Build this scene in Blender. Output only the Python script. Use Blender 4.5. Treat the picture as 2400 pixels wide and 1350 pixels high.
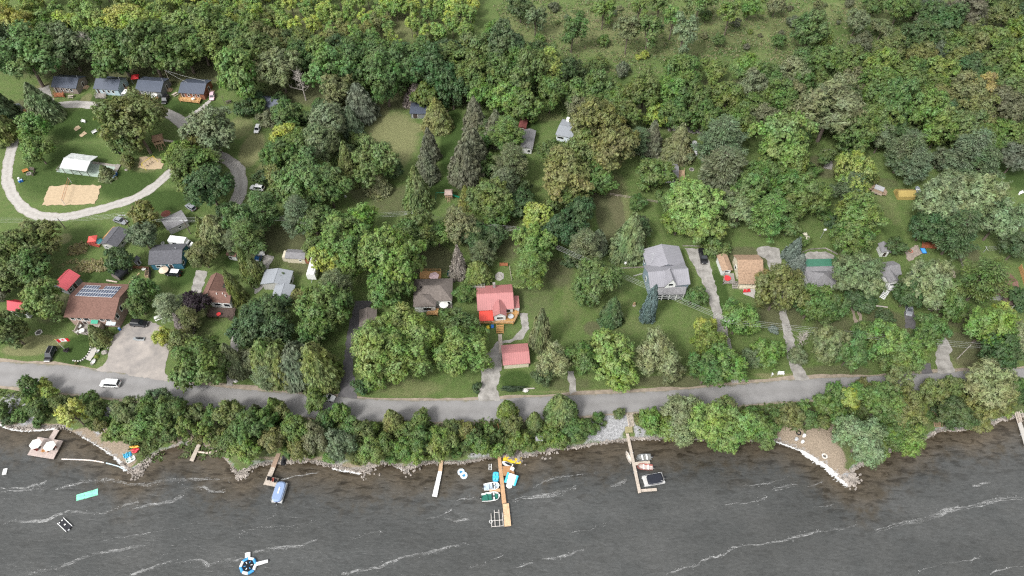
import bpy, math, random
import numpy as np
from mathutils import Vector, Matrix
R_ = math.radians
S = bpy.context.scene
COL = S.collection
for o in list(bpy.data.objects):
    bpy.data.objects.remove(o)

# ------------------------------------------------------------------ camera, sky, sun, exposure
CAM_H, PITCH, FPX = 155.0, R_(53.0), 1600.0          # drone height, look-down angle, focal length in 2400-px units
cd = bpy.data.cameras.new("camera"); cam = bpy.data.objects.new("camera", cd); COL.objects.link(cam)
cam.location = (0, 0, CAM_H); cam.rotation_euler = (math.pi/2 - PITCH, 0, 0)
cd.sensor_width = 36; cd.lens = 36*FPX/2400; cd.clip_start = 1; cd.clip_end = 8000
S.camera = cam
SUN_EL, SUN_AZ = R_(50), R_(224)                      # azimuth clockwise from +Y
W = bpy.data.worlds.new("World"); S.world = W; W.use_nodes = True
wn = W.node_tree.nodes; wl = W.node_tree.links
bg = wn["Background"]
sky = wn.new("ShaderNodeTexSky"); sky.sky_type = 'NISHITA'; sky.sun_disc = False
sky.sun_elevation = SUN_EL; sky.sun_rotation = SUN_AZ; sky.air_density = 1.0; sky.dust_density = 3.0
hs = wn.new("ShaderNodeHueSaturation"); hs.inputs["Saturation"].default_value = 0.12
wl.new(sky.outputs[0], hs.inputs["Color"]); wl.new(hs.outputs[0], bg.inputs[0])
bg.inputs[1].default_value = 0.15
sd = bpy.data.lights.new("sun", 'SUN'); sd.energy = 1.35; sd.angle = R_(10); sd.color = (1, .985, .95)
sun = bpy.data.objects.new("sun", sd); COL.objects.link(sun)
sdir = Vector((math.sin(SUN_AZ)*math.cos(SUN_EL), math.cos(SUN_AZ)*math.cos(SUN_EL), math.sin(SUN_EL)))
sun.rotation_euler = sdir.to_track_quat('Z', 'Y').to_euler(); sun.location = (0, 0, 300)
S.view_settings.view_transform = 'Standard'; S.view_settings.look = 'None'
S.view_settings.exposure = 1.1; S.view_settings.gamma = 1
S.cycles.use_denoising = False; S.cycles.filter_width = 1.25; S.cycles.sample_clamp_indirect = 4
S.cycles.max_bounces = 6; S.cycles.diffuse_bounces = 3; S.cycles.glossy_bounces = 2
S.cycles.transmission_bounces = 3; S.cycles.transparent_max_bounces = 6

# ------------------------------------------------------------------ surveying: picture point -> place on the ground plane at height z
cP, sP = math.cos(PITCH), math.sin(PITCH)
def U(px, py, z=0.0):
    a, b = px-1200, 675-py
    d = Vector((a, FPX*cP + b*sP, -FPX*sP + b*cP))
    t = (z-CAM_H)/d.z
    return Vector((d.x*t, d.y*t, z))
def PX(p):
    r = Vector((p[0], p[1], p[2]-CAM_H)); dep = r.y*cP - r.z*sP
    return 1200+FPX*r.x/dep, 675-FPX*(r.y*sP+r.z*cP)/dep
def SC(p):                                            # picture px per metre at a place
    return FPX/(p[1]*cP - (p[2]-CAM_H)*sP)
def rise(x, y, py, lo=0.2, hi=40):                    # height above (x,y) that is seen at picture row py
    for _ in range(40):
        m = (lo+hi)/2
        if PX((x, y, m))[1] > py: lo = m
        else: hi = m
    return lo

# ------------------------------------------------------------------ mesh helpers
class MB:
    def __init__(s): s.v = []; s.f = []
    def add(s, vs, fs):
        n = len(s.v); s.v += [tuple(v) for v in vs]; s.f += [tuple(i+n for i in f) for f in fs]; return s
    def bx(s, x0, x1, y0, y1, z0, z1):
        return s.add([(x0,y0,z0),(x1,y0,z0),(x1,y1,z0),(x0,y1,z0),(x0,y0,z1),(x1,y0,z1),(x1,y1,z1),(x0,y1,z1)],
                     [(3,2,1,0),(4,5,6,7),(0,1,5,4),(1,2,6,5),(2,3,7,6),(3,0,4,7)])
    def box(s, c, d, rz=0.0, rx=0.0, ry=0.0):
        m = Matrix.Translation(c) @ Matrix.Rotation(rz,4,'Z') @ Matrix.Rotation(ry,4,'Y') @ Matrix.Rotation(rx,4,'X')
        x, y, z = d[0]/2, d[1]/2, d[2]/2
        vs = [m @ Vector(p) for p in [(-x,-y,-z),(x,-y,-z),(x,y,-z),(-x,y,-z),(-x,-y,z),(x,-y,z),(x,y,z),(-x,y,z)]]
        return s.add(vs, [(3,2,1,0),(4,5,6,7),(0,1,5,4),(1,2,6,5),(2,3,7,6),(3,0,4,7)])
    def prism(s, p, z0, z1, top=None):
        n = len(p); q = top or p
        vs = [(a[0],a[1],z0) for a in p]+[(a[0],a[1],z1) for a in q]
        return s.add(vs, [tuple(range(n-1,-1,-1)), tuple(range(n,2*n))]+[(i,(i+1)%n,n+(i+1)%n,n+i) for i in range(n)])
    def tube(s, a, b, r0, r1=None, n=6):
        r1 = r0 if r1 is None else r1
        a, b = Vector(a), Vector(b); d = (b-a)
        if d.length < 1e-6: return s
        q = d.to_track_quat('Z','Y'); vs = []
        for p, r in ((a,r0),(b,r1)):
            for i in range(n):
                t = 2*math.pi*i/n
                vs.append(p + q @ Vector((r*math.cos(t), r*math.sin(t), 0)))
        return s.add(vs, [tuple(range(n-1,-1,-1)), tuple(range(n,2*n))]+[(i,(i+1)%n,n+(i+1)%n,n+i) for i in range(n)])
    def path(s, pts, r, n=6):
        for a, b in zip(pts, pts[1:]): s.tube(a, b, r, r, n)
        return s
    def loft(s, rings, cap=True):
        n = len(rings[0]); vs = [p for r in rings for p in r]; fs = []
        for k in range(len(rings)-1):
            for i in range(n):
                j = (i+1) % n; fs.append((k*n+i, k*n+j, (k+1)*n+j, (k+1)*n+i))
        if cap: fs += [tuple(range(n-1,-1,-1)), tuple(range((len(rings)-1)*n, len(rings)*n))]
        return s.add(vs, fs)
    def ell(s, c, rx, ry, rz, nu=12, nv=7, v0=-90, v1=90):
        rings = []
        for k in range(nv):
            a = R_(v0+(v1-v0)*k/(nv-1)); ca = max(math.cos(a), .02)
            rings.append([(c[0]+rx*ca*math.cos(2*math.pi*i/nu), c[1]+ry*ca*math.sin(2*math.pi*i/nu), c[2]+rz*math.sin(a)) for i in range(nu)])
        return s.loft(rings)
    def torus(s, c, r, t, nu=16, nv=8, flat=1.0):
        vs, fs = [], []
        for i in range(nu):
            a = 2*math.pi*i/nu
            for k in range(nv):
                b = 2*math.pi*k/nv; rr = r+t*math.cos(b)
                vs.append((c[0]+rr*math.cos(a), c[1]+rr*math.sin(a), c[2]+t*flat*math.sin(b)))
        for i in range(nu):
            for k in range(nv):
                fs.append((i*nv+k, ((i+1)%nu)*nv+k, ((i+1)%nu)*nv+(k+1)%nv, i*nv+(k+1)%nv))
        return s.add(vs, fs)
    def build(s, name, m, parent=None, smooth=False):
        me = bpy.data.meshes.new(name); me.from_pydata(s.v, [], s.f); me.update()
        if m: me.materials.append(m)
        if smooth:
            me.polygons.foreach_set('use_smooth', [True]*len(me.polygons))
        o = bpy.data.objects.new(name, me); COL.objects.link(o)
        if parent: o.parent = parent
        return o
def tag(o, label, cat, group=None):
    o['label'] = label; o['category'] = cat
    if group: o['group'] = group
    return o
def thing(name, label, cat, loc, rz=0.0, group=None):
    o = bpy.data.objects.new(name, None); COL.objects.link(o); o.empty_display_size = .3
    o.location = loc; o.rotation_euler = (0, 0, rz)
    return tag(o, label, cat, group)
def dup(root, loc, rz=None, label=None, scale=None):
    r = root.copy(); COL.objects.link(r); r.location = loc
    if rz is not None: r.rotation_euler = (0, 0, rz)
    if scale: r.scale = scale
    if label: r['label'] = label
    for ch in list(root.children):
        c = ch.copy(); COL.objects.link(c); c.parent = r
        for g in ch.children:
            d = g.copy(); COL.objects.link(d); d.parent = c
    return r
def heading(a, b, z=0.0):
    p, q = U(*a, z), U(*b, z); return (p+q)/2, math.atan2(q.y-p.y, q.x-p.x), (q-p).length

# ------------------------------------------------------------------ materials
MATS = {}
def nodes(name):
    m = bpy.data.materials.new(name); m.use_nodes = True
    return m, m.node_tree.nodes, m.node_tree.links, m.node_tree.nodes["Principled BSDF"]
def M(name, c, rough=.7, var=.25, scale=3.0, spec=.3, metal=0.0, band=None, bump=0.0, detail=5, c2=None, track=0.0):
    """colour with a two-scale mottling; band=(axis, spacing, amount): seams or planks"""
    if name in MATS: return MATS[name]
    m, n, l, b = nodes(name); MATS[name] = m
    tc = n.new("ShaderNodeTexCoord"); no = n.new("ShaderNodeTexNoise")
    no.inputs["Scale"].default_value = scale; no.inputs["Detail"].default_value = detail; no.inputs["Roughness"].default_value = .65
    l.new(tc.outputs["Object"], no.inputs["Vector"])
    mx = n.new("ShaderNodeMix"); mx.data_type = 'RGBA'
    d = c2 or tuple(x*(1-var) for x in c); e = tuple(min(1, x*(1+var)) for x in c)
    rp = n.new("ShaderNodeMapRange"); rp.inputs[1].default_value = .3; rp.inputs[2].default_value = .7
    l.new(no.outputs[0], rp.inputs[0]); l.new(rp.outputs[0], mx.inputs[0])
    mx.inputs[6].default_value = (*d, 1); mx.inputs[7].default_value = (*e, 1); out = mx.outputs[2]; hgt = no.outputs[0]
    if band:
        wv = n.new("ShaderNodeTexWave"); wv.wave_type = 'BANDS'; wv.bands_direction = band[0]; wv.wave_profile = 'SAW'
        wv.inputs["Scale"].default_value = .314/band[1]; wv.inputs["Distortion"].default_value = .0
        l.new(tc.outputs["Object"], wv.inputs["Vector"])
        cr = n.new("ShaderNodeValToRGB"); cr.color_ramp.elements[0].position = .0; cr.color_ramp.elements[1].position = .22
        k = 1-band[2]; cr.color_ramp.elements[0].color = (k,k,k,1); cr.color_ramp.elements[1].color = (1,1,1,1)
        l.new(wv.outputs[1], cr.inputs[0])
        mu = n.new("ShaderNodeMix"); mu.data_type = 'RGBA'; mu.blend_type = 'MULTIPLY'; mu.inputs[0].default_value = 1
        l.new(out, mu.inputs[6]); l.new(cr.outputs[0], mu.inputs[7]); out = mu.outputs[2]
    if track:                                         # wheel-worn strips along the lane and grown-in edges
        aa = n.new("ShaderNodeAttribute"); aa.attribute_name = 'cross'; n2_ = n.new("ShaderNodeTexNoise"); n2_.inputs["Scale"].default_value = .45; n2_.inputs["Detail"].default_value = 8; n2_.inputs["Roughness"].default_value = .75
        l.new(tc.outputs["Object"], n2_.inputs["Vector"])
        def mm(op, x, y):
            q = n.new("ShaderNodeMath"); q.operation = op
            for i, t in ((0, x), (1, y)):
                if isinstance(t, (int, float)): q.inputs[i].default_value = t
                else: l.new(t, q.inputs[i])
            return q.outputs[0]
        wv = mm('MULTIPLY', mm('ADD', mm('COSINE', mm('MULTIPLY', aa.outputs["Fac"], 4*math.pi), 0), 1.), mm('MULTIPLY', n2_.outputs[0], track))
        mu = n.new("ShaderNodeMix"); mu.data_type = 'RGBA'; mu.blend_type = 'MULTIPLY'; l.new(wv, mu.inputs[0]); l.new(out, mu.inputs[6]); mu.inputs[7].default_value = (.55,.53,.50,1)
        ed = mm('ABSOLUTE', mm('MULTIPLY', mm('SUBTRACT', aa.outputs["Fac"], .5), 2.), 0); r2 = n.new("ShaderNodeMapRange"); r2.inputs[1].default_value = 1.38; r2.inputs[2].default_value = 1.6
        l.new(mm('ADD', ed, n2_.outputs[0]), r2.inputs[0]); me_ = n.new("ShaderNodeMix"); me_.data_type = 'RGBA'; l.new(r2.outputs[0], me_.inputs[0]); l.new(mu.outputs[2], me_.inputs[6]); me_.inputs[7].default_value = (.150,.140,.088,1); out = me_.outputs[2]
    l.new(out, b.inputs["Base Color"])
    b.inputs["Roughness"].default_value = rough; b.inputs["Specular IOR Level"].default_value = spec; b.inputs["Metallic"].default_value = metal
    if bump:
        bp = n.new("ShaderNodeBump"); bp.inputs["Strength"].default_value = bump; bp.inputs["Distance"].default_value = .1
        l.new(hgt, bp.inputs["Height"]); l.new(bp.outputs[0], b.inputs["Normal"])
    return m
def shingle(name, c, var=.28): return M(name, c, .9, var, 2.2, .2, band=('Y', .35, .14), detail=8, bump=.3)
def metalroof(name, c, ax='X'): return M(name, c, .42, .08, .7, .5, band=(ax, .6, .3))
def siding(name, c): return M(name, c, .7, .10, 1.5, .3, band=('Z', .2, .18))
def wood(name, c, ax='X'): return M(name, c, .8, .25, 2.5, .2, band=(ax, .16, .35))
WHITE = M("white_paint", (.72,.72,.70), .5, .06); GLASS = M("window_glass", (.018,.022,.028), .08, .2, spec=.6)
BLACK = M("black_plastic", (.012,.012,.014), .45, .2); GREYM = M("grey_metal", (.42,.43,.44), .45, .12, spec=.5)
DKWOOD = wood("dark_weathered_wood", (.10,.085,.07)); CONC = M("concrete", (.38,.36,.33), .9, .15)
TYRE = M("tyre_rubber", (.018,.018,.018), .9, .1); RIM = M("wheel_rim", (.35,.35,.36), .35, .1, metal=.6)
ROCK = M("rock", (.30,.275,.25), .9, .35, 1.2, c2=(.14,.125,.11))

# ------------------------------------------------------------------ the setting: shore line, ground, lake
WZ = -2.0                                             # lake level below the yards
shore_px = [(-700,1000),(-200,985),(0,990),(30,1003),(65,1006),(110,1003),(130,1000),(150,1003),(185,1020),(220,1040),(260,1065),(285,1085),(300,1098),
 (315,1108),(330,1105),(335,1090),(350,1072),(375,1058),(400,1050),(425,1043),(455,1045),(480,1050),(510,1060),(530,1080),(545,1098),
 (562,1118),(575,1108),(590,1095),(620,1087),(660,1084),(690,1083),(720,1082),(750,1085),(780,1093),(810,1100),(840,1105),(865,1096),
 (890,1086),(920,1088),(950,1100),(975,1094),(1000,1084),(1030,1085),(1080,1085),(1110,1080),(1150,1071),(1180,1067),(1220,1068),
 (1255,1065),(1270,1057),(1310,1051),(1350,1049),(1390,1041),(1430,1036),(1475,1029),(1510,1029),(1560,1027),(1620,1027),(1680,1032),
 (1740,1031),(1780,1029),(1800,1026),(1830,1036),(1870,1051),(1900,1068),(1935,1090),(1965,1115),(1985,1131),(2002,1132),(2003,1114),
 (1998,1102),(2012,1091),(2050,1076),(2080,1059),(2110,1046),(2150,1036),(2180,1021),(2200,1008),(2250,1008),(2300,1000),(2340,986),
 (2400,972),(2700,950),(3100,920)]
SH = [U(x, y, WZ) for x, y in shore_px]
SHP = np.array([(-4000, SH[0].y)] + [(p.x, p.y) for p in SH] + [(4000, SH[-1].y)])
def shore_dist(X, Y):                                 # + inland, - in the lake
    X = np.asarray(X, float); Y = np.asarray(Y, float); best = np.full(X.shape, 1e9); inside = np.zeros(X.shape, bool)
    poly = np.vstack([SHP, [(4000, -4000), (-4000, -4000)]]); n = len(poly)
    for i in range(n):
        ax, ay = poly[i]; bx, by = poly[(i+1) % n]
        c = ((ay > Y) != (by > Y))
        with np.errstate(divide='ignore', invalid='ignore'):
            xi = (bx-ax)*(Y-ay)/(by-ay if by != ay else 1e-9)+ax
        inside ^= c & (X < xi)
        if i < len(SHP)-1:
            dx, dy = bx-ax, by-ay; t = np.clip(((X-ax)*dx+(Y-ay)*dy)/(dx*dx+dy*dy+1e-9), 0, 1)
            best = np.minimum(best, np.hypot(X-ax-t*dx, Y-ay-t*dy))
    return np.where(inside, -best, best)
BANK = 6.5
def zt_arr(d):
    t = np.clip(d/BANK, 0, 1); up = WZ+.12*np.minimum(t*6, 1)+(-WZ-.12)*(t*t*(3-2*t))
    return np.where(d >= 0, np.where(d >= BANK, 0, up), np.maximum(WZ-.02+d*.12, WZ-5))
def axis(a, b, st, far):
    return np.concatenate([[-far, -far*.4+a*.3 if False else a-400, a-120, a-40], np.arange(a, b, st), [b+40, b+120, b+400, far]])
xs = axis(-240, 240, .9, 4000); ys = np.concatenate([[-3000, -300, 0, 25], np.arange(36, 300, .85), [330, 400, 700, 1500, 4000]])
GX, GY = np.meshgrid(xs, ys); D = shore_dist(GX.ravel(), GY.ravel()); rs = np.random.RandomState(3)
fine = (np.abs(GX.ravel()) < 240) & (GY.ravel() > 36) & (GY.ravel() < 300)
Z = zt_arr(D)
_Z2 = Z.reshape(GX.shape)
def ZT(x, y):                                         # ground height, read off the terrain grid
    j = min(max(int(np.searchsorted(xs, x))-1, 0), len(xs)-2); i = min(max(int(np.searchsorted(ys, y))-1, 0), len(ys)-2)
    u = (x-xs[j])/(xs[j+1]-xs[j]); v = (y-ys[i])/(ys[i+1]-ys[i])
    return float((_Z2[i,j]*(1-u)+_Z2[i,j+1]*u)*(1-v)+(_Z2[i+1,j]*(1-u)+_Z2[i+1,j+1]*u)*v)
def gridmesh(name, X, Y, Zv, m):
    ny, nx = X.shape; me = bpy.data.meshes.new(name)
    co = np.stack([X.ravel(), Y.ravel(), Zv], 1).astype(np.float32)
    i = np.arange((ny-1)*(nx-1)); r, c = i//(nx-1), i % (nx-1); a = r*nx+c
    q = np.stack([a, a+1, a+nx+1, a+nx], 1).astype(np.int32)
    me.vertices.add(len(co)); me.vertices.foreach_set('co', co.ravel()); me.loops.add(q.size); me.loops.foreach_set('vertex_index', q.ravel())
    me.polygons.add(len(q)); me.polygons.foreach_set('loop_start', np.arange(0, q.size, 4, dtype=np.int32))
    me.update(calc_edges=True); me.polygons.foreach_set('use_smooth', np.ones(len(q), bool)); me.materials.append(m)
    o = bpy.data.objects.new(name, me); COL.objects.link(o); return o
def attr(o, name, v):
    a = o.data.attributes.new(name, 'FLOAT', 'POINT'); a.data.foreach_set('value', np.asarray(v, np.float32))
# patches of ground cover seen in the photo: (px, py, half-width px, half-height px, strength)
DRY = [(915,330,70,75,.75),(945,300,55,14,1.),(905,290,70,20,.5),(930,335,25,9,1.),(930,360,20,8,.8),(880,270,40,25,.6),(590,350,30,45,.8),(560,300,40,30,.5),(620,400,25,25,.5),(110,215,45,28,.7),(200,235,14,18,.8),
 (95,805,60,22,.9),(60,820,60,16,.8),(150,560,20,15,.6),(185,620,60,18,.35),(1490,560,30,60,.5),(1240,330,25,40,.3),(1290,275,40,12,.4),(1450,700,40,40,.25),
 (1480,760,80,30,.3),(1340,720,30,70,.3),(960,910,90,25,.45),(1680,60,300,60,.4),(1420,60,220,50,.5),(1500,110,240,30,.4),(1250,60,90,60,.4),(2080,480,25,60,.35),(345,385,45,22,.5),(250,850,40,20,.3),(1820,880,60,8,.7),(500,900,40,10,.6),
 (950,942,170,6,.9),(1500,918,250,7,.9),(2000,886,150,6,.7),(650,915,100,8,.8),(300,235,40,15,.3),(1800,100,150,60,.3),(2000,30,150,30,.4),(1450,470,30,80,.5),(1210,900,40,25,.2),(2260,860,40,25,.5),(850,640,30,30,.3),
 (750,60,340,60,.5),(900,150,160,60,.7)]
SOIL = [(1430,500,35,75,1.),(1420,460,40,30,.8),(1310,640,40,40,.6),(930,470,70,40,.55),(850,430,40,50,.6),(740,590,90,60,.7),(680,560,60,40,.8),(600,560,60,50,.7),(1010,610,60,40,.8),(1130,560,50,50,.5),
 (1390,770,25,20,.7),(520,700,60,60,.5),(130,720,45,40,.7),(30,270,45,40,.8),(1750,600,70,25,.7),(1830,740,60,40,.7),(1960,770,60,40,.6),(2270,820,60,50,.8),(2230,720,50,60,.7),(2080,760,60,40,.7),(2260,590,40,30,.8),(2210,640,60,25,.4),
 (1100,420,60,60,.3),(1190,560,40,60,.6),(1250,690,60,60,.4),(640,620,40,30,.4),(930,870,70,30,.4),(460,800,40,60,.4),(1620,300,90,20,.5),(1930,390,40,30,.8),(2060,430,60,16,.5),(1000,945,220,5,.5),(650,930,150,6,.6),(620,980,400,14,.7),(1250,1000,300,14,.6),(1900,970,160,20,.7),(2250,960,120,20,.8),
 (700,880,80,30,.6),(1330,900,70,20,.5),(1580,895,120,18,.7),(1960,870,100,16,.6),(1700,40,80,25,.2),(1300,30,60,20,.25),(1500,30,80,20,.25),(440,140,500,60,.8),(900,215,300,45,.8),(1900,230,600,50,.8),(850,100,320,100,.3),(2300,120,150,120,.6)]
LUSH = [(200,290,90,40,1.),(150,400,110,70,.7),(300,430,80,40,.8),(430,250,90,22,.8),(230,235,60,15,.7),(1060,330,30,90,1.),(1050,440,60,25,.8),(1230,300,40,40,.8),(1300,640,30,90,.3),(1530,700,60,30,.5),(190,820,60,40,1.),(250,640,60,30,.7),(430,640,40,40,.8),(380,470,80,30,.8),(200,560,60,40,.5),(1210,890,40,25,.9),(1690,690,20,70,.8),(2080,520,30,60,.5),(1560,500,20,60,.6),
 (1700,100,90,35,.8),(1400,190,80,20,.6),(1520,50,120,30,.5),(1380,90,80,25,.5),(1850,60,80,30,.6),(2000,60,80,40,.5),(1600,140,60,25,.5),(2370,400,40,50,.8),(560,610,40,25,.8)]
SAND = [(1880,1040,75,42,1.),(1830,1028,40,14,1.),(1940,1075,40,35,1.),(1975,1110,20,16,1.),(1960,1015,40,20,.7),(200,1025,80,22,1.),(260,1055,50,20,1.),(295,1080,25,18,.9),(60,995,90,12,.9),(460,1040,60,14,.9),(520,1062,25,16,.9),(440,1030,50,12,.6),(700,1075,120,7,.5),(850,1090,120,10,.5)]
GRAV = [(20,945,25,24,1.),(60,965,25,22,1.),(235,985,16,28,1.),(250,970,14,20,.9),(1420,1000,45,28,1.),(1450,985,30,18,1.),(1385,1010,25,18,.9),(1500,1000,14,22,.8),(1290,1062,200,6,.45),(1150,1066,70,5,.5),(700,1082,150,5,.4),(900,1094,120,6,.4),(320,1100,16,12,1.),(568,1112,10,10,1.),(1990,1122,16,14,1.),(2250,1006,60,7,.8),(640,985,40,20,0.)]
def cover(L, X, Y):
    v = np.zeros(X.shape)
    for px, py, a, b, s in L:
        zz = WZ+.5 if py > 1000 else 0
        c = U(px, py, zz); e = U(px+a, py, zz); f = U(px, py-b, zz); g = U(px, py+b, zz)
        ra = abs(e.x-c.x); rb = abs(f.y-g.y)/2
        d = ((X-c.x)/ra)**2+((Y-c.y)/rb)**2
        v = np.maximum(v, s*np.clip(1.6-1.25*d, 0, 1))
    return v
# --- ground material
gm, n, l, b = nodes("yard_and_meadow_ground")
tc = n.new("ShaderNodeTexCoord")
def noise(sc, det=6, rough=.65, vec=None, dist=0):
    t = n.new("ShaderNodeTexNoise"); t.inputs["Scale"].default_value = sc; t.inputs["Detail"].default_value = det
    t.inputs["Roughness"].default_value = rough; t.inputs["Distortion"].default_value = dist; l.new(vec or tc.outputs["Object"], t.inputs["Vector"]); return t.outputs[0]
def mixc(f, a, c, bl='MIX'):
    x = n.new("ShaderNodeMix"); x.data_type = 'RGBA'; x.blend_type = bl
    for s, v in ((0, f), (6, a), (7, c)):
        if isinstance(v, tuple): x.inputs[s].default_value = (*v, 1)
        elif isinstance(v, (int, float)): x.inputs[s].default_value = v
        else: l.new(v, x.inputs[s])
    return x.outputs[2]
def rng(v, a, c, d=0., e=1.):
    x = n.new("ShaderNodeMapRange"); x.inputs[1].default_value = a; x.inputs[2].default_value = c; x.inputs[3].default_value = d; x.inputs[4].default_value = e
    l.new(v, x.inputs[0]); return x.outputs[0]
def at(nm):
    x = n.new("ShaderNodeAttribute"); x.attribute_name = nm; return x.outputs["Fac"]
def mth(op, a, c):
    x = n.new("ShaderNodeMath"); x.operation = op
    for s, v in ((0, a), (1, c)):
        if isinstance(v, (int, float)): x.inputs[s].default_value = v
        else: l.new(v, x.inputs[s])
    return x.outputs[0]
n1, n2, n3 = noise(.05, 5), noise(.45, 6, .7), noise(3.2, 4, .8)
grass = mixc(rng(n1, .35, .65), (.084,.146,.038), (.114,.174,.048))
grass = mixc(rng(n2, .3, .72), grass, (.140,.172,.066))
def edged(a, lo=.22, hi=.62):                                        # ragged edge for a cover patch
    return rng(mth('ADD', at(a), mth('MULTIPLY', mth('SUBTRACT', noise(.6, 8, .75), .5), .75)), lo, hi)
c = mixc(edged('lush', .1, .8), grass, (.050,.085,.022))
c = mixc(mth('MULTIPLY', edged('dry'), .72), c, (.235,.225,.115))
c = mixc(mth('MULTIPLY', edged('soil'), .68), c, (.115,.105,.064))
c = mixc(edged('sand', .2, .5), c, (.285,.230,.175))
c = mixc(edged('grav', .2, .5), c, mixc(rng(noise(2.2, 6, .8), .35, .65), (.20,.20,.205), (.46,.46,.47)))
c = mixc(rng(n3, .25, .75), c, mixc(1., c, (.62,.62,.60), 'MULTIPLY'))
l.new(c, b.inputs["Base Color"]); b.inputs["Roughness"].default_value = .95; b.inputs["Specular IOR Level"].default_value = .15
bp = n.new("ShaderNodeBump"); bp.inputs["Strength"].default_value = .6; bp.inputs["Distance"].default_value = .35
l.new(mth('ADD', n3, n2), bp.inputs["Height"]); l.new(bp.outputs[0], b.inputs["Normal"])
ground = gridmesh("ground", GX, GY, Z, gm); ground['kind'] = 'structure'
for nm, L in (('dry', DRY), ('soil', SOIL), ('lush', LUSH), ('sand', SAND), ('grav', GRAV)):
    v = cover(L, GX.ravel(), GY.ravel())
    if nm == 'sand': v = np.maximum(v, np.where(D < .1, .9, 0))
    if nm == 'grav': v = np.maximum(v, np.where((D > -.3) & (D < .9), .34, 0))
    if nm == 'soil': v = np.maximum(v, np.where((D > 1) & (D < BANK), .42, 0))
    attr(ground, nm, v)
# --- lake
wx = np.concatenate([[-4000, -900, -400], np.arange(-240, 241, .8), [400, 900, 4000]]); wy = np.concatenate([[-3500, -600, -50], np.arange(30, 110, .8), [125, 140]])
WX, WY = np.meshgrid(wx, wy); WD = shore_dist(WX.ravel(), WY.ravel())
wm, n, l, b = nodes("lake_water"); tc = n.new("ShaderNodeTexCoord")
mp = n.new("ShaderNodeMapping"); mp.inputs["Rotation"].default_value = (0, 0, R_(-24)); mp.inputs["Scale"].default_value = (.30, 1.15, 1)
l.new(tc.outputs["Object"], mp.inputs["Vector"])
mp2 = n.new("ShaderNodeMapping"); mp2.inputs["Rotation"].default_value = (0, 0, R_(31)); mp2.inputs["Scale"].default_value = (.42, 1.3, 1)
l.new(tc.outputs["Object"], mp2.inputs["Vector"])
mp3 = n.new("ShaderNodeMapping"); mp3.inputs["Rotation"].default_value = (0, 0, R_(20)); mp3.inputs["Scale"].default_value = (.55, 1.35, 1)
l.new(tc.outputs["Object"], mp3.inputs["Vector"])
chop = noise(1.55, 6, .70, mp3.outputs[0], .7); band = noise(.055, 3, .55, mp.outputs[0], .4); swell = noise(.62, 4, .6, mp2.outputs[0], .6); drift = noise(.10, 4, .6)
off = at('off')
e = mth('ADD', off, mth('MULTIPLY', mth('SUBTRACT', noise(.085, 5, .65), .5), 11.))
deep = mixc(rng(drift, .35, .65), (.056,.058,.056), (.066,.067,.064))
col = mixc(rng(e, 2.5, 8.5), (.082,.067,.048), deep)
col = mixc(mth('MULTIPLY', rng(e, 7., 12., 1., 0.), rng(noise(.22, 5, .7), .45, .65)), col, (.055,.046,.033))
col = mixc(rng(off, .0, 1.8), (.060,.046,.030), col)
ripl = rng(swell, .36, .50); amt = mth('ADD', mth('MULTIPLY', rng(e, 4., 16., 1., .0), .62), .16)
col = mixc(mth('MULTIPLY', mth('SUBTRACT', 1., ripl), amt), col, mixc(1., col, (.30,.28,.25), 'MULTIPLY'))  # ripple shade put into the water colour, strongest near shore
col = mixc(rng(chop, .30, .72), mixc(1., col, (.74,.74,.74), 'MULTIPLY'), mixc(1., col, (1.24,1.24,1.26), 'MULTIPLY'))  # lit and dark sides of the chop, painted as colour
col = mixc(rng(band, .35, .65), mixc(1., col, (.86,.86,.85), 'MULTIPLY'), mixc(1., col, (1.14,1.14,1.14), 'MULTIPLY'))  # brighter and duller wind bands, also put into the colour
l.new(col, b.inputs["Base Color"]); b.inputs["Roughness"].default_value = .22; b.inputs["IOR"].default_value = 1.33; b.inputs["Specular IOR Level"].default_value = .5
bp = n.new("ShaderNodeBump"); bp.inputs["Strength"].default_value = .55; bp.inputs["Distance"].default_value = .28
l.new(mth('ADD', mth('MULTIPLY', chop, .55), swell), bp.inputs["Height"]); l.new(bp.outputs[0], b.inputs["Normal"])
lake = gridmesh("lake_water", WX, WY, np.full(WX.size, WZ), wm); lake['kind'] = 'structure'; attr(lake, 'off', np.maximum(-WD, 0))

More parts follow.
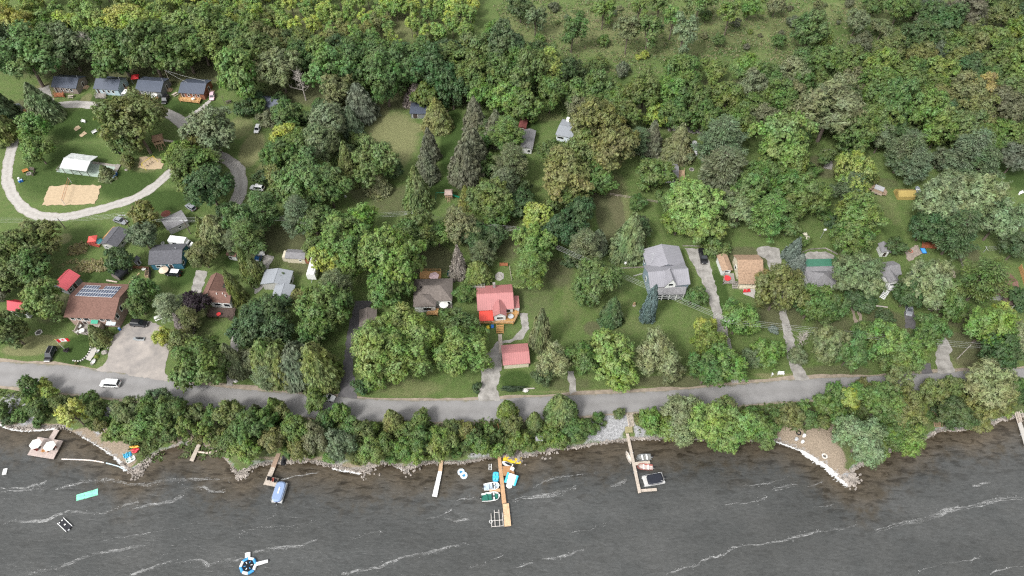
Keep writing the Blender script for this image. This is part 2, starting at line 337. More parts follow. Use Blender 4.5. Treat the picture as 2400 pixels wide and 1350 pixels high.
# --- roads, lanes and paths: sheets on the level ground, a few mm above one another
LIFT = [0.012]
def cr(pts, k=6):                                    # smooth curve through points
    out = []
    for i in range(len(pts)-1):
        p0, p1, p2, p3 = pts[max(i-1,0)], pts[i], pts[i+1], pts[min(i+2, len(pts)-1)]
        for j in range(k):
            t = j/k; out.append(tuple(.5*(2*p1[a]+(p2[a]-p0[a])*t+(2*p0[a]-5*p1[a]+4*p2[a]-p3[a])*t*t+(3*p1[a]-p0[a]-3*p2[a]+p3[a])*t**3) for a in (0,1)))
    return out+[pts[-1]]
def sheet(name, m, up, lo, jit=0.0):
    """ribbon between an upper and a lower edge given in picture points"""
    k = 140; LIFT[0] += .004
    def res(e):
        e = np.array([U(*p)[:2] for p in cr(e)]); s = np.concatenate([[0], np.cumsum(np.hypot(*np.diff(e, axis=0).T))])
        q = np.linspace(0, s[-1], k); return np.stack([np.interp(q, s, e[:,0]), np.interp(q, s, e[:,1])], 1)
    a, c_ = res(up), res(lo); rr = random.Random(name); mb = MB(); rows = 7
    ja = [0]*2
    for i in range(k):
        va = a[i]-c_[i]; u = va/(np.hypot(*va)+1e-9); ja = [.7*ja[0]+rr.uniform(-1,1)*jit, .7*ja[1]+rr.uniform(-1,1)*jit]
        p, q = c_[i]+u*ja[0], a[i]+u*ja[1]
        for r in range(rows):
            t = r/(rows-1); x = p*(1-t)+q*t; mb.v.append((x[0], x[1], LIFT[0]))
    for i in range(k-1):
        for r in range(rows-1):
            j = i*rows+r; mb.f.append((j, j+rows, j+rows+1, j+1))
    for f in mb.f[:1]:
        p, q, w = (Vector(mb.v[t]) for t in f[:3])
        if (q-p).cross(w-p).z < 0: mb.f = [g[::-1] for g in mb.f]
    o = mb.build(name, m); o['kind'] = 'structure'; attr(o, 'cross', np.tile(np.arange(rows)/(rows-1), k)); return o
def lane(name, m, ctr, wid, jit=.25):
    P = [U(*p) for p in cr(ctr)]; L, Rr = [], []
    for i, p in enumerate(P):
        d = (P[min(i+1,len(P)-1)]-P[max(i-1,0)]).normalized(); nrm = Vector((-d.y, d.x, 0)); w = wid[0]+(wid[1]-wid[0])*i/(len(P)-1)
        L.append(PX(p+nrm*w/2)); Rr.append(PX(p-nrm*w/2))
    return sheet(name, m, L[::2]+[L[-1]], Rr[::2]+[Rr[-1]], jit)
def plot(name, m, poly, z=None, kind='structure'):
    if z is None: LIFT[0] += .004; z = LIFT[0]
    P = [U(*p) for p in poly]; mb = MB(); ring = []
    rr = random.Random(name+str(poly[0]))
    for i in range(len(P)):
        a, c_ = P[i], P[(i+1) % len(P)]; k = max(1, int((c_-a).length/.8))
        for j in range(k):
            q = a.lerp(c_, j/k); w = .1 if j == 0 else .30; ring.append((q.x+rr.uniform(-w,w), q.y+rr.uniform(-w,w)))
    mb.prism(ring, z-.008, z); mb.f = [mb.f[1]]
    o = mb.build(name, m); o['kind'] = kind; return o
ASPH = M("road_surface", (.225,.218,.214), .9, .13, .28, .2, detail=9, bump=.1, track=.16)
GRAVEL = M("pale_gravel", (.37,.35,.325), .95, .16, 1.1, .1, detail=9, bump=.3, track=.22)
GRAVD = M("grey_gravel", (.30,.285,.265), .95, .28, .55, .1, detail=12, bump=.3, c2=(.165,.155,.14))
DKASPH = M("dark_asphalt", (.105,.100,.102), .9, .2, .8, .2)
SANDM = M("play_sand", (.40,.31,.205), .95, .14, 1.4, .1, detail=9, bump=.3)
SHOULD = M("road_shoulder_dirt", (.26,.215,.17), .95, .3, .8, .1, detail=9)
ru = [(-300,832),(0,848),(150,855),(226,866),(392,890),(530,908),(700,922),(800,930),(950,938),(1120,937),(1300,928),(1450,922),(1600,912),(1750,898),(1900,887),(2060,880),(2200,872),(2300,868),(2400,862),(2750,842)]
rl = [(-300,888),(0,905),(120,918),(280,935),(400,945),(550,965),(700,978),(850,987),(1000,990),(1150,988),(1300,980),(1450,968),(1600,960),(1760,948),(1900,938),(2050,926),(2160,918),(2250,910),(2400,895),(2750,868)]
sheet("road_shoulder", SHOULD, [(x,y-5) for x,y in ru], [(x,y+5) for x,y in rl], .35)
sheet("road", ASPH, ru, rl, .08)
LANES = [("gravel_lane", GRAVEL, [(40,305),(62,288),(98,264),(130,249),(175,244),(222,247),(262,250),(315,256),(380,263),(412,276),(436,300),(455,325),(490,358),(520,368),(548,386),(562,412),(563,445),(550,480),(530,520),(520,545)], (3.9,4.5)),
 ("gravel_lane", GRAVEL, [(52,298),(34,325),(24,362),(18,398),(20,432),(36,468),(64,494),(100,507),(150,508),(210,496),(268,481),(320,462),(360,438),(395,408),(430,375),(470,348)], (3.4,3.6)),
 ("gravel_lane", GRAVEL, [(432,286),(452,271),(472,255),(492,236)], (3.6,1.4)),
 ("gravel_lane", GRAVD, [(118,248),(108,232),(100,216),(96,205)], (3.4,6.)),
 ("garden_path", GRAVD, [(1565,300),(1610,304),(1660,309),(1760,311)], (2.6,2.6)), ("garden_path", GRAVD, [(1941,350),(1941,372),(1940,396)], (2.6,2.6))]
for nm, m, ct, w in LANES: lane(nm, m, ct, w, .18)
PLOTS = [("parking_lot", M("worn_lot_paving", (.33,.295,.265), .9, .12, .22, .15, detail=12, c2=(.185,.172,.165)), [(262,790),(282,775),(300,758),(354,753),(385,770),(400,813),(388,850),(386,872),(396,893),(224,867),(240,858),(252,842)]),
 ("driveway", GRAVD, [(461,633),(487,637),(471,690),(447,684)]),
 ("driveway", DKASPH, [(832,705),(872,705),(838,790),(826,860),(838,935),(792,931),(805,860),(812,790)]),
 ("driveway", GRAVD, [(1217,735),(1237,735),(1240,770),(1226,795),(1176,806),(1176,860),(1164,905),(1172,940),(1122,940),(1128,870),(1140,830),(1165,800),(1200,795),(1222,770)]),
 ("driveway", GRAVD, [(1604,582),(1655,583),(1672,650),(1694,740),(1712,800),(1745,893),(1716,899),(1690,820),(1672,740),(1650,670),(1622,615)]),
 ("driveway", GRAVD, [(1330,870),(1345,870),(1352,918),(1336,926)]),
 ("driveway", GRAVD, [(1774,582),(1800,576),(1826,583),(1833,640),(1840,720),(1862,800),(1872,850),(1897,890),(1862,892),(1845,840),(1832,760),(1816,690),(1803,630),(1794,606),(1776,598)]),
 ("driveway", GRAVD, [(2213,783),(2232,823),(2223,831),(2238,874),(2198,875),(2192,833),(2197,809)]),
 ("driveway", DKASPH, [(2158,850),(2180,850),(2186,875),(2160,877)]), ("driveway", DKASPH, [(2118,730),(2142,730),(2146,770),(2122,770)]),
 ("driveway", GRAVD, [(618,598),(642,601),(630,628),(612,680),(598,690),(590,660),(606,640)]),
 ("tyre_track", SHOULD, [(1993,712),(2000,712),(2010,758),(2003,758)]), ("tyre_track", SHOULD, [(2006,712),(2012,712),(2022,758),(2015,758)]),
 ("driveway", GRAVD, [(545,770),(562,770),(556,850),(545,905),(530,905),(538,840)]),
 ("footpath", CONC, [(220,807),(232,809),(212,846),(202,843)]),
 ("gravel_bed", M("white_pebbles", (.34,.31,.29), .9, .4, 2.), [(244,786),(264,792),(264,806),(252,818),(238,812)]),
 ("sand_court", SANDM, [(116,437),(176,433),(237,435),(231,458),(222,478),(160,481),(99,482),(107,460)]),
 ("sand_pit", SANDM, [(328,369),(356,368),(385,375),(379,396),(350,398),(323,393)]),
 ("sand_pit", SANDM, [(173,303),(184,294),(190,300),(178,308)]), ("sand_pit", SANDM, [(186,317),(197,308),(205,313),(192,322)]),
 ("paving_slab", CONC, [(1740,668),(1770,668),(1768,700),(1742,690)]),
 ("stone_patio", M("patio_stone", (.27,.225,.19), .9, .35, 1.8), [(2118,589),(2150,575),(2162,595),(2129,613)]),
 ("stone_patio", M("pale_patio_stone", (.30,.285,.26), .9, .3, 1.5), [(1160,645),(1167,638),(1180,641),(1181,653),(1172,659),(1161,653)]),
 ("stone_patio", GRAVD, [(1882,597),(1900,590),(1935,590),(1956,600),(1956,612),(1884,612)]),
 ("dirt_yard", SHOULD, [(18,266),(45,262),(66,250),(70,268),(48,284),(20,282)])]
for nm, m, p in PLOTS: plot(nm, m, p)

# ------------------------------------------------------------------ buildings
def frame_of(FL, FR, BR, he):
    a, b_, c_ = U(*FL, he), U(*FR, he), U(*BR, he); ux = (b_-a); Wd = ux.length; ux.normalize(); uy = Vector((-ux.y, ux.x, 0))
    Dp = (c_-b_).dot(uy); ctr = a+ux*Wd/2+uy*Dp/2; return Vector((ctr.x, ctr.y, 0)), math.atan2(ux.y, ux.x), Wd, Dp
def gable(root, rm, wm_, cx, cy, Wd, Dp, he, hr, ridge='x', ov=.35, z0=0, rm_back=None, hip=0, names=('wall','roof'), low=None):
    """walls + pitched roof in the local frame of root, centred on (cx,cy)"""
    T = .16; half = (Dp if ridge == 'x' else Wd)/2; ln = (Wd if ridge == 'x' else Dp)/2
    def pt(a, s, z): return (cx+a, cy+s, z) if ridge == 'x' else (cx+s, cy+a, z)
    hw = he+(hr-he)*ov/half-T-.02; top = hr-T-.03
    if wm_:
        li, hi_ = ln-ov, half-ov; prof = [(-hi_, z0), (hi_, z0), (hi_, hw), (0, top if not hip else hw), (-hi_, hw)]
        mb = MB(); rings = [[pt(sx*li, s, z) for s, z in prof] for sx in (-1, 1)]
        mb.loft(rings); mb.build(names[0], wm_, root)
    parts = [(-1, rm), (1, rm_back or rm)] if rm_back else [(0, rm)]
    for sd_, m in parts:
        mb = MB()
        for s in ((-1, 1) if sd_ == 0 else (sd_,)):
            i = hip
            v = [pt(-ln, s*half, he), pt(ln, s*half, he), pt(ln-i, 0, hr), pt(-ln+i, 0, hr)]
            w = [(p[0], p[1], p[2]-T) for p in v]
            mb.add(v+w, [(0,1,2,3),(7,6,5,4),(0,4,5,1),(1,5,6,2),(2,6,7,3),(3,7,4,0)])
        if hip:
            for s in (-1, 1):
                v = [pt(s*ln, -half, he), pt(s*ln, half, he), pt(s*(ln-hip), 0, hr)]; w = [(p[0], p[1], p[2]-T) for p in v]
                mb.add(v+w, [(0,1,2),(5,4,3),(0,3,4,1),(1,4,5,2),(2,5,3,0)])
        mb.build(names[1], m, root)
    # bargeboard cap along the ridge
    mb = MB(); mb.tube(pt(-ln+hip, 0, hr+.01), pt(ln-hip, 0, hr+.01), .07, .07, 6); mb.build('ridge_cap', rm, root)
def opening(root, side, u, z, w, h, Wd, Dp, ov=.35, cx=0, cy=0, door=False, col=None, frame=None):
    hx, hy = Wd/2-ov, Dp/2-ov
    if side == 'F': o, ax, nr = Vector((cx+u, cy-hy, z)), Vector((1,0,0)), Vector((0,-1,0))
    elif side == 'B': o, ax, nr = Vector((cx+u, cy+hy, z)), Vector((-1,0,0)), Vector((0,1,0))
    elif side == 'R': o, ax, nr = Vector((cx+hx, cy+u, z)), Vector((0,1,0)), Vector((1,0,0))
    else: o, ax, nr = Vector((cx-hx, cy+u, z)), Vector((0,-1,0)), Vector((-1,0,0))
    up = Vector((0,0,1))
    def slab(mb, a0, a1, b0, b1, n0, n1):
        vs = [o+ax*a+up*b_+nr*c_ for c_ in (n0, n1) for a, b_ in ((a0,b0),(a1,b0),(a1,b1),(a0,b1))]
        mb.add(vs, [(3,2,1,0),(4,5,6,7),(0,1,5,4),(1,2,6,5),(2,3,7,6),(3,0,4,7)])
    t = .11; mb = MB(); slab(mb, -w/2-t, -w/2, -h/2-t, h/2+t, -.02, .07); slab(mb, w/2, w/2+t, -h/2-t, h/2+t, -.02, .07)
    slab(mb, -w/2, w/2, h/2, h/2+t, -.02, .07)
    if not door: slab(mb, -w/2, w/2, -h/2-t, -h/2, -.02, .09)
    f = mb.build('door' if door else 'window', frame or WHITE, root)
    mb = MB(); slab(mb, -w/2, w/2, -h/2, h/2, -.02, .03)
    mb.build('door_leaf' if door else 'pane', col or (M("door_paint", (.06,.045,.04), .6) if door else GLASS), f)
    return f
def house(name, label, cat, FL, FR, BR, he, wall, roof, rg=None, hr=None, ridge='x', ov=.35, op=(), back=None, hip=0, group=None, g=0.0):
    loc, rz, Wd, Dp = frame_of(FL, FR, BR, he+g); loc.z = g
    root = thing(name, label, cat, loc, rz, group)
    m = Matrix.Translation(loc) @ Matrix.Rotation(rz, 4, 'Z')
    if rg:
        q = m @ (Vector((Wd/2, 0, 0)) if ridge == 'x' else Vector((0, -Dp/2, 0))); hr = min(max(rise(q.x, q.y, rg[1])-g, he+.45), he+4.2)
    gable(root, roof, wall, 0, 0, Wd, Dp, he, hr, ridge, ov, rm_back=back, hip=hip)
    for a in op:
        opening(root, a[0], a[1]*(Wd if a[0] in 'FB' else Dp), a[2], a[3], a[4], Wd, Dp, ov, door=len(a) > 5 and a[5] == 'd', col=a[6] if len(a) > 6 else None)
    return root, m.inverted(), Wd, Dp
def wing(root, inv, FL, FR, BR, he, wall, roof, rg=None, hr=None, ridge='y', ov=.3, hip=0, op=()):
    loc, rz, Wd, Dp = frame_of(FL, FR, BR, he); c_ = inv @ loc
    if rg:
        q = inv.inverted() @ Vector((c_.x, c_.y-Dp/2, 0)) if ridge == 'y' else inv.inverted() @ Vector((c_.x+Wd/2, c_.y, 0))
        hr = min(max(rise(q.x, q.y, rg[1]), he+.3), he+4)
    gable(root, roof, wall, c_.x, c_.y, Wd, Dp, he, hr, ridge, ov, hip=hip)
    for a in op: opening(root, a[0], a[1]*(Wd if a[0] in 'FB' else Dp), a[2], a[3], a[4], Wd, Dp, ov, c_.x, c_.y, len(a) > 5)
def loc2(inv, px, z): v = inv @ U(*px, z); return (v.x, v.y)
def slope(name, root, inv, poly, zs, m, T=.12):          # a lean-to roof: four picture points with their heights
    v = [inv @ U(*p, z) for p, z in zip(poly, zs)]; w = [p-Vector((0,0,T)) for p in v]
    mb = MB(); mb.add(v+w, [(0,1,2,3),(7,6,5,4),(0,4,5,1),(1,5,6,2),(2,6,7,3),(3,7,4,0)]); return mb.build(name, m, root)
def deck(label, poly, z, m, rail=None, stairs=None, name='wooden_deck', cat='deck', railm=None, group=None, skirt=None):
    """raised platform: floor, posts, rails along the listed edges, stairs"""
    P = [U(*p, z) for p in poly]; o = sum(P, Vector())/len(P); d = P[1]-P[0]; rz = math.atan2(d.y, d.x)
    g0 = ZT(o.x, o.y); root = thing(name, label, cat, (o.x, o.y, g0), rz, group); inv = (Matrix.Translation((o.x,o.y,g0)) @ Matrix.Rotation(rz,4,'Z')).inverted()
    L = [inv @ p for p in P]; mb = MB(); mb.prism([(p.x,p.y) for p in L], L[0].z-.16, L[0].z); mb.build('floor', m, root)
    ps = MB()
    for i, p in enumerate(L):
        c_ = p*.94; MB().bx(c_.x-.07,c_.x+.07,c_.y-.07,c_.y+.07,-.3,p.z-.17).build('post', m, root)
    for e in (rail or ()):
        a, b_ = L[e], L[(e+1) % len(L)]; a, b_ = a*.985, b_*.985; k = max(1, round((b_-a).length/1.4)); r = MB()
        for i in range(k+1):
            q = a.lerp(b_, i/k); r.bx(q.x-.05,q.x+.05,q.y-.05,q.y+.05,a.z,a.z+.95)
        for h in (.5, .95): r.tube((a.x,a.y,a.z+h), (b_.x,b_.y,b_.z+h), .055, .055, 4)
        r.build('railing', railm or m, root)
    if stairs:
        st = MB(); p0, p1 = inv @ U(*stairs[0], z), inv @ U(*stairs[1], 0 if len(stairs) < 4 else stairs[3]); wd = stairs[2]; dr = (p1-p0); n = max(3, int(abs(p0.z-p1.z)/.2))
        hd = Vector((dr.x, dr.y, 0)); run = hd.length/n; hd.normalize(); sv = Vector((-hd.y, hd.x, 0))
        for i in range(n):
            c_ = p0+hd*run*(i+.5); zz = p0.z-(p0.z-p1.z)*(i+1)/(n+1)
            st.box((c_.x, c_.y, zz), (run*.8, wd, .06), math.atan2(hd.y, hd.x))
        for s in (-.5, .5): st.tube(p0+sv*wd*s-Vector((0,0,.1)), p1+sv*wd*s, .06, .06, 4)
        for s in (-.5, .5): st.tube(p0+sv*wd*s+Vector((0,0,.8)), p1+sv*wd*s+Vector((0,0,.8)), .045, .045, 4)
        st.build('stairs', m, root)
    return root
NAVY = metalroof("navy_metal_roof", (.070,.082,.110)); NAVYB = NAVY
GREYSH = shingle("grey_shingle", (.19,.185,.19)); CHAR = shingle("charcoal_shingle", (.095,.095,.105)); BROWNSH = shingle("brown_shingle", (.155,.088,.070))
TANSH = shingle("tan_shingle", (.30,.205,.14), .35); LGREY = shingle("pale_grey_shingle", (.25,.265,.285), .12); TAUPE = shingle("taupe_shingle", (.155,.132,.118))
REDMET = metalroof("faded_red_metal_roof", (.36,.145,.14)); REDB = metalroof("bright_red_metal_roof", (.40,.03,.045)); GREYMET = metalroof("grey_metal_roof", (.235,.23,.25)); GREYMETY = metalroof("grey_metal_roof_side", (.235,.23,.25), 'Y')
GREENMET = metalroof("green_metal_roof", (.055,.175,.115)); REDBY = metalroof("red_shed_metal_roof", (.52,.09,.105), 'Y'); WHITEMET = M("streaky_white_metal_roof", (.46,.475,.465), .5, .30, .9, .4, band=('X', .6, .2))
SID_T = siding("taupe_siding", (.23,.19,.165)); SID_B = siding("pale_blue_siding", (.33,.42,.46)); SID_G = siding("slate_siding", (.17,.18,.185)); SID_R = siding("rust_wood_siding", (.25,.10,.06))
SID_W = siding("white_siding", (.62,.62,.60)); SID_C = siding("cream_siding", (.55,.50,.38)); SID_TEAL = siding("teal_siding", (.045,.14,.20)); SID_LG = siding("light_grey_siding", (.40,.39,.37)); BRICK = M("pink_brown_brick", (.30,.215,.18), .9, .2, 3.)
CEDARD = wood("fresh_cedar_deck", (.46,.27,.12)); GREYD = wood("grey_deck_boards", (.27,.245,.22)); REDD = wood("red_brown_deck", (.30,.12,.06)); TAND = wood("tan_dock_boards", (.44,.31,.20)); PALED = wood("bleached_boards", (.40,.345,.29))
CABW = [('F',-.36,1.35,.9,1.9,'d'),('F',-.14,1.6,.8,1.0),('F',.06,1.6,.8,1.0),('F',.24,1.6,.8,1.0),('R',.1,1.15,.95,1.95,'d')]
for lab, a, b_, c_, rg, w in (("cottage with dark navy metal roof and taupe siding at the dark tree edge",(118.7,203.3),(178,207.6),(196.7,178),(185.3,183.3),SID_T),
   ("cottage with navy metal roof and pale blue siding above the gravel lane",(218,207.6),(276,211.6),(293.3,181.3),(283.3,187.3),SID_B),
   ("cottage with navy metal roof and slate grey siding beside the light wooden pole",(315.3,212),(376.7,216),(392,182.7),(382,191.3),SID_G),
   ("cottage with navy metal roof, rust wood siding and a wide bright cedar deck",(417.3,217.3),(477.3,220.7),(489,187),(482,196),SID_R)):
    r, inv, w_, d_ = house("cottage", lab, "cottage", a, b_, c_, 2.7, w, NAVY, rg=rg, op=CABW, group="navy roofed rental cottages in a row")
    MB().tube((w_*.45, .3, 3.2), (w_*.45, .3, 5.4), .06).build('vent_pipe', GREYM, r)
    MB().bx(w_/2-.3, w_/2+.8, -.4, 1.4, 0, .5).bx(w_/2+.8, w_/2+1.2, -.4, 1.4, 0, .25).build('steps', TAND, r)
deck("small reddish deck with bench at the taupe cottage front", [(126,226),(151,226),(149,217),(128,217)], .6, REDD, (0,1,3))
deck("small grey deck cluttered with chairs at the pale blue cottage", [(223,229),(247,230),(249,219),(226,218)], .6, GREYD, (0,1,3))
deck("small cedar deck under the white parasol at the slate grey cottage", [(352,235),(366,239),(371,228),(357,225)], .6, CEDARD, (0,1))
deck("wide bright cedar deck along the rust coloured cottage", [(420,235.5),(467,241),(472.5,228.5),(423,226.5)], .7, CEDARD, (0,1,3))
house("cottage", "navy roofed cottage half hidden behind trees beside the grassy clearing", "cottage", (608,246),(652,256),(668,233), 2.7, SID_G, NAVY, rg=(662,236), op=[('F',.1,1.5,.9,1.)], group="navy roofed rental cottages in a row")
house("garden_shed", "small pale grey shed under the tall tree by the cottages", "shed", (564,217),(585,222),(592,206), 2.3, SID_LG, GREYSH, hr=3.3, op=[('F',.1,1.3,.7,.7)])
# pavilion: open-sided roof over a painted slab
loc, rz, Wd, Dp = frame_of((139,393.3),(202,401.3),(226,366), 2.7)
pav = thing("picnic_pavilion", "open pavilion with streaky white metal roof over a green slab", "pavilion", loc, rz); inv = (Matrix.Translation(loc) @ Matrix.Rotation(rz,4,'Z')).inverted()
q = inv.inverted() @ Vector((Wd/2, 0, 0)); gable(pav, WHITEMET, None, 0, 0, Wd, Dp, 2.7, max(3.2, min(5, rise(q.x, q.y, 378))), 'x')
for i in range(4):
    for s in (-1, 1): MB().bx(-Wd/2+.4+i*(Wd-.8)/3-.07, -Wd/2+.4+i*(Wd-.8)/3+.07, s*(Dp/2-.4)-.07, s*(Dp/2-.4)+.07, .02, 2.72).build('post', DKWOOD, pav)
pp = [loc2(inv, p, .18) for p in ((132,402),(264,419),(282,387),(163,372))]
MB().prism(pp, 0, .18).build('slab', M("green_painted_slab", (.30,.36,.31), .8, .18, .5), pav)
pp = [loc2(inv, p, .3) for p in ((257,418),(265,419),(283,386),(274,384))]
MB().prism(pp, .184, .32).build('bench_strip', GREYD, pav)
pp = [loc2(inv, p, .3) for p in ((218,378),(281,387),(277,391),(216,383))]
MB().prism(pp, .184, .26).build('boardwalk', GREYD, pav)
mb = MB(); e = [loc2(inv, p, .9) for p in ((136,398),(131,397),(145,382))]
mb.path([(x, y, .9) for x, y in e], .06); mb.path([(x, y, .5) for x, y in e], .05)
for x, y in e: mb.tube((x,y,0),(x,y,.9),.06)
mb.build('railing', GREYD, pav)
# the cluster of houses below the gravel loop
r, inv, w_, d_ = house("bungalow", "low pale bungalow with grey roof beside the red gazebo", "house", (233,572),(273.3,580),(300.7,540), 2.4, SID_LG, CHAR, hr=3.6, ridge='y', op=[('F',-.2,1.2,.9,.8),('R',-.1,1.3,1.,.7),('R',.25,1.3,.9,.7)])
deck("thin cedar deck wrapping the long side of the bungalow with red gazebo", [(226,573),(233,575),(272,532),(265,531)], .35, CEDARD, ())
deck("red painted deck under the red gazebo", [(206,573),(232,579),(238,566),(214,562)], .3, M("red_deck_paint", (.36,.06,.045), .7), (0,3))
r, inv, w_, d_ = house("bungalow", "plain grey roofed house with blank pale long wall by the power pole", "house", (392,540),(441,517),(429,490), 2.5, SID_LG, GREYSH, rg=(432,497.5), op=[('F',.05,1.3,.9,.6)])
r, inv, w_, d_ = house("bungalow", "teal walled house with charcoal shingle roof and white motorhome behind", "house", (347,620.7),(425.3,617.3),(435,570.7), 2.9, SID_TEAL, CHAR, rg=(427,585), op=[('F',-.25,1.5,1.2,.9),('F',-.1,1.5,1.2,.9),('F',.12,1.1,.95,2.,'d'),('R',.1,1.5,1.1,1.),('R',-.3,1.5,1.,1.)])
MB().tube((w_*.28, .6, 3.4),(w_*.28,.6,4.9),.12).build('flue', GREYM, r)
house("garden_shed", "little white shed with dark grey roof behind the round yard tree", "shed", (307,612),(318,616),(320,601), 2.1, SID_W, CHAR, hr=2.9, ridge='y', op=[('R',0,1.1,.7,1.6,'d')])
loc, rz, ln = heading((276,656),(298,634)); hut = thing("barrel_hut", "dark arched hut with a round grey end beside the brown fence", "hut", (loc.x, loc.y, 0), rz)
rings = [[(x, 1.55*math.cos(t), 1.25+1.35*math.sin(t)) for t in np.linspace(-.9, math.pi+.9, 16)] for x in (-ln/2, ln/2)]
MB().loft(rings).build('shell', M("dark_hut_sheet", (.030,.032,.038), .55, .2), hut)
MB().loft([[(x*1.02, 1.4*math.cos(t), 1.25+1.22*math.sin(t)) for t in np.linspace(-.9, math.pi+.9, 16)] for x in (-ln/2-.03, -ln/2)]).build('end_wall', M("grey_end_boards", (.20,.17,.155)), hut)
for x in (-ln*.3, ln*.3): MB().bx(x-.2, x+.2, -1.3, 1.3, 0, .32).build('skid', DKWOOD, hut)
house("red_roof_shed", "grey shed with bright red metal roof behind the solar panel house", "shed", (120,670),(156,681.3),(178.7,642.7), 2.7, SID_G, REDBY, hr=4.6, ridge='y', op=[('R',0,1.2,1.0,2.,'d'),('R',-.28,1.5,.8,.8)])
r, inv, w_, d_ = house("red_roof_shed", "pale shed with bright red metal roof tucked among trees near the big round tree", "shed", (16,727),(57.3,733.5),(76,708), 3.2, SID_W, REDB, rg=(63,711), op=[('R',.12,2.1,.7,.7),('R',-.22,1.2,.6,.9)])
# big brown house with the solar roof
r, inv, w_, d_ = house("solar_house", "large pink brown house with brown shingle roof carrying solar panels", "house", (148.7,743),(267.3,748.5),(308,666.7), 4.6, BRICK, BROWNSH, rg=(281.3,697.3), ov=.5,
   op=[('F',-.38,3.4,1.,1.3),('F',-.25,3.4,1.,1.1),('F',-.11,3.3,1.5,1.5),('F',.2,3.4,1.,1.2),('F',.33,3.4,1.1,1.2),('F',-.2,1.2,1.,2.1,'d'),('R',-.12,3.3,.9,1.5),('R',-.34,3.3,.9,1.5),('R',.1,1.2,.9,1.4)])
hr_ = rise(*((inv.inverted() @ Vector((w_/2, 0, 0)))[:2]), 697.3); sl = math.atan2(hr_-4.6, d_/2)
pm = MB(); pm.box((0,0,0), (.92,1.5,.05)); cells = M("solar_cells", (.03,.045,.085), .25, .45, .5, .6); rimM = M("panel_frame", (.55,.56,.58), .4, .05)
fm = MB(); [fm.box(c_, d) for c_, d in (((-.48,0,.01),(.07,1.6,.07)),((.48,0,.01),(.07,1.6,.07)),((0,-.78,.01),(.9,.07,.07)),((0,.78,.01),(.9,.07,.07)))]
p0 = None
for i in range(14):
    for k in range(3):
        if k == 2 and i in (6, 7): continue
        t = .30+k*1.62/(d_/2/math.cos(sl)); x = -w_/2+2.1+i*1.02*(w_-3.6)/14.4; y = (.10+k*.27)*d_/2; z = hr_-(y)*math.tan(sl)+.10
        if p0 is None: p0 = pm.build('solar_panel', cells, r); fr = fm.build('panel_frame', rimM, p0); o = p0
        else:
            o = p0.copy(); COL.objects.link(o); o.parent = r; f2 = fr.copy(); COL.objects.link(f2); f2.parent = o
        s_ = (w_-3.6)/14.4; sy = .26*d_/2/math.cos(sl)/1.6; o.location = (x, y, z); o.rotation_euler = (-sl, 0, 0); o.scale = (s_, sy, 1)
MB().box((w_*.05,-d_/2+.05,2.9),(1.9,1.1,.08),0,.35).build('awning', M("green_awning", (.05,.30,.20), .7), r)
MB().box((w_*.36,-d_/2+.0,2.4),(2.6,1.0,.08),0,.3).build('porch_roof', M("pale_porch_sheet", (.45,.50,.52), .5), r)
for x in (-.3*w_, .14*w_): MB().bx(x-.08, x+.08, -d_/2-2.6, -d_/2+.4, 0, 2.2).build('screen_wall', PALED, r)
deck("grey boarded terrace with white tables before the solar panel house", [(173,778.7),(205,785),(238,779),(244,760),(187,751)], .8, GREYD, (0,1), (( 215,784),(216,791),1.6))
# L-shaped brown bungalow
r, inv, w_, d_ = house("bungalow", "L-shaped white bungalow with brown shingle roof by the purple tree", "house", (485,706.7),(538.7,711),(548,676), 3.0, SID_W, BROWNSH, hr=4.7, op=[('F',-.12,1.5,1.9,1.),('F',.28,1.4,1.6,1.3),('R',0,1.5,1.,1.)])
wing(r, inv, (471,692),(508,697),(521,648), 3.05, SID_W, BROWNSH, hr=4.72, ridge='y')
for x, y in ((-.1,.7),(.15,.5),(.3,1.1)): MB().tube((x*w_, -y, 3.6),(x*w_,-y,4.75),.13).build('roof_vent', WHITE, r)
deck("dark brown deck below the L-shaped bungalow", [(486,742),(549,744),(552,722),(492,720)], .9, wood("dark_stained_deck", (.085,.06,.05)), (0,1,3), ((541,744),(541,752),1.4))
# pale grey house
r, inv, w_, d_ = house("bungalow", "house with very pale grey roof in two steps below the white camper", "house", (610,666),(677,669),(688,634.7), 2.9, SID_LG, LGREY, hr=3.9, ridge='y', op=[('R',0,1.4,1.,1.)])
wing(r, inv, (634,703),(681,705),(687,668), 2.6, SID_LG, LGREY, hr=3.45, ridge='y', op=[('F',.1,1.3,1.2,1.)])
r, inv, w_, d_ = house("garden_shed", "cream shed with weathered grey roof beside the white camper trailer", "shed", (667,605),(714,607.5),(720,586), 2.5, SID_C, GREYSH, hr=3.2, op=[('F',.22,1.4,.5,.6)])
MB().bx(-w_/2-1.2, -w_/2+.25, -1., 1.6, 0, 1.9).build('lean_to', SID_C, r); MB().bx(w_/2-.2, w_/2+.7, -d_/2+.4, d_/2-.4, 0, 2.1).build('wood_store', SID_R, r)
house("garden_shed", "low shed with mottled brown roof and white walls among trees", "shed", (529,598),(552,602),(562,584), 2.3, SID_W, BROWNSH, hr=3.0, ridge='x', op=[('F',-.2,1.0,.8,.8)])
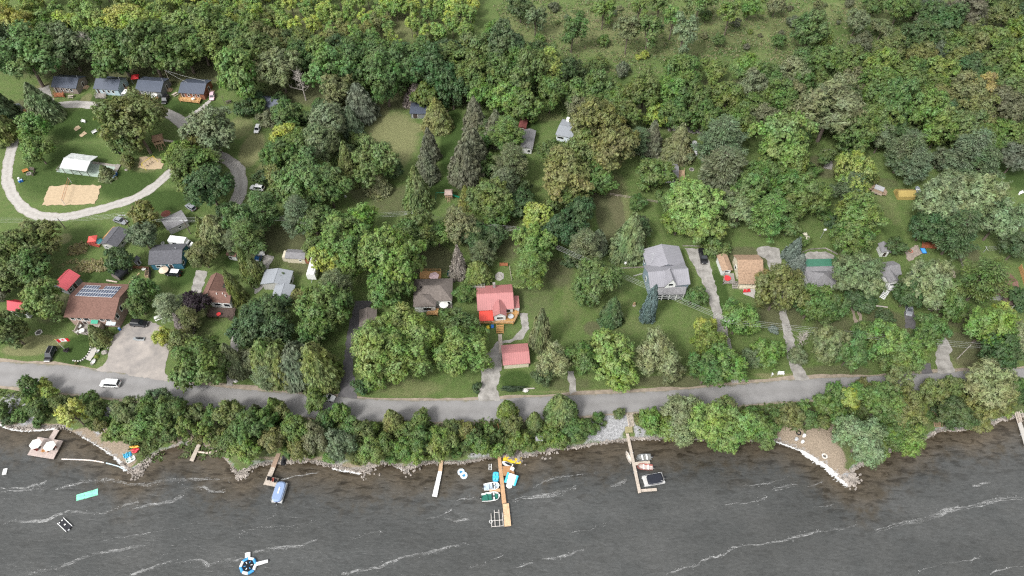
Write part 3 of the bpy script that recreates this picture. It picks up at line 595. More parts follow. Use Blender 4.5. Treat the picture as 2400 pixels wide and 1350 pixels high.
# charcoal hip roof house and its garage
r, inv, w_, d_ = house("bungalow", "wide house with taupe hip roof and a pink parasol behind", "house", (968,707),(1060,704.5),(1063,652), 3.0, SID_W, TAUPE, hr=5.0, hip=3.2, op=[('F',.36,1.5,1.5,1.2),('R',0,1.5,1.2,1.)])
wing(r, inv, (968,719),(1021,718.5),(1023,685), 3.03, SID_W, TAUPE, hr=4.7, hip=2.2, ridge='y', op=[('F',.1,1.4,2.2,1.3)])
for x, y in ((-.28,2.2),(-.15,3.1),(.05,3.1),(.2,2.3),(-.3,-.3)): MB().bx(x*w_-.16, x*w_+.16, y-.16, y+.16, 3.4, 5.0-abs(y)*.62+.25).build('roof_vent', BLACK, r)
deck("orange cedar deck with railing behind the taupe hip roof house", [(984,653),(1034,653),(1034,635),(986,635)], .7, CEDARD, (1,2,3))
deck("small reddish front deck below the taupe hip roof house", [(1000,737),(1026,738),(1028,722),(1003,722)], .7, CEDARD, (0,))
deck("grey terrace with round white table by the taupe hip roof house", [(1023,722),(1060,722),(1060,706),(1024,706)], .4, GREYD, (0,))
house("garage", "dark taupe roofed garage beside the dark asphalt driveway", "garage", (841,767),(883,763),(889,722), 2.6, SID_G, TAUPE, hr=3.5, ridge='y', op=[('F',-.1,1.,2.4,2.,'d')])
# red roofed house
r, inv, w_, d_ = house("red_roof_house", "white cottage with faded red metal roof and wraparound wooden deck", "house", (1119,728.5),(1205,723.5),(1203,666), 3.3, SID_W, REDMET, rg=(1202.7,684.7), op=[('F',.33,2.0,1.3,1.1),('F',-.3,1.5,1.2,1.)])
wing(r, inv, (1155,741.5),(1187,740.5),(1184,708), 3.6, SID_W, REDMET, rg=(1171,734.5), ridge='y', ov=.3, op=[('F',0,2.3,1.6,.9)])
slope('porch_roof', r, inv, [(1123,752.7),(1156.7,751),(1154,727),(1122.7,728)], [2.4,2.4,3.0,3.0], metalroof("vivid_red_porch_roof", (.62,.055,.035)))
for p in ((1124.5,751),(1155,749.5)): x, y = loc2(inv, p, 2.3); MB().bx(x-.07,x+.07,y-.07,y+.07,0,2.3).build('porch_post', WHITE, r)
c_ = [loc2(inv, p, 2.4) for p in ((1205,720.5),(1217,720.5),(1214.7,693.5),(1204.7,693.5))]; MB().prism(c_, 0, 2.2).build('side_room', SID_W, r)
slope('side_roof', r, inv, [(1204.4,721.5),(1218,721),(1215.5,693),(1204,693)], [2.7,2.35,2.35,2.7], REDMET)
x, y = loc2(inv, (1158,672), 4); MB().bx(x-.35,x+.35,y-.35,y+.35,3,5.6).build('chimney', M("grey_brick", (.24,.22,.21)), r)
deck("honey wooden deck with railings wrapping the red roofed white cottage", [(1123,757),(1204,758),(1217,732),(1206,724),(1122,730)], 1.1, wood("honey_deck", (.42,.235,.09)), (0,1), ((1172,760),(1172,782),1.9), railm=TAND)
house("garage", "detached garage with pink red ribbed metal roof on the gravel drive", "garage", (1178.7,856.3),(1242.7,851),(1237,804), 2.5, SID_C, REDMET, rg=(1241,822.7), op=[('L',0,1.1,2.4,2.1,'d')])
plank = thing("boardwalk", "narrow pale boardwalk from the deck stairs to the pink roofed garage", "boardwalk", U(1173,806), 0)
a, b_ = U(1172,784), U(1174,828); o = U(1173,806); MB().tube((a.x-o.x, a.y-o.y, .2),(b_.x-o.x,b_.y-o.y,.2),.01).box(((a.x+b_.x)/2-o.x,(a.y+b_.y)/2-o.y,.15),(1.0,(a-b_).length,.12), math.atan2((a-b_).y,(a-b_).x)-math.pi/2).build('boards', PALED, plank)
# grey house with two roofs
r, inv, w_, d_ = house("farmhouse", "large grey metal roofed house with a small front dormer and glazed porch", "house", (1519,632.5),(1608,624),(1600,576), 4.2, siding("blue_grey_siding", (.20,.26,.30)), GREYMETY, hr=5.9, ridge='y', op=[('L',.1,2.6,1.,1.2),('L',-.2,2.6,1.,1.2),('R',.1,2.6,1.,1.2)])
wing(r, inv, (1521,673),(1617,668.7),(1607,616), 4.4, siding("blue_grey_siding", (.20,.26,.30)), GREYMET, rg=(1615,629), ridge='x', op=[('L',.1,2.4,1.,1.4),('R',0,2.4,1.,1.4)])
wing(r, inv, (1557,670.5),(1586,669.5),(1583,642), 4.95, WHITE, GREYMETY, rg=(1574.5,655), ridge='y', op=[('F',0,5.1,1.2,1.0)])
slope('porch_roof', r, inv, [(1534,691),(1605.5,690),(1609.7,671.5),(1531,673)], [2.75,2.75,3.9,3.9], GREYSH)
c_ = [loc2(inv, p, 2.6) for p in ((1537,690),(1603,689),(1606,676),(1536,677))]; MB().prism(c_, 0, 2.5).build('porch_glazing', GLASS, r)
for k in range(5):
    t = k/4; x, y = c_[0][0]*(1-t)+c_[1][0]*t, c_[0][1]*(1-t)+c_[1][1]*t; MB().bx(x-.13,x+.13,y-.12,y+.1,0,2.62).build('porch_post', WHITE, r)
for h in (.8, 1.7): MB().tube((*c_[0],h),(*c_[1],h),.08).build('porch_rail', WHITE, r)
x, y = loc2(inv, (1526,618), 4.5); MB().tube((x,y,3.5),(x,y,9.2),.05).tube((x-.7,y,8.9),(x+.7,y,8.9),.03).tube((x-.5,y,8.3),(x+.5,y,8.3),.03).build('tv_mast', GREYM, r)
# tan house with trailer beside it
r, inv, w_, d_ = house("bungalow", "cream cottage with speckled tan shingle roof beside a narrow annex", "house", (1730,641),(1790,641),(1784.5,597), 3.0, SID_C, TANSH, rg=(1787,609), op=[('L',0,1.5,1.,1.1),('R',.1,1.5,1.,1.1)])
slope('porch_roof', r, inv, [(1731.4,665.5),(1794,665.5),(1790.5,638),(1730,638)], [2.35,2.35,3.02,3.02], TANSH)
for p in ((1733,664.5),(1763,664.5),(1792,664.5)): x, y = loc2(inv, p, 2.2); MB().bx(x-.1,x+.1,y-.1,y+.1,0,2.25).build('porch_post', SID_C, r)
c_ = [loc2(inv, p, .8) for p in ((1733,674),(1793,674),(1792,666),(1732,666))]; MB().prism(c_, 0, .8).build('porch_wall', SID_C, r)
house("annex_cabin", "narrow annex with tan shingle roof and white end beside the cream cottage", "cabin", (1693,635),(1718,633),(1711,595), 2.6, SID_W, TANSH, hr=3.05, ridge='y', op=[('F',0,1.7,1.2,.6)])
deck("small deck holding a red table between annex and cream cottage", [(1695,664),(1723,664),(1720,640),(1697,641)], .8, GREYD, (0,3), ((1722,658),(1723,677),1.5))
# green and grey roofed house
r, inv, w_, d_ = house("bungalow", "white house with green metal back roof and grey shingle front roof", "house", (1893,652),(1967,650),(1957.8,605.7), 3.0, SID_W, GREYSH, rg=(1967.7,623.7), back=GREENMET, op=[('L',-.1,1.5,.9,1.1),('L',.2,1.5,.9,1.1)])
wing(r, inv, (1898.5,670),(1966,667),(1966,632), 3.04, SID_W, GREYSH, hr=5.0, ridge='y', hip=2.5, op=[('F',-.25,1.2,1.,2.),('F',.2,1.5,1.4,1.1)])
r, inv, w_, d_ = house("bungalow", "grey roofed house with white porch steps half under the mossy tree", "house", (2058,650),(2114,643),(2105.5,610), 3.2, SID_W, GREYSH, hr=4.6, ridge='x', op=[('R',0,1.5,1.,1.)])
wing(r, inv, (2082,662),(2108,661),(2106,632), 3.24, SID_W, GREYSH, hr=4.3, ridge='y', op=[('F',0,1.7,1.6,.7)])
deck("white railed porch stairs below the grey roofed house", [(2080,680),(2110,679),(2107,664),(2082,665)], 1.2, WHITE, (0,1,3), ((2080,680),(2066,700),1.3), name='porch', cat='porch')
house("garden_shed", "small shed with pale grey roof and wooden step behind the mossy tree", "shed", (2067,592),(2089,592),(2086,570), 2.3, SID_W, GREYSH, hr=3.2, ridge='y', op=[('F',0,1.1,.9,1.8,'d')])
house("bungalow", "house with beige roof mostly hidden by the silvery tree", "house", (2152,655),(2240,660),(2234,628), 3.0, SID_B, shingle("beige_shingle", (.30,.25,.20)), hr=4.2, op=[('L',0,1.5,1.,1.)])
r, inv, w_, d_ = house("bungalow", "house with red brown roof and dark screened porch at the photo edge", "house", (2330,690),(2392,694),(2383,640), 3.0, SID_LG, BROWNSH, hr=4.3, ridge='x', op=[('R',0,1.5,1.,1.)])
slope('porch_roof', r, inv, [(2350,716),(2398,714),(2393,690),(2352,690)], [2.4,2.4,3.0,3.0], shingle("dark_porch_shingle", (.10,.07,.06)))
c_ = [loc2(inv, p, 2.3) for p in ((2353,714),(2396,712),(2392,694),(2354,696))]
for i, p in enumerate(((2353,714),(2367,713),(2381,713),(2396,712))): x, y = loc2(inv, p, 2.2); MB().bx(x-.09,x+.09,y-.09,y+.09,0,2.25).build('porch_post', WHITE, r)
MB().tube((*c_[0],1.),(*c_[1],1.),.06).build('porch_rail', WHITE, r)
# outbuildings up the middle
r, inv, w_, d_ = house("garden_shed", "dark navy metal shed at the top of the dry lawn", "shed", (959.5,266),(1001.5,266.5),(1000.5,240), 2.4, SID_G, NAVY, rg=(1001.5,255.5), op=[('F',-.2,1.1,1.6,1.9,'d')])
r, inv, w_, d_ = house("mobile_home", "white mobile home with pale grey roof half under the olive tree", "mobile home", (1301.5,315),(1341,324),(1339,283), 2.8, siding("white_blue_siding", (.55,.60,.65)), LGREY, hr=3.4, ridge='x', op=[('F',-.2,1.6,2.2,.9),('L',0,1.5,1.,.8)])
MB().bx(-w_*.15-.5,-w_*.15+.5,d_/2-1.0,d_/2-.1,2.7,4.2).build('chimney', WHITE, r)
house("garden_shed", "grey roofed shed at the edge of the bright lawn beside pines", "shed", (1219,347),(1248,350),(1245,305), 2.4, SID_W, GREYSH, hr=3.1, ridge='y', op=[('F',.2,1.2,.9,.9)])
house("garden_shed", "rusty red roofed shed under the bright green tree", "shed", (1214,300),(1233,302),(1233,266), 2.2, SID_R, M("rusty_roof", (.17,.055,.05), .7, .4, 1.), hr=2.9, ridge='y', op=[('F',0,1.,.8,1.7,'d')])
r, inv, w_, d_ = house("cottage", "small white cottage with dark grey roof and pale side deck", "cottage", (1559,416),(1590.5,417.5),(1590.7,384.5), 2.7, SID_W, GREYSH, rg=(1591,391), op=[('F',0,1.5,1.2,1.),('F',.33,1.5,.9,1.),('F',-.3,1.5,.9,1.)])
deck("pale wooden deck on the side of the small white cottage", [(1591,428),(1604,430),(1603,399),(1591,398)], .8, TAND, (1,))
house("boat_shed", "tiny grey roofed shed on the bank above the water", "shed", (1255.5,1034),(1272.5,1033),(1271,1018), 2.0, SID_LG, GREYMET, hr=2.6, g=-1.5, op=[('F',.1,.9,.7,1.6,'d')])

# ------------------------------------------------------------------ trees
lm, n, l, b = nodes("leaves")
oi = n.new("ShaderNodeObjectInfo"); gi = n.new("ShaderNodeNewGeometry"); tc = n.new("ShaderNodeTexCoord")
cn = noise(6.5, 2, .5)
hsv = n.new("ShaderNodeHueSaturation")
of = n.new("ShaderNodeVectorMath"); of.operation = 'ADD'; l.new(tc.outputs["Object"], of.inputs[0]); l.new(oi.outputs["Location"], of.inputs[1])
l.new(mth('ADD', rng(gi.outputs["Random Per Island"], 0, 1, -.02, .02), rng(noise(1.3, 3, .6, of.outputs[0]), .32, .68, .470, .530)), hsv.inputs["Hue"])
l.new(rng(noise(1.7, 3, .6, of.outputs[0]), .3, .7, .80, 1.08), hsv.inputs["Saturation"])
l.new(mth('MULTIPLY', rng(gi.outputs["Random Per Island"], 0, 1, .72, 1.30), rng(cn, .3, .7, .76, 1.28)), hsv.inputs["Value"])
l.new(oi.outputs["Color"], hsv.inputs["Color"]); l.new(hsv.outputs[0], b.inputs["Base Color"])
b.inputs["Roughness"].default_value = .55; b.inputs["Specular IOR Level"].default_value = .35
tr = n.new("ShaderNodeBsdfTranslucent"); l.new(hsv.outputs[0], tr.inputs[0]); ms = n.new("ShaderNodeMixShader"); ms.inputs[0].default_value = .28
l.new(b.outputs[0], ms.inputs[1]); l.new(tr.outputs[0], ms.inputs[2]); l.new(ms.outputs[0], n["Material Output"].inputs[0])
LEAF = lm; BARK = M("bark", (.13,.105,.085), .95, .3, 4.); PBARK = M("pale_dead_wood", (.36,.325,.295), .9, .2, 4.)
def leafmesh(name, P, Nn, T, L, Wd):
    """one small bent leaf spray per point: P centre, Nn normal, T long direction"""
    k = len(P); Nn = Nn/np.linalg.norm(Nn, axis=1)[:, None]; T = T-Nn*(T*Nn).sum(1)[:, None]; T /= np.linalg.norm(T, axis=1)[:, None]+1e-9
    B = np.cross(Nn, T); L = L[:, None]; Wd = Wd[:, None]
    v = np.stack([P-T*L, P+B*Wd+Nn*Wd*.25, P+T*L, P-B*Wd+Nn*Wd*.25], 1).reshape(-1, 3).astype(np.float32)
    me = bpy.data.meshes.new(name); me.vertices.add(4*k); me.vertices.foreach_set('co', v.ravel()); me.loops.add(4*k)
    me.loops.foreach_set('vertex_index', np.arange(4*k, dtype=np.int32)); me.polygons.add(k); me.polygons.foreach_set('loop_start', np.arange(0, 4*k, 4, dtype=np.int32))
    me.update(calc_edges=True); me.materials.append(LEAF); return me
def unit(r, k): v = r.normal(size=(k, 3)); return v/np.linalg.norm(v, axis=1)[:, None]
def broad(seed, lobes, leaves, leaf, az=.95, lob=(.26,.42), spray=.0, cz=1.25, open_=.0):
    """crown made of leaf clumps (lobes) spread through an uneven ellipsoid; returns crown mesh and trunk mesh"""
    r = np.random.RandomState(seed); C = []; lean = r.normal(size=3)*.12
    tries = 0
    while len(C) < lobes and tries < 4000:
        tries += 1; d = unit(r, 1)[0]; d[2] = abs(d[2])*1.0-.30*r.rand() if r.rand() < .8 else d[2]
        d /= np.linalg.norm(d); rad = r.uniform(.45, .80) if r.rand() < .85 else r.uniform(.1, .45)
        c_ = d*rad*np.array([1, 1, az])*(1+.20*math.sin(3*math.atan2(d[1], d[0])+seed)+.12*math.sin(5*math.atan2(d[1], d[0])+2*seed))+lean*rad; s = r.uniform(*lob)*(1.08-.22*rad)
        if all(np.linalg.norm(c_-q[0]) > .62*(s+q[1])*.86 for q in C): C.append((c_, s))
    C = C or [(np.zeros(3), .6)]
    # every lobe carries separate tufts of leaves on its outside, with dark gaps between them
    tc_, td, tr_ = [], [], []; tuft = max(.066, min(.2, lob[0]*.29))
    for c_, s in C:
        m = max(6, int(2.3*s*s/(tuft*tuft))); d = unit(r, m); oc = c_/(np.linalg.norm(c_)+.05)
        d = d+oc*.55+np.array([0,0,.35]); d /= np.linalg.norm(d, axis=1)[:, None]
        tc_.append(c_+d*(s*r.uniform(.55, 1.22, m))[:, None]*np.array([1,1,.88])); td.append(d); tr_.append(tuft*r.uniform(.65, 1.3, m))
    tc_, td, tr_ = np.concatenate(tc_), np.concatenate(td), np.concatenate(tr_)
    w = tr_**2; w /= w.sum(); idx = r.choice(len(tc_), leaves, p=w); d0 = td[idx]; q = unit(r, leaves)*(r.rand(leaves)**.5)[:, None]
    q = q+d0*(q*d0).sum(1)[:, None]*(.35+spray*2.2); P = tc_[idx]+q*tr_[idx][:, None]; P[:,2] += cz
    d = d0*.6+q*.7; Nn = d+np.array([0,0,.45])+unit(r, leaves)*.5; T = unit(r, leaves)*.8+d0*spray*2+np.array([0,0,spray*.6])
    L = leaf*r.uniform(.6, 1.35, leaves); cm = leafmesh("crown", P, Nn, T, L*(1+spray*.5), L*r.uniform(.5, .8, leaves)*(1-spray*.35))
    mb = MB(); mb.tube((0,0,-.03), (lean[0]*.3,lean[1]*.3,cz*.6), .062, .045, 7)
    top = Vector((lean[0]*.3, lean[1]*.3, cz*.6)); mb.tube(top, (lean[0],lean[1],cz+.35*az), .045, .012, 6)
    for q in sorted(C, key=lambda q: -q[1])[:9]:
        z0 = r.uniform(.4, .75)*cz; s0 = Vector((lean[0]*.3, lean[1]*.3, z0)); e = Vector((q[0][0], q[0][1], q[0][2]+cz)); m_ = s0.lerp(e, .55)+Vector((0,0,.05))
        mb.tube(s0, m_, .026, .017, 5); mb.tube(m_, e, .017, .005, 4)
    o = mb.build("trunk", BARK); tm = o.data; bpy.data.objects.remove(o); return cm, tm
def spruce(seed, tiers, per, leaves, leaf, taper=1.0, droop=.16, gap=.55):
    """unit height 1, base radius 1 (scaled separately): whorls of drooping boughs"""
    r = np.random.RandomState(seed); P = []; Nn = []; T = []; L = []; mb = MB(); mb.tube((0,0,-.02),(0,0,.97),.055,.006,7)
    for k in range(tiers):
        t = (k+.4)/tiers; z = .06+.92*t; R = (1-t)**taper*r.uniform(.86, 1.1)+.03; nb = max(5, int(per*(1-t)+5))
        for j in range(nb):
            a = 2*math.pi*(j+r.rand()*.8)/nb; Rb = R*r.uniform(.72, 1.12); zz = z+r.uniform(-.5, .5)/tiers
            if k % 2 == 0 and k < tiers*.8: mb.tube((0,0,zz),(math.cos(a)*Rb*.85,math.sin(a)*Rb*.85,zz-droop*Rb*.5),.02,.004,3)
            m = max(5, int(leaves*(R+.12)/tiers/nb*1.6)); s = .18+.86*np.sqrt(r.rand(m)); lat = r.normal(size=m)*(.10+.16*(1-s))*(Rb+.08)
            x = math.cos(a)*Rb*s-math.sin(a)*lat; y = math.sin(a)*Rb*s+math.cos(a)*lat; zq = zz-droop*Rb*s*s*.5+r.normal(size=m)*.012+.02*s
            P.append(np.stack([x,y,zq],1)); dv = np.array([math.cos(a), math.sin(a), 0])
            Nn.append(np.tile(dv*.35+np.array([0,0,.9]), (m,1))+unit(r, m)*.45); T.append(np.tile(dv, (m,1))+unit(r, m)*.6); L.append(leaf*r.uniform(.6,1.3,m))
    P, Nn, T, L = np.concatenate(P), np.concatenate(Nn), np.concatenate(T), np.concatenate(L)
    return P, Nn, T, L, mb
def conifer(seed, H, **kw):
    P, Nn, T, L, mb = spruce(seed, **kw); P[:,2] *= H; cm = leafmesh("crown", P, Nn, T, L, L*.5)
    mb.v = [(x, y, z*H) for x, y, z in mb.v]; o = mb.build("trunk", BARK); tm = o.data; bpy.data.objects.remove(o); return cm, tm
def pine(seed, leaves=11000, leaf=.055):
    """white pine: separate flat feathery boughs on a tall stem, gaps between the storeys; crown radius 1"""
    r = np.random.RandomState(seed); P, Nn, T, L = [], [], [], []; mb = MB(); H = 2.5; mb.tube((0,0,-.03),(0,0,H*.97),.06,.012,7); boughs = []
    for k in range(9):
        t = k/8; z = .75+1.72*t; R = (1.05-.75*t**1.5)*r.uniform(.85, 1.1); nb = 6 if k < 7 else 4; a0 = r.rand()*6
        for j in range(nb):
            a = a0+2*math.pi*j/nb+r.uniform(-.3,.3); Rb = R*r.uniform(.65,1.15); e = Vector((math.cos(a)*Rb*.8, math.sin(a)*Rb*.8, z+.10*Rb)); mb.tube((0,0,z-.12), e, .022, .006, 4); boughs.append((a, Rb, z))
    tot = sum(q[1] for q in boughs)
    for a, Rb, z in boughs:
        for _ in range(4):
            m = int(leaves*Rb/tot/4); s = r.uniform(.35, 1.0); off = r.normal()*.17*(1.2-s*.5); c_ = np.array([math.cos(a)*Rb*s-math.sin(a)*off, math.sin(a)*Rb*s+math.cos(a)*off, z+.14*s*Rb+r.normal()*.03])
            d = unit(r, m); rr = r.uniform(.08, .20, m)*(1.15-.3*s); P.append(c_+d*rr[:,None]*np.array([1.25,1.25,.5]))
            o = np.array([math.cos(a), math.sin(a), .45]); T.append(o+d*.9); Nn.append(np.array([0,0,.8])+d*.5+unit(r,m)*.5); L.append(leaf*r.uniform(.6,1.3,m))
    P, Nn, T, L = map(np.concatenate, (P, Nn, T, L)); cm = leafmesh("crown", P, Nn, T, L, L*.33); o = mb.build("trunk", BARK); tm = o.data; bpy.data.objects.remove(o); return cm, tm
def dead(seed, mat_=None):
    r = random.Random(seed); mb = MB(); mb.tube((0,0,-.03),(.04,.02,2.4),.055,.008,6)
    for k in range(34):
        z = r.uniform(.7, 2.3); a = r.uniform(0, 6.28); R = (2.6-z)*.42*r.uniform(.5,1.2); e = Vector((math.cos(a)*R, math.sin(a)*R, z+R*r.uniform(.15,.8))); mb.tube((.02,.01,z), e, .020, .007, 4)
        for _ in range(4):
            f = Vector((0,0,z)).lerp(e, r.uniform(.4,.95)); mb.tube(f, f+Vector((r.uniform(-.3,.3),r.uniform(-.3,.3),r.uniform(.0,.3))), .010, .003, 3)
    o = mb.build("trunk", PBARK); tm = o.data; bpy.data.objects.remove(o); return None, tm
PROTO = {}
PROTO['M'] = [broad(11, 34, 20000, .040, .95, (.24,.36), .35), broad(12, 30, 20000, .040, .9, (.25,.38), .45), broad(13, 38, 20000, .039, 1.0, (.22,.34), .3), broad(14, 26, 20000, .041, 1.05, (.22,.40), .5), broad(15, 44, 20000, .039, .88, (.19,.32), .4)]
PROTO['O'] = [broad(21, 24, 19000, .040, .92, (.28,.42), .0), broad(22, 28, 19000, .040, 1.0, (.25,.40), .05), broad(23, 22, 19000, .041, .85, (.28,.44), .0), broad(24, 30, 19000, .040, .95, (.24,.38), .1), broad(25, 18, 19000, .041, 1.05, (.26,.48), .1), broad(26, 36, 19000, .039, .9, (.20,.36), .2), broad(27, 26, 19000, .040, 1.1, (.22,.44), .0)]
PROTO['W'] = [broad(31, 40, 19000, .048, 1.05, (.18,.30), .9), broad(32, 36, 19000, .047, 1.0, (.2,.32), .8)]
PROTO['B'] = [broad(41, 12, 6000, .066, .8, (.32,.5), .15, .72), broad(42, 15, 6000, .066, .95, (.28,.46), .1, .8), broad(43, 10, 6000, .068, .7, (.34,.52), .2, .66)]
PROTO['A'] = [broad(51, 16, 5500, .062, 1.7, (.28,.44), .1, 1.95), broad(52, 14, 5500, .066, 1.5, (.3,.46), .1, 1.8), broad(53, 18, 6000, .06, 1.85, (.26,.42), .05, 2.1)]
PROTO['S'] = [conifer(61, 1., tiers=17, per=13, leaves=13000, leaf=.085, taper=.8), conifer(62, 1., tiers=14, per=12, leaves=12000, leaf=.09, droop=.26, taper=.85), conifer(63, 1., tiers=19, per=14, leaves=14000, leaf=.08, taper=.75)]
PROTO['C'] = [conifer(71, 1., tiers=22, per=17, leaves=15000, leaf=.085, taper=.58, droop=.05), conifer(72, 1., tiers=20, per=16, leaves=15000, leaf=.088, taper=.5, droop=-.05)]
PROTO['P'] = [pine(81), pine(82), pine(83)]
PROTO['D'] = [dead(91), dead(92)]
CZ = {'M': 1.25, 'O': 1.25, 'W': 1.25, 'B': .72, 'A': 1.95, 'P': 1.55, 'D': 1.4}
COLR = {'dk': (.062,.104,.036), 'md': (.094,.148,.038), 'lt': (.155,.225,.048), 'yl': (.250,.300,.054), 'ol': (.132,.156,.048), 'sv': (.165,.205,.100), 'bl': (.104,.140,.068), 'br': (.108,.122,.070),
        'rd': (.034,.023,.027), 'gy': (.21,.185,.160), 'or': (.215,.185,.055), 'bs': (.150,.190,.175), 'wh': (.6,.6,.5), 'lg': (.122,.190,.042), 'go': (.132,.158,.072)}
NAMEC = {'dk': 'dark green', 'md': 'mid green', 'lt': 'bright green', 'yl': 'yellow green', 'ol': 'olive green', 'sv': 'silvery green', 'bl': 'blue green', 'br': 'brownish', 'rd': 'dark purple', 'gy': 'grey',
         'or': 'orange tinted', 'bs': 'frosty blue', 'wh': 'white flowering', 'lg': 'fresh green', 'go': 'grey green'}
KIND = {'M': ('maple_tree', 'spiky leaved maple'), 'O': ('leafy_tree', 'round leafy tree'), 'W': ('feathery_tree', 'feathery tree'), 'B': ('shrub', 'shrub'), 'A': ('young_tree', 'slender young tree'), 'S': ('spruce_tree', 'spruce'),
        'C': ('cedar_tree', 'dense cedar'), 'P': ('pine_tree', 'tall pine'), 'D': ('dead_tree', 'bare dead tree')}
MARKS = [(175,380,"the white roofed pavilion"),(168,458,"the sand volleyball court"),(150,195,"the taupe cottage"),(255,200,"the pale blue cottage"),(350,205,"the slate grey cottage"),(450,210,"the rust coloured cottage"),(376,331,"the wooden playhouse"),
 (265,555,"the bungalow with red gazebo"),(415,518,"the plain grey roofed house"),(390,600,"the teal house"),(150,660,"the red roofed shed"),(40,718,"the smaller red roofed shed"),(220,715,"the solar panel house"),(325,800,"the paved parking lot"),(115,830,"the black car by the road"),(258,897,"the white minivan on the road"),
 (515,690,"the L-shaped brown roofed bungalow"),(650,655,"the pale grey stepped roof"),(692,596,"the cream shed"),(733,617,"the white camper trailer"),(1012,685,"the taupe hip roof house"),(865,745,"the dark garage"),(1165,715,"the red roofed white house"),(1210,832,"the pink roofed garage"),
 (815,830,"the dark asphalt driveway"),(930,320,"the dry round lawn"),(980,252,"the dark navy shed"),(1053,455,"the green slide playset"),(1322,300,"the white mobile home"),(1578,402,"the small white cottage"),(1565,625,"the large grey house"),(1650,600,"the black pickup"),(1755,635,"the tan roofed cottage"),(1925,640,"the green and grey roofed house"),
 (2095,635,"the grey house with porch stairs"),(2140,595,"the stone patio"),(2055,447,"the pop-up camper"),(2120,455,"the yellow tent"),(2370,670,"the red brown roof"),(1630,345,"the white boat on its trailer"),(2214,830,"the paved drive at the road bend"),(1640,306,"the gravel back lane"),(1940,372,"the shaded back path"),
 (107,1047,"the swim platform with parasols"),(310,1060,"the beached kayaks"),(495,1032,"the small bank deck"),(645,1085,"the L-shaped dock with chairs"),(1028,1120,"the white narrow dock"),(1185,1090,"the long cedar dock"),(1480,1060,"the dock with the pontoon boat"),(1265,1027,"the tiny bank shed"),(1880,1045,"the sandy beach"),(2195,980,"the wooden bank stairs"),(2390,985,"the concrete jetty"),
 (1440,80,"the open meadow"),(700,60,"the young aspen thicket"),(2350,60,"the far meadow corner")]
TREES = []
def put_tree(k, loc, sx, sz, colour, var, rz, label, group, rnd, nm=None, tint=None):
    cm, tm = PROTO[k][var % len(PROTO[k])]
    root = bpy.data.objects.new(nm or KIND[k][0], None); COL.objects.link(root); root.location = loc; root.rotation_euler = (0, 0, rz); e_ = rnd.uniform(-.13, .13) if k in 'MOWB' else 0; root.scale = (sx*(1+e_), sx*(1-e_), sz)
    j = lambda a: a*rnd.uniform(.86, 1.14)
    c_ = COLR[colour]; f = rnd.uniform(.9, 1.1); kf = 1.0 if colour == 'bs' else 1.3 if nm == 'aspen_tree' else 1.3 if k in 'SC' else 1.1; c_ = tuple(x*f for x in c_)
    for me, pn in ((cm, 'crown'), (tm, 'trunk')):
        if me is None: continue
        o = bpy.data.objects.new(pn, me); COL.objects.link(o); o.parent = root; o.color = (j(c_[0])*kf, c_[1]*kf, j(c_[2])*kf, 1)
    root['category'] = {'B': 'shrub'}.get(k, 'tree'); root['label'] = label
    if group: root['group'] = group
    return root
def place_round(px, py, r, k, cz):
    """centre of the crown is seen at (px,py) with radius r picture px"""
    Rm = r/8.0; z = cz*Rm
    for _ in range(4):
        p = U(px, py, z); g = ZT(p.x, p.y); Rm = r/SC(p); z = g+cz*Rm
    return (p.x, p.y, g), Rm
BK = [0]
def T_(px, py, r, k='O', c='md', sz=1.0):
    if py > 900 and k == 'O' and r < 46:
        BK[0] += 1; k = 'W' if BK[0] % 4 == 1 else 'A' if BK[0] % 9 == 3 else k; r *= .62 if k == 'A' else 1
    r *= .86 if py > 890 and k in 'OB' else 1.3 if k == 'A' else 1; sz *= 1 if k != 'O' else 1+.16*math.sin(px*1.7+py)
    p, Rm = place_round(px, py, r, k, CZ[k]*sz); TREES.append((px, py, r, k, c, p, Rm, Rm*sz))
def K_(tx, ty, bx, by, r, k='S', c='dk'):
    r *= 1.22
    """conifer whose tip is seen at row ty and whose skirt ends at (bx,by)"""
    p = U(bx, by, .4); Rm = r/SC(p); q = Vector((p.x, p.y+Rm*.75, 0)); g = ZT(q.x, q.y); h = max(rise(q.x, q.y, ty)-g, 2*Rm); TREES.append(((tx+bx)/2, (ty+by)/2, r, k, c, (q.x, q.y, g), Rm, h))
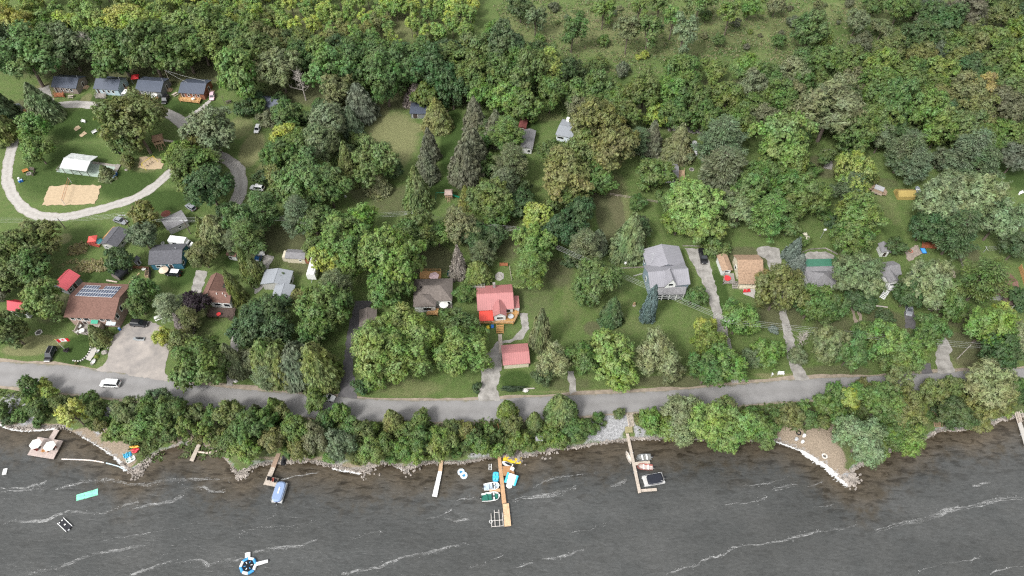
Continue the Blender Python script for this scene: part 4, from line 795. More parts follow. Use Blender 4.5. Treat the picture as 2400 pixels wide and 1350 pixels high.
for a in [ # camp
 (82,302,34,'O','lg'),(84,350,34,'O','lt'),(315,290,66,'O','ol'),(330,262,45,'O','ol'),(285,318,42,'O','md'),(498,308,58,'O','go'),(470,330,38,'O','ol'),(462,400,62,'O','md'),(490,440,55,'O','dk'),(430,372,42,'O','lg'),
 (300,381,17,'B','ol'),(344,505,32,'O','ol'),(334,556,33,'W','go'),(276,607,31,'O','dk'),(90,562,52,'O','ol'),(34,590,50,'O','ol'),(75,625,48,'O','md'),(20,645,36,'O','ol'),(8,768,38,'O','ol'),(22,775,42,'O','md'),(-12,690,26,'O','br'),
 (110,708,48,'O','lg'),(335,680,33,'W','md'),(326,716,26,'O','md'),(393,715,34,'P','sv'),(440,745,32,'P','ol'),(459,712,30,'O','rd'),(382,792,24,'W','yl'),(464,848,64,'O','md'),(425,800,30,'O','ol'),
 (590,842,30,'W','go'),(625,878,36,'P','go'),(634,742,54,'O','dk'),(600,770,52,'O','dk'),(650,790,38,'O','dk'),(765,722,60,'M','md'),(735,770,42,'M','md'),(787,671,46,'P','bl'),(803,560,58,'M','lg'),(842,525,42,'M','lt'),(772,606,36,'O','yl'),(820,610,45,'O','lg'),
 (920,612,70,'O','lg'),(915,672,50,'O','lg'),(955,560,45,'O','md'),(922,768,50,'M','lt'),(890,815,68,'M','lt'),(866,800,30,'M','sv'),(938,838,60,'M','lt'),(975,785,52,'M','lt'),(985,768,34,'M','lt'),(884,872,36,'M','lg'),(1068,762,42,'M','md'),(1080,822,60,'M','lg'),(1115,800,34,'M','lg'),(1050,850,30,'M','lg'),
 (849,908,24,'B','dk'),(1117,905,14,'B','dk'),(1027,553,34,'O','lt'),(985,540,44,'O','md'),(1075,535,44,'O','go'),(1110,555,38,'O','dk'),(1128,593,34,'P','bl'),(1090,690,26,'O','md'),(1262,512,38,'O','yl'),(1253,575,48,'O','lg'),(1245,628,44,'P','lg'),
 (1397,655,52,'M','md'),(1365,690,30,'O','md'),(1435,841,55,'O','lt'),(1452,880,40,'O','lt'),(1371,843,44,'W','md'),(1300,850,42,'W','sv'),(1270,880,26,'O','dk'),(1541,835,54,'W','sv'),(1575,870,30,'O','go'),(1730,752,44,'M','lg'),(1656,806,40,'M','lg'),(1690,850,50,'O','lg'),(1650,770,28,'M','yl'),(1655,870,40,'O','md'),
 (1633,698,26,'B','md'),(1800,828,38,'W','lg'),(1762,840,26,'W','go'),(1824,682,58,'O','ol'),(1800,665,30,'O','or'),(1905,708,48,'O','md'),(1945,722,36,'O','md'),(2012,650,58,'O','go'),(2020,705,34,'O','dk'),(2170,668,56,'W','sv'),(2215,690,48,'O','md'),(2130,690,34,'O','dk'),
 (2312,652,56,'P','md'),(2317,765,56,'M','lg'),(2340,745,38,'M','yl'),(2381,795,44,'W','sv'),(2340,830,44,'O','dk'),(1945,808,46,'W','go'),(1995,828,44,'W','md'),(2067,793,46,'O','lg'),(2128,830,46,'O','lg'),(2178,780,40,'O','md'),(2027,780,28,'O','md'),(2090,850,36,'O','md'),(1868,835,24,'W','go'),(2392,700,30,'O','dk'),
 (2127,350,48,'P','bl'),(2150,385,40,'P','bl'),(2280,352,52,'P','bl'),(2305,385,46,'P','bl'),(2205,370,26,'O','br'),(1832,335,66,'O','lg'),(1850,380,42,'O','lg'),(1948,262,72,'W','go'),(2000,410,48,'O','lt'),(1996,438,40,'P','bl'),(1893,467,52,'W','md'),(1840,440,45,'O','md'),(1803,500,50,'P','lg'),(2005,512,56,'O','lg'),(1990,560,46,'O','md'),
 (2190,480,58,'W','sv'),(2275,470,62,'W','sv'),(2250,540,56,'P','dk'),(2340,520,52,'W','sv'),(2170,530,40,'O','dk'),(2230,440,42,'W','go'),(2380,372,36,'W','br'),(2384,580,34,'O','dk'),(2098,580,24,'B','dk'),(1885,560,13,'B','wh'),(1880,570,16,'B','md'),(1812,773,11,'B','bs'),(1975,620,24,'O','dk'),
 (1392,300,58,'O','ol'),(1435,360,60,'O','ol'),(1320,418,66,'O','ol'),(1370,345,52,'O','ol'),(1330,470,44,'O','md'),(1400,420,44,'O','md'),(1290,366,34,'O','md'),(1528,405,42,'O','md'),(1496,327,32,'P','bl'),(1536,271,32,'O','yl'),(1690,327,60,'P','bl'),(1693,400,62,'P','bl'),(1625,485,64,'O','lt'),(1650,530,48,'O','lg'),(1590,520,38,'O','lg'),(1496,477,22,'O','md'),(1500,535,28,'O','dk'),
 (1371,572,42,'P','bl'),(1736,497,42,'W','sv'),(1755,455,46,'O','md'),(1723,447,32,'O','br'),(1780,420,44,'O','md'),(1672,572,34,'B','md'),(1310,540,44,'O','dk'),(1160,560,30,'O','dk'),(2245,725,28,'O','md'),(2070,745,22,'O','dk'),(1340,610,24,'O','dk'),(1560,470,24,'O','md'),(1360,510,40,'O','dk'),
 (787,215,42,'M','go'),(632,285,24,'O','go'),(680,268,38,'O','md'),(770,285,44,'M','sv'),(669,320,31,'O','yl'),(757,335,48,'M','go'),(720,420,70,'O','md'),(690,455,48,'O','md'),(770,440,48,'O','md'),(655,370,38,'O','md'),(700,500,46,'P','bl'),(614,487,44,'P','md'),(883,380,54,'M','md'),(920,395,28,'O','dk'),(1181,233,42,'O','lt'),(1187,308,40,'P','lg'),(1200,380,46,'P','bl'),(1149,473,46,'O','md'),(1180,430,40,'P','bl'),(735,522,45,'O','md'),(700,340,40,'O','md'),(650,420,34,'O','ol'),
 (475,600,34,'O','ol'),(549,563,28,'P','bl'),(580,552,44,'P','md'),(560,520,40,'O','md'),(530,500,28,'O','dk'),(529,657,17,'B','dk'),(600,630,22,'W','go'),(664,648,13,'W','go'),(706,704,28,'O','ol'),(1220,482,38,'O','dk'),(1165,505,34,'O','md'),(740,580,30,'O','md'),(700,600,0,'O','md'),(2110,580,0,'O','md')]:
    if a[2]: T_(*a)
for a in [(42,195,100,293,34,'S','go'),(244,392,248,424,16,'S','go'),(0,200,4,300,30,'C','dk'),(-10,250,4,345,28,'C','ol'),(523,806,556,888,26,'S','go'),(610,800,640,905,40,'C','ol'),(660,810,668,912,40,'C','ol'),(700,812,708,918,42,'C','br'),(746,812,748,922,42,'C','ol'),(1117,615,1120,672,26,'C','ol'),
 (1257,727,1266,826,21,'C','go'),(1427,697,1433,770,26,'S','dk'),(1520,670,1517,760,15,'C','bs'),(1853,556,1858,612,17,'S','bs'),(1865,595,1866,652,20,'S','bs'),(1600,290,1588,384,32,'S','go'),(1529,282,1526,364,24,'S','br'),(1455,252,1457,318,19,'S','br'),(1480,500,1474,614,36,'S','go'),
 (837,198,846,292,32,'C','br'),(816,250,828,332,24,'S','bl'),(803,333,820,434,27,'S','ol'),(867,395,884,462,26,'S','go'),(1017,230,1024,314,30,'S','ol'),(1015,182,1037,254,28,'S','ol'),(1000,300,1008,382,22,'S','br'),(991,346,1000,432,25,'S','br'),(972,390,980,498,29,'S','ol'),(1103,227,1112,312,25,'S','br'),(1096,306,1106,400,30,'C','br'),(1083,338,1092,448,32,'C','br'),(1088,435,1092,492,16,'S','ol'),(1163,258,1162,345,28,'S','br'),
 (968,200,976,252,24,'S','gy'),(1090,575,1076,655,18,'S','gy'),(505,508,508,585,32,'C','go'),(467,508,478,560,16,'S','ol'),(561,578,586,660,17,'S','ol'),(547,630,556,712,17,'S','ol'),(588,600,600,665,22,'S','ol'),(420,735,432,790,16,'S','gy'),(225,762,233,812,19,'S','ol'),(622,790,640,838,14,'S','gy'),(1392,540,1400,600,20,'C','br')]:
    K_(*a)
for a in [(212,112,38,'D','gy'),(706,196,34,'D','gy'),(745,170,26,'D','gy'),(1602,232,22,'D','gy'),(1882,792,26,'D','gy'),(374,940,24,'D','gy'),(240,955,15,'D','gy'),(862,1020,18,'D','gy'),(1955,965,18,'D','gy'),(600,1040,16,'D','gy'),(2130,990,18,'D','gy')]: T_(*a)
# the row of tall trees behind the cottages
for a in [(58,138,72,'O','md'),(20,110,50,'O','dk'),(160,116,56,'O','go'),(120,90,45,'O','md'),(275,122,62,'O','md'),(345,112,58,'O','md'),(330,80,50,'O','yl'),(432,118,58,'O','md'),(470,105,50,'O','lg'),(555,170,54,'O','lg'),(600,120,52,'O','md'),(655,165,48,'O','go'),(700,140,44,'O','md'),(770,170,50,'O','lg'),(830,150,52,'O','md'),
 (900,180,60,'O','md'),(880,130,44,'O','md'),(960,160,50,'O','md'),(1010,170,50,'O','dk'),(1060,150,52,'O','md'),(1110,190,48,'O','md'),(1130,130,48,'O','md'),(1180,120,52,'O','dk'),(1190,170,50,'O','md'),(1240,180,50,'O','md'),(1282,168,44,'W','yl'),(1060,215,40,'O','dk'),(1230,250,40,'O','md'),(1290,222,38,'O','md'),(40,72,44,'O','yl'),(105,60,42,'O','lt'),(160,60,40,'O','yl'),(215,62,44,'O','lt'),(262,80,42,'O','yl'),(300,55,48,'O','yl'),(372,70,44,'O','lt'),(430,72,46,'O','lt'),(490,62,42,'O','lt'),(540,85,46,'O','md'),(590,66,34,'O','lg'),
 (1350,218,40,'O','md'),(1402,207,36,'O','md'),(1448,226,42,'O','md'),(1512,215,44,'O','md'),(1568,222,42,'O','lg'),(1626,236,40,'O','md'),(1600,172,40,'O','md'),(1672,166,34,'O','lg'),(1700,236,44,'O','md'),(1760,214,38,'O','go'),(1762,252,38,'O','md'),(1745,160,34,'W','lg'),(1800,180,38,'O','md'),(1822,226,44,'O','md'),(1860,172,38,'W','sv'),(1880,150,38,'O','md'),(1940,142,42,'O','md'),(2000,148,44,'O','md'),(2062,166,42,'O','lg'),(2060,212,46,'O','md'),(2120,182,42,'O','md'),(2102,242,48,'O','md'),(2172,262,48,'O','lg'),(2202,182,46,'O','lg'),(2252,212,42,'O','go'),(2300,218,40,'W','or'),(2342,262,48,'O','br'),(2382,236,48,'O','ol'),(2292,272,44,'O','ol'),(2200,310,44,'O','lg'),(2260,300,44,'O','ol'),(2350,320,44,'O','md'),(2010,310,48,'O','md'),(2060,290,44,'O','md'),(1460,272,36,'O','md'),(1400,250,34,'O','md'),(1650,280,38,'O','md'),(1730,290,38,'O','md'),(1580,268,36,'O','md')]: T_(*a)
# scattered meadow trees
for a in [(1255,40,20,'A','go'),(1342,75,22,'A','md'),(1415,24,20,'A','lg'),(1497,22,16,'A','lg'),(1522,66,26,'A','md'),(1472,78,22,'A','go'),(1546,14,20,'A','md'),(1577,50,19,'A','lg'),(1600,85,26,'A','sv'),(1655,38,15,'O','md'),(1710,38,20,'A','lg'),(1758,18,26,'O','lg'),(1725,55,12,'B','br'),(1917,14,13,'O','go'),(1684,94,15,'O','md'),(1825,98,16,'O','md'),(1902,74,40,'O','md'),(1932,92,22,'O','lg'),(1862,48,18,'B','br'),(2010,52,26,'O','go'),(2070,66,26,'O','go'),(2200,52,50,'O','dk'),(2262,30,46,'W','br'),(2240,104,40,'O','md'),(2335,95,38,'O','lg'),(1415,97,15,'B','lg'),(1402,148,20,'O','md'),(1375,160,14,'O','md'),(1265,92,12,'B','lg'),(1510,130,11,'B','yl'),(1497,136,8,'B','yl'),(1220,22,30,'O','dk'),(1640,8,24,'A','md'),(1820,12,22,'O','go'),(2110,20,34,'O','md'),(2050,12,24,'O','md'),(2150,90,40,'O','dk'),(2380,140,36,'O','lg'),(2395,190,36,'O','lg'),(2320,150,36,'O','md'),(2270,160,34,'O','dk'),(2020,100,24,'O','br'),(2090,115,34,'O','ol'),(2160,130,34,'O','ol'),(1650,85,9,'B','go'),(1460,165,18,'B','br'),(1340,165,20,'B','br'),(1360,35,10,'B','md'),(2210,135,14,'B','yl'),(1300,15,14,'B','br'),(1990,10,12,'B','br')]: T_(*a)
# the bank between road and lake
for a in [(2,965,20,'O','md'),(70,907,28,'O','md'),(104,903,17,'W','yl'),(118,925,20,'W','yl'),(166,968,40,'O','yl'),(140,945,24,'O','ol'),(95,955,26,'O','md'),(212,938,24,'O','md'),(226,962,26,'O','md'),(300,972,48,'O','ol'),(282,1008,40,'O','lg'),(374,932,26,'O','bl'),(340,1003,44,'O','lg'),(350,965,36,'O','md'),(437,1008,28,'O','lg'),(402,965,38,'O','md'),(400,1010,32,'O','md'),(460,968,28,'O','ol'),(497,978,28,'O','md'),(538,968,34,'O','ol'),(582,1003,44,'O','md'),(575,1050,42,'O','lg'),(545,1030,32,'O','md'),(620,985,34,'O','md'),(638,1030,36,'O','ol'),(690,1003,38,'O','md'),(700,1052,34,'O','ol'),(742,942,27,'O','lg'),(660,965,26,'O','ol'),(760,988,30,'O','md'),(796,968,25,'W','lg'),(742,1030,36,'W','go'),(800,1042,38,'W','go'),(850,1012,30,'O','ol'),(872,1060,34,'O','lg'),(820,1000,28,'O','md'),(905,1042,34,'O','md'),(985,988,30,'O','md'),(990,1032,34,'O','md'),(1035,1042,38,'W','lg'),(945,1056,34,'O','lg'),(950,1010,26,'O','md'),(1090,1010,28,'O','ol'),(1060,1008,24,'O','ol'),(1130,1046,26,'O','lg'),(1110,1030,26,'O','md'),(1200,1002,30,'O','ol'),(1216,1032,26,'O','lg'),(1240,1020,18,'B','md'),(1352,1010,36,'O','md'),(1310,1036,28,'O','lg'),(1380,1003,26,'O','md'),(1402,978,15,'O','md'),(1500,1012,0,'B','md'),(1525,990,33,'O','lg'),(1565,1002,38,'O','lg'),(1500,985,18,'B','ol'),(1600,962,42,'M','sv'),(1650,992,52,'M','lt'),(1700,960,42,'O','ol'),(1722,1000,50,'M','lt'),(1770,1000,42,'O','lg'),(1600,1020,34,'M','sv'),(1680,1020,36,'M','lg'),(1790,1030,28,'O','md'),(1850,972,36,'O','ol'),(1892,984,28,'O','md'),(1930,946,28,'O','md'),(1958,926,32,'O','md'),(1990,935,30,'W','yl'),(1965,978,24,'O','lg'),(1930,990,20,'O','ol'),(2065,948,62,'O','md'),(2120,960,50,'O','ol'),(2105,1000,46,'O','md'),(2022,1030,54,'M','sv'),(2050,1060,32,'M','lg'),(2128,1035,42,'M','lg'),(2085,1020,34,'O','md'),(2190,922,36,'O','ol'),(2228,908,32,'O','ol'),(2318,905,58,'W','sv'),(2290,950,50,'O','ol'),(2345,945,42,'O','ol'),(2240,975,42,'O','dk'),(2285,990,34,'O','ol'),(2215,965,26,'O','dk'),(2395,930,28,'O','dk'),(2385,905,22,'O','md'),(2100,905,40,'O','ol'),(2030,915,34,'O','ol'),(1820,975,22,'O','md'),(1450,970,16,'B','ol'),(1270,1050,16,'B','lg'),(30,1010,0,'B','dk'),(255,1000,0,'B','md'),(90,985,16,'B','md'),(20,985,18,'B','dk')]:
    if a[2]: T_(*a)
for a in [(915,963,922,1015,20,'C','ol'),(1187,944,1190,990,20,'C','md'),(1250,968,1252,1012,16,'C','ol'),(1310,934,1315,1000,32,'C','ol'),(640,935,650,985,18,'C','ol'),(600,950,608,990,14,'C','br')]: K_(*a)
KEEP = [(t[5][0], t[5][1], t[6]) for t in TREES]
# thickets and woods filled in between the trees placed above
FILLS = []
def inpoly(px, py, P):
    c_ = False
    for i in range(len(P)):
        (x0, y0), (x1, y1) = P[i], P[i-1]
        if (y0 > py) != (y1 > py) and px < (x1-x0)*(py-y0)/(y1-y0)+x0: c_ = not c_
    return c_
def fill(poly, rpx, kinds, cols, gap, count, seed, label, group):
    r = random.Random(seed); xs_ = [p[0] for p in poly]; ys_ = [p[1] for p in poly]; done = 0
    for _ in range(count*30):
        if done >= count: break
        px, py = r.uniform(min(xs_), max(xs_)), r.uniform(min(ys_), max(ys_))
        if not inpoly(px, py, poly): continue
        k = r.choice(kinds); rr = r.uniform(*rpx); p, Rm = place_round(px, py, rr, k, CZ[k])
        if any((p[0]-a)**2+(p[1]-b_)**2 < (gap*(Rm+c_))**2 for a, b_, c_ in KEEP): continue
        KEEP.append((p[0], p[1], Rm)); done += 1; FILLS.append((k, p, Rm, r.choice(cols), r.random(), label, group))
fill([(430,-30),(1120,-30),(1120,60),(1090,110),(960,120),(800,90),(640,60),(430,40)], (13,19), ['A'], ['yl','yl','lt','lt','lt','lg','ol'], .48, 150, 5, "slender young aspen in the yellow green thicket behind the woods", "young aspens in the thicket behind the woods")
fill([(-20,-40),(460,-40),(460,45),(300,30),(-20,45)], (16,24), ['A','O','A'], ['yl','lt','lt','lg'], .5, 34, 6, "leafy tree at the far top corner behind the cottage row", "trees at the far corner behind the cottages")
fill([(600,60),(800,95),(960,125),(1090,120),(1130,60),(1200,90),(1330,170),(1330,250),(1120,230),(860,235),(700,215),(600,110)], (24,36), ['O'], ['md','md','dk','lg','ol'], .5, 34, 7, "leafy tree in the dense dark wood between thicket and yards", "trees in the dense wood behind the yards")
fill([(1290,222),(1600,252),(1900,190),(2420,130),(2420,340),(2220,330),(2040,345),(1900,300),(1600,300),(1460,262),(1300,255)], (24,38), ['O','O','W'], ['md','md','dk','ol','go'], .5, 46, 8, "leafy tree in the dense wood between yards and meadow", "trees in the wood below the meadow")
fill([(1260,0),(1900,0),(2130,30),(2130,110),(1900,140),(1700,120),(1380,130),(1260,110)], (5,9), ['B'], ['ol','md','br','lg','go'], 1.6, 34, 9, "low round shrub scattered over the open meadow", "low shrubs scattered over the meadow")
fill([(2100,-30),(2420,-30),(2420,200),(2280,180),(2140,120)], (20,34), ['O','O','W'], ['md','dk','ol','br','lg'], .5, 22, 10, "leafy tree in the far wood at the meadow corner", "trees in the far corner wood")
fill([(60,915),(100,945),(210,960),(225,1000),(262,1000),(262,960),(330,950),(560,985),(830,1000),(1010,1005),(1240,1000),(1385,985),(1385,1010),(1240,1050),(1010,1072),(840,1082),(640,1062),(420,1025),(240,985),(40,975)], (8,19), ['B','B','A','W'], ['md','lg','lt','ol','lg'], .6, 90, 11, "low bushy shrub on the bank between road and lake", "shrubs crowding the lake bank")
fill([(1490,985),(1800,965),(1960,945),(2400,915),(2400,960),(2180,985),(2060,1015),(1960,985),(1800,1012),(1500,1010)], (8,18), ['B','B','A','W'], ['md','lg','lt','ol'], .6, 50, 12, "low bushy shrub under the taller bank trees", "shrubs under the bank trees")
fill([(560,225),(840,230),(840,420),(640,470),(560,330)], (14,26), ['O','B'], ['dk','md','ol'], .55, 20, 13, "small dark undergrowth tree between the big yard trees", "undergrowth trees in the yards")
fill([(1130,230),(1230,380),(1250,520),(1120,520),(1120,260)], (14,22), ['O','B'], ['dk','md'], .6, 14, 14, "small dark undergrowth tree between pines by the lawn", "undergrowth trees by the pines")
fill([(1640,340),(2060,300),(2040,520),(1760,560),(1640,440)], (16,26), ['O','B'], ['dk','md','ol'], .55, 22, 15, "small dark undergrowth tree in the shaded upper yards", "undergrowth trees in the upper yards")
rt = random.Random(77)
# labels: colour, size, kind and the nearest landmark; ties are told apart by distance from it
rows = []
for t in TREES:
    px, py, r, k, c_, p, Rm, H = t
    m = min(MARKS, key=lambda q: (q[0]-px)**2+(1.3*(q[1]-py))**2); dx, dy = px-m[0], py-m[1]
    rel = "in front of" if dy > abs(dx)*.8 else "behind" if -dy > abs(dx)*.8 else "beside"
    if "meadow" in m[2] or "thicket" in m[2]: rel = "in" if abs(dx) < 260 and abs(dy) < 90 else "near"
    size = "small " if r < 20 else "large " if r > 52 else ""
    rows.append([f"{size}{NAMEC[c_]} {KIND[k][1]} {rel} {m[2]}", math.hypot(dx, dy), t])
ordn = ["nearest", "second nearest", "third nearest", "fourth nearest", "fifth nearest", "sixth nearest", "seventh nearest", "eighth nearest"]
cnt = {}
for q in rows: cnt.setdefault(q[0], []).append(q)
for lab, L in cnt.items():
    L.sort(key=lambda q: q[1])
    for i, q in enumerate(L): q.append(lab if len(L) == 1 else ordn[min(i, 7)]+" "+lab)
for lab, dist, t, full in rows:
    px, py, r, k, c_, p, Rm, H = t
    put_tree(k, p, Rm, H, c_, rt.randrange(9), rt.uniform(0, 6.28), full, None, rt, 'bushy_tree' if k == 'O' and py > 890 else None)
for k, p, Rm, c_, rv, lab, grp in FILLS:
    put_tree(k, p, Rm, Rm*rt.uniform(.9, 1.15), c_, rt.randrange(9), rv*6.28, lab, grp, rt, nm='aspen_tree' if 'aspen' in lab else 'meadow_shrub' if 'meadow' in grp and k == 'B' else 'woodland_tree' if k == 'O' and 'bank' not in grp else 'bushy_tree' if k == 'O' else None)

# ------------------------------------------------------------------ vehicles
LAMP = M("lamp_lens", (.7,.7,.66), .15, .05, spec=.6); TAIL = M("tail_lamp", (.35,.015,.015), .25, .1)
def paint(name, c): return M(name, c, .25, .04, .5, .6)
PW, PB, PS, PBL, PR = paint("white_car_paint", (.75,.75,.74)), paint("black_car_paint", (.012,.012,.014)), paint("silver_car_paint", (.24,.25,.27)), paint("blue_car_paint", (.02,.08,.20)), paint("red_car_paint", (.40,.03,.04))
DIM = {'suv': (4.7,1.9,1.72,.95,(-2.25,-1.9,.45,1.15)), 'sedan': (4.6,1.82,1.45,.88,(-1.9,-1.1,.35,1.05)), 'hatch': (4.1,1.78,1.5,.9,(-1.95,-1.6,.4,1.0)), 'van': (5.1,1.98,1.8,1.0,(-2.45,-2.25,.95,1.7)), 'pickup': (5.8,2.0,1.85,1.05,(-.75,-.55,.75,1.35))}
def car(kind, pm, rear, front, label, roofm=None, rack=False):
    Lc, Wc, Hc, B, (c0, c1, c2, c3) = DIM[kind]; p, rz, _ = heading(rear, front, .8); p.z = ZT(p.x, p.y)+.012
    root = thing('pickup_truck' if kind == 'pickup' else 'minivan' if kind == 'van' else 'car', label, {'pickup': 'pickup', 'van': 'minivan'}.get(kind, 'car'), p, rz)
    h, w = Lc/2, Wc/2
    def ring(x, hw, zb, zt): return [(x,-hw+.08,zb),(x,hw-.08,zb),(x,hw,zb+.12),(x,hw,zt-.14),(x,hw-.12,zt),(x,-hw+.12,zt),(x,-hw,zt-.14),(x,-hw,zb+.12)]
    st = [(-h,.80,.42,B-.15),(-h+.12,.93,.30,B-.02),(-h+.5,1,.24,B),(-.2,1,.22,B),(h-1.4,1,.22,B-.02),(h-.6,.98,.24,B-.10),(h-.2,.90,.28,B-.22),(h,.74,.36,B-.34)]
    body = MB().loft([ring(x, w*k, zb, zt) for x, k, zb, zt in st])
    def gr(x, k, z): return (x, w*k, z)
    b0, t0, t1, b1 = c0, c1, c2, c3; kb, kt = .93, .76; z0, z1 = B-.04, Hc
    v = [(b0,-w*kb,z0),(b0,w*kb,z0),(t0,w*kt,z1),(t0,-w*kt,z1),(b1,-w*kb,z0),(b1,w*kb,z0),(t1,w*kt,z1),(t1,-w*kt,z1)]
    body.add(v, [(0,3,2,1),(4,5,6,7),(0,4,7,3),(1,2,6,5)])
    bo = body.build('body', pm, root)
    rm = MB(); rm.prism([(t0,-w*kt),(t1,-w*kt),(t1,w*kt),(t0,w*kt)], z1-.01, z1+.03, [(t0+.1,-w*kt*.9),(t1-.1,-w*kt*.9),(t1-.1,w*kt*.9),(t0+.1,w*kt*.9)])
    rm.build('roof', roofm or pm, root)
    if rack:
        rk = MB()
        for s in (-.62, .62): rk.tube((t0+.2,w*s,z1+.09),(t1-.15,w*s,z1+.09),.03)
        rk.build('roof_rack', GREYM, root)
    def quad(name, pts, off):
        a = [Vector(q) for q in pts]; nrm = (a[1]-a[0]).cross(a[2]-a[0]).normalized()*off; c_ = sum(a, Vector())/4
        a = [c_+(q-c_)*.88 for q in a]; MB().add([q-nrm*.5 for q in a]+[q+nrm for q in a], [(3,2,1,0),(4,5,6,7),(0,1,5,4),(1,2,6,5),(2,3,7,6),(3,0,4,7)]).build(name, GLASS, root)
    quad('windscreen', [v[4],v[5],v[6],v[7]], .025); quad('rear_window', [v[1],v[0],v[3],v[2]], .025)
    quad('side_window', [v[0],v[4],v[7],v[3]], .025); quad('side_window', [v[5],v[1],v[2],v[6]], .025)
    for sx in (-h+.95, h-.95):
        for s in (-1, 1):
            ty = MB().tube((sx, s*(w-.20), .34), (sx, s*(w+.02), .34), .34, .34, 14).build('wheel', TYRE, root)
            MB().tube((sx, s*(w+.0), .34), (sx, s*(w+.035), .34), .20, .18, 10).build('rim', RIM, ty)
    for s in (-1, 1):
        MB().box((h-.13, s*w*.62, B-.36), (.16,.36,.16)).build('headlight', LAMP, root); MB().box((-h+.06, s*w*.70, B-.22), (.12,.26,.24)).build('tail_light', TAIL, root)
    if kind == 'pickup': MB().bx(-h+.2, c0-.1, -w*.86, w*.86, B-.02, B+.045).build('bed_cover', BLACK, root)
    return root
car('suv', PB, (392,221.5), (382,243), "black suv parked nose to the lane beside the slate grey cottage")
car('hatch', paint("two_tone_paint", (.62,.45,.50)), (498,216), (495.5,234), "small white and red car by the corner of the rust coloured cottage")
car('suv', PW, (300,214), (286,230), "white car parked between the pale blue and slate cottages")
car('hatch', PW, (606,294), (600,308), "white car alone on the grass clearing behind the camp trees")
car('hatch', PB, (441,441), (422,439), "black car half under the big tree inside the camp")
car('suv', PW, (620,441), (585,437), "white suv on the gravel beside the lane under the trees")
car('hatch', PS, (457,491), (436,477), "silver hatchback with dark rear on the grass above the plain grey house")
car('sedan', PS, (267,511), (296,521), "silver grey car parked on grass beneath the power lines")
car('suv', PB, (417,640), (395,638), "dark car with white top parked against the teal house", roofm=WHITE)
car('sedan', PBL, (606,600), (599,621), "deep blue car on the grey gravel drive")
car('suv', PB, (308,756), (343,758), "black suv in the parking lot beside the solar panel house")
car('suv', PB, (122.5,817), (111,841), "black estate car with roof rails on dirt by the road", rack=True)
car('van', PW, (280,899), (236,897), "white minivan driving on the lakeside road")
car('hatch', PW, (757,927), (776,932), "white car on the road partly hidden by a bank tree")
car('pickup', PB, (1644,582), (1652,617), "black pickup truck on the gravel drive of the large grey house")
car('sedan', PS, (2131,712), (2132,735), "pale grey car under the silvery tree on the dark drive")
def motorhome(label, rear, front, hgt=2.9):
    p, rz, ln = heading(rear, front, 1.5); ln = min(max(ln, 5.4), 7.2); p.z = .012; root = thing('motorhome', label, 'motorhome', p, rz); h = ln/2
    MB().loft([[(x,-1.1,.45),(x,1.1,.45),(x,1.15,hgt-.3),(x,.9,hgt),(x,-.9,hgt),(x,-1.15,hgt-.3)] for x in (-h, h-1.5)]).build('body', PW, root)
    MB().loft([[(x,-.95*k,.4),(x,.95*k,.4),(x,.98*k,zt-.15),(x,.8*k,zt),(x,-.8*k,zt),(x,-.98*k,zt-.15)] for x, k, zt in ((h-1.55,1,2.0),(h-1.0,1,1.95),(h-.55,.98,1.2),(h,.85,1.05))]).build('cab', PW, root)
    MB().add([(h-.98,-.8,1.88),(h-.98,.8,1.88),(h-.54,.84,1.25),(h-.54,-.84,1.25),(h-1.1,-.8,1.8),(h-1.1,.8,1.8),(h-.66,.84,1.15),(h-.66,-.84,1.15)], [(0,1,2,3),(7,6,5,4),(0,4,5,1),(1,5,6,2),(2,6,7,3),(3,7,4,0)]).build('windscreen', GLASS, root)
    for x in (-h+1.2, h-1.1):
        for s in (-1, 1): MB().tube((x, s*.85, .36),(x, s*1.12, .36),.36,.36,12).build('wheel', TYRE, root)
    for s in (-1, 1): MB().bx(-h+1.2, -h+2.4, s*1.165-.02, s*1.165+.02, 1.4, 2.1).build('side_window', GLASS, root)
    return root
motorhome("white motorhome parked behind the teal house", (400,564), (449,570))
def caravan(label, a, b_, wd, hgt, m, rm, z=1.5, bits=True, name='camper_trailer', cat='camper'):
    p, rz, ln = heading(a, b_, hgt); p.z = 0; root = thing(name, label, cat, p, rz); h = ln/2
    prof = lambda x, s=1: [(x,-wd/2,.5),(x,wd/2,.5),(x,wd/2,hgt-.25),(x,wd/2-.25,hgt),(x,-wd/2+.25,hgt),(x,-wd/2,hgt-.25)]
    MB().loft([prof(-h), prof(h)]).build('body', m, root)
    MB().bx(-h+.05,h-.05,-wd/2+.2,wd/2-.2,hgt+.002,hgt+.05).build('roof', rm, root)
    if bits:
        for x, y in ((-h*.55,.1),(0,-.2),(h*.6,.15)): MB().bx(x-.3,x+.3,y-.3,y+.3,hgt+.04,hgt+.28).build('roof_hatch', WHITE, root)
    for s in (-1, 1):
        MB().bx(-h*.5,-h*.1,s*(wd/2+.012)-.02,s*(wd/2+.012)+.02,1.2,1.8).build('window', GLASS, root); MB().tube((0,s*(wd/2-.25),.34),(0,s*(wd/2+.01),.34),.34,.34,12).build('wheel', TYRE, root)
    MB().tube((h,0,.5),(h+1.1,0,.45),.06).build('tow_bar', GREYM, root); return root
caravan("long white camper trailer with roof hatches beside the cream shed", (739.5,598),(727,643), 2.5, 2.9, PW, M("camper_roof", (.62,.62,.60), .6, .1))
caravan("grey roofed camper with red chairs at the shaded end of the lane", (38,243),(28,268), 2.3, 2.4, M("dull_camper", (.33,.36,.36), .6, .15), M("grey_tarp", (.30,.33,.34), .7, .25))
caravan("little white box trailer behind the blue car", (609,580),(610,592), 1.9, 2.0, PW, PW, bits=False, name='cargo_trailer', cat='trailer')
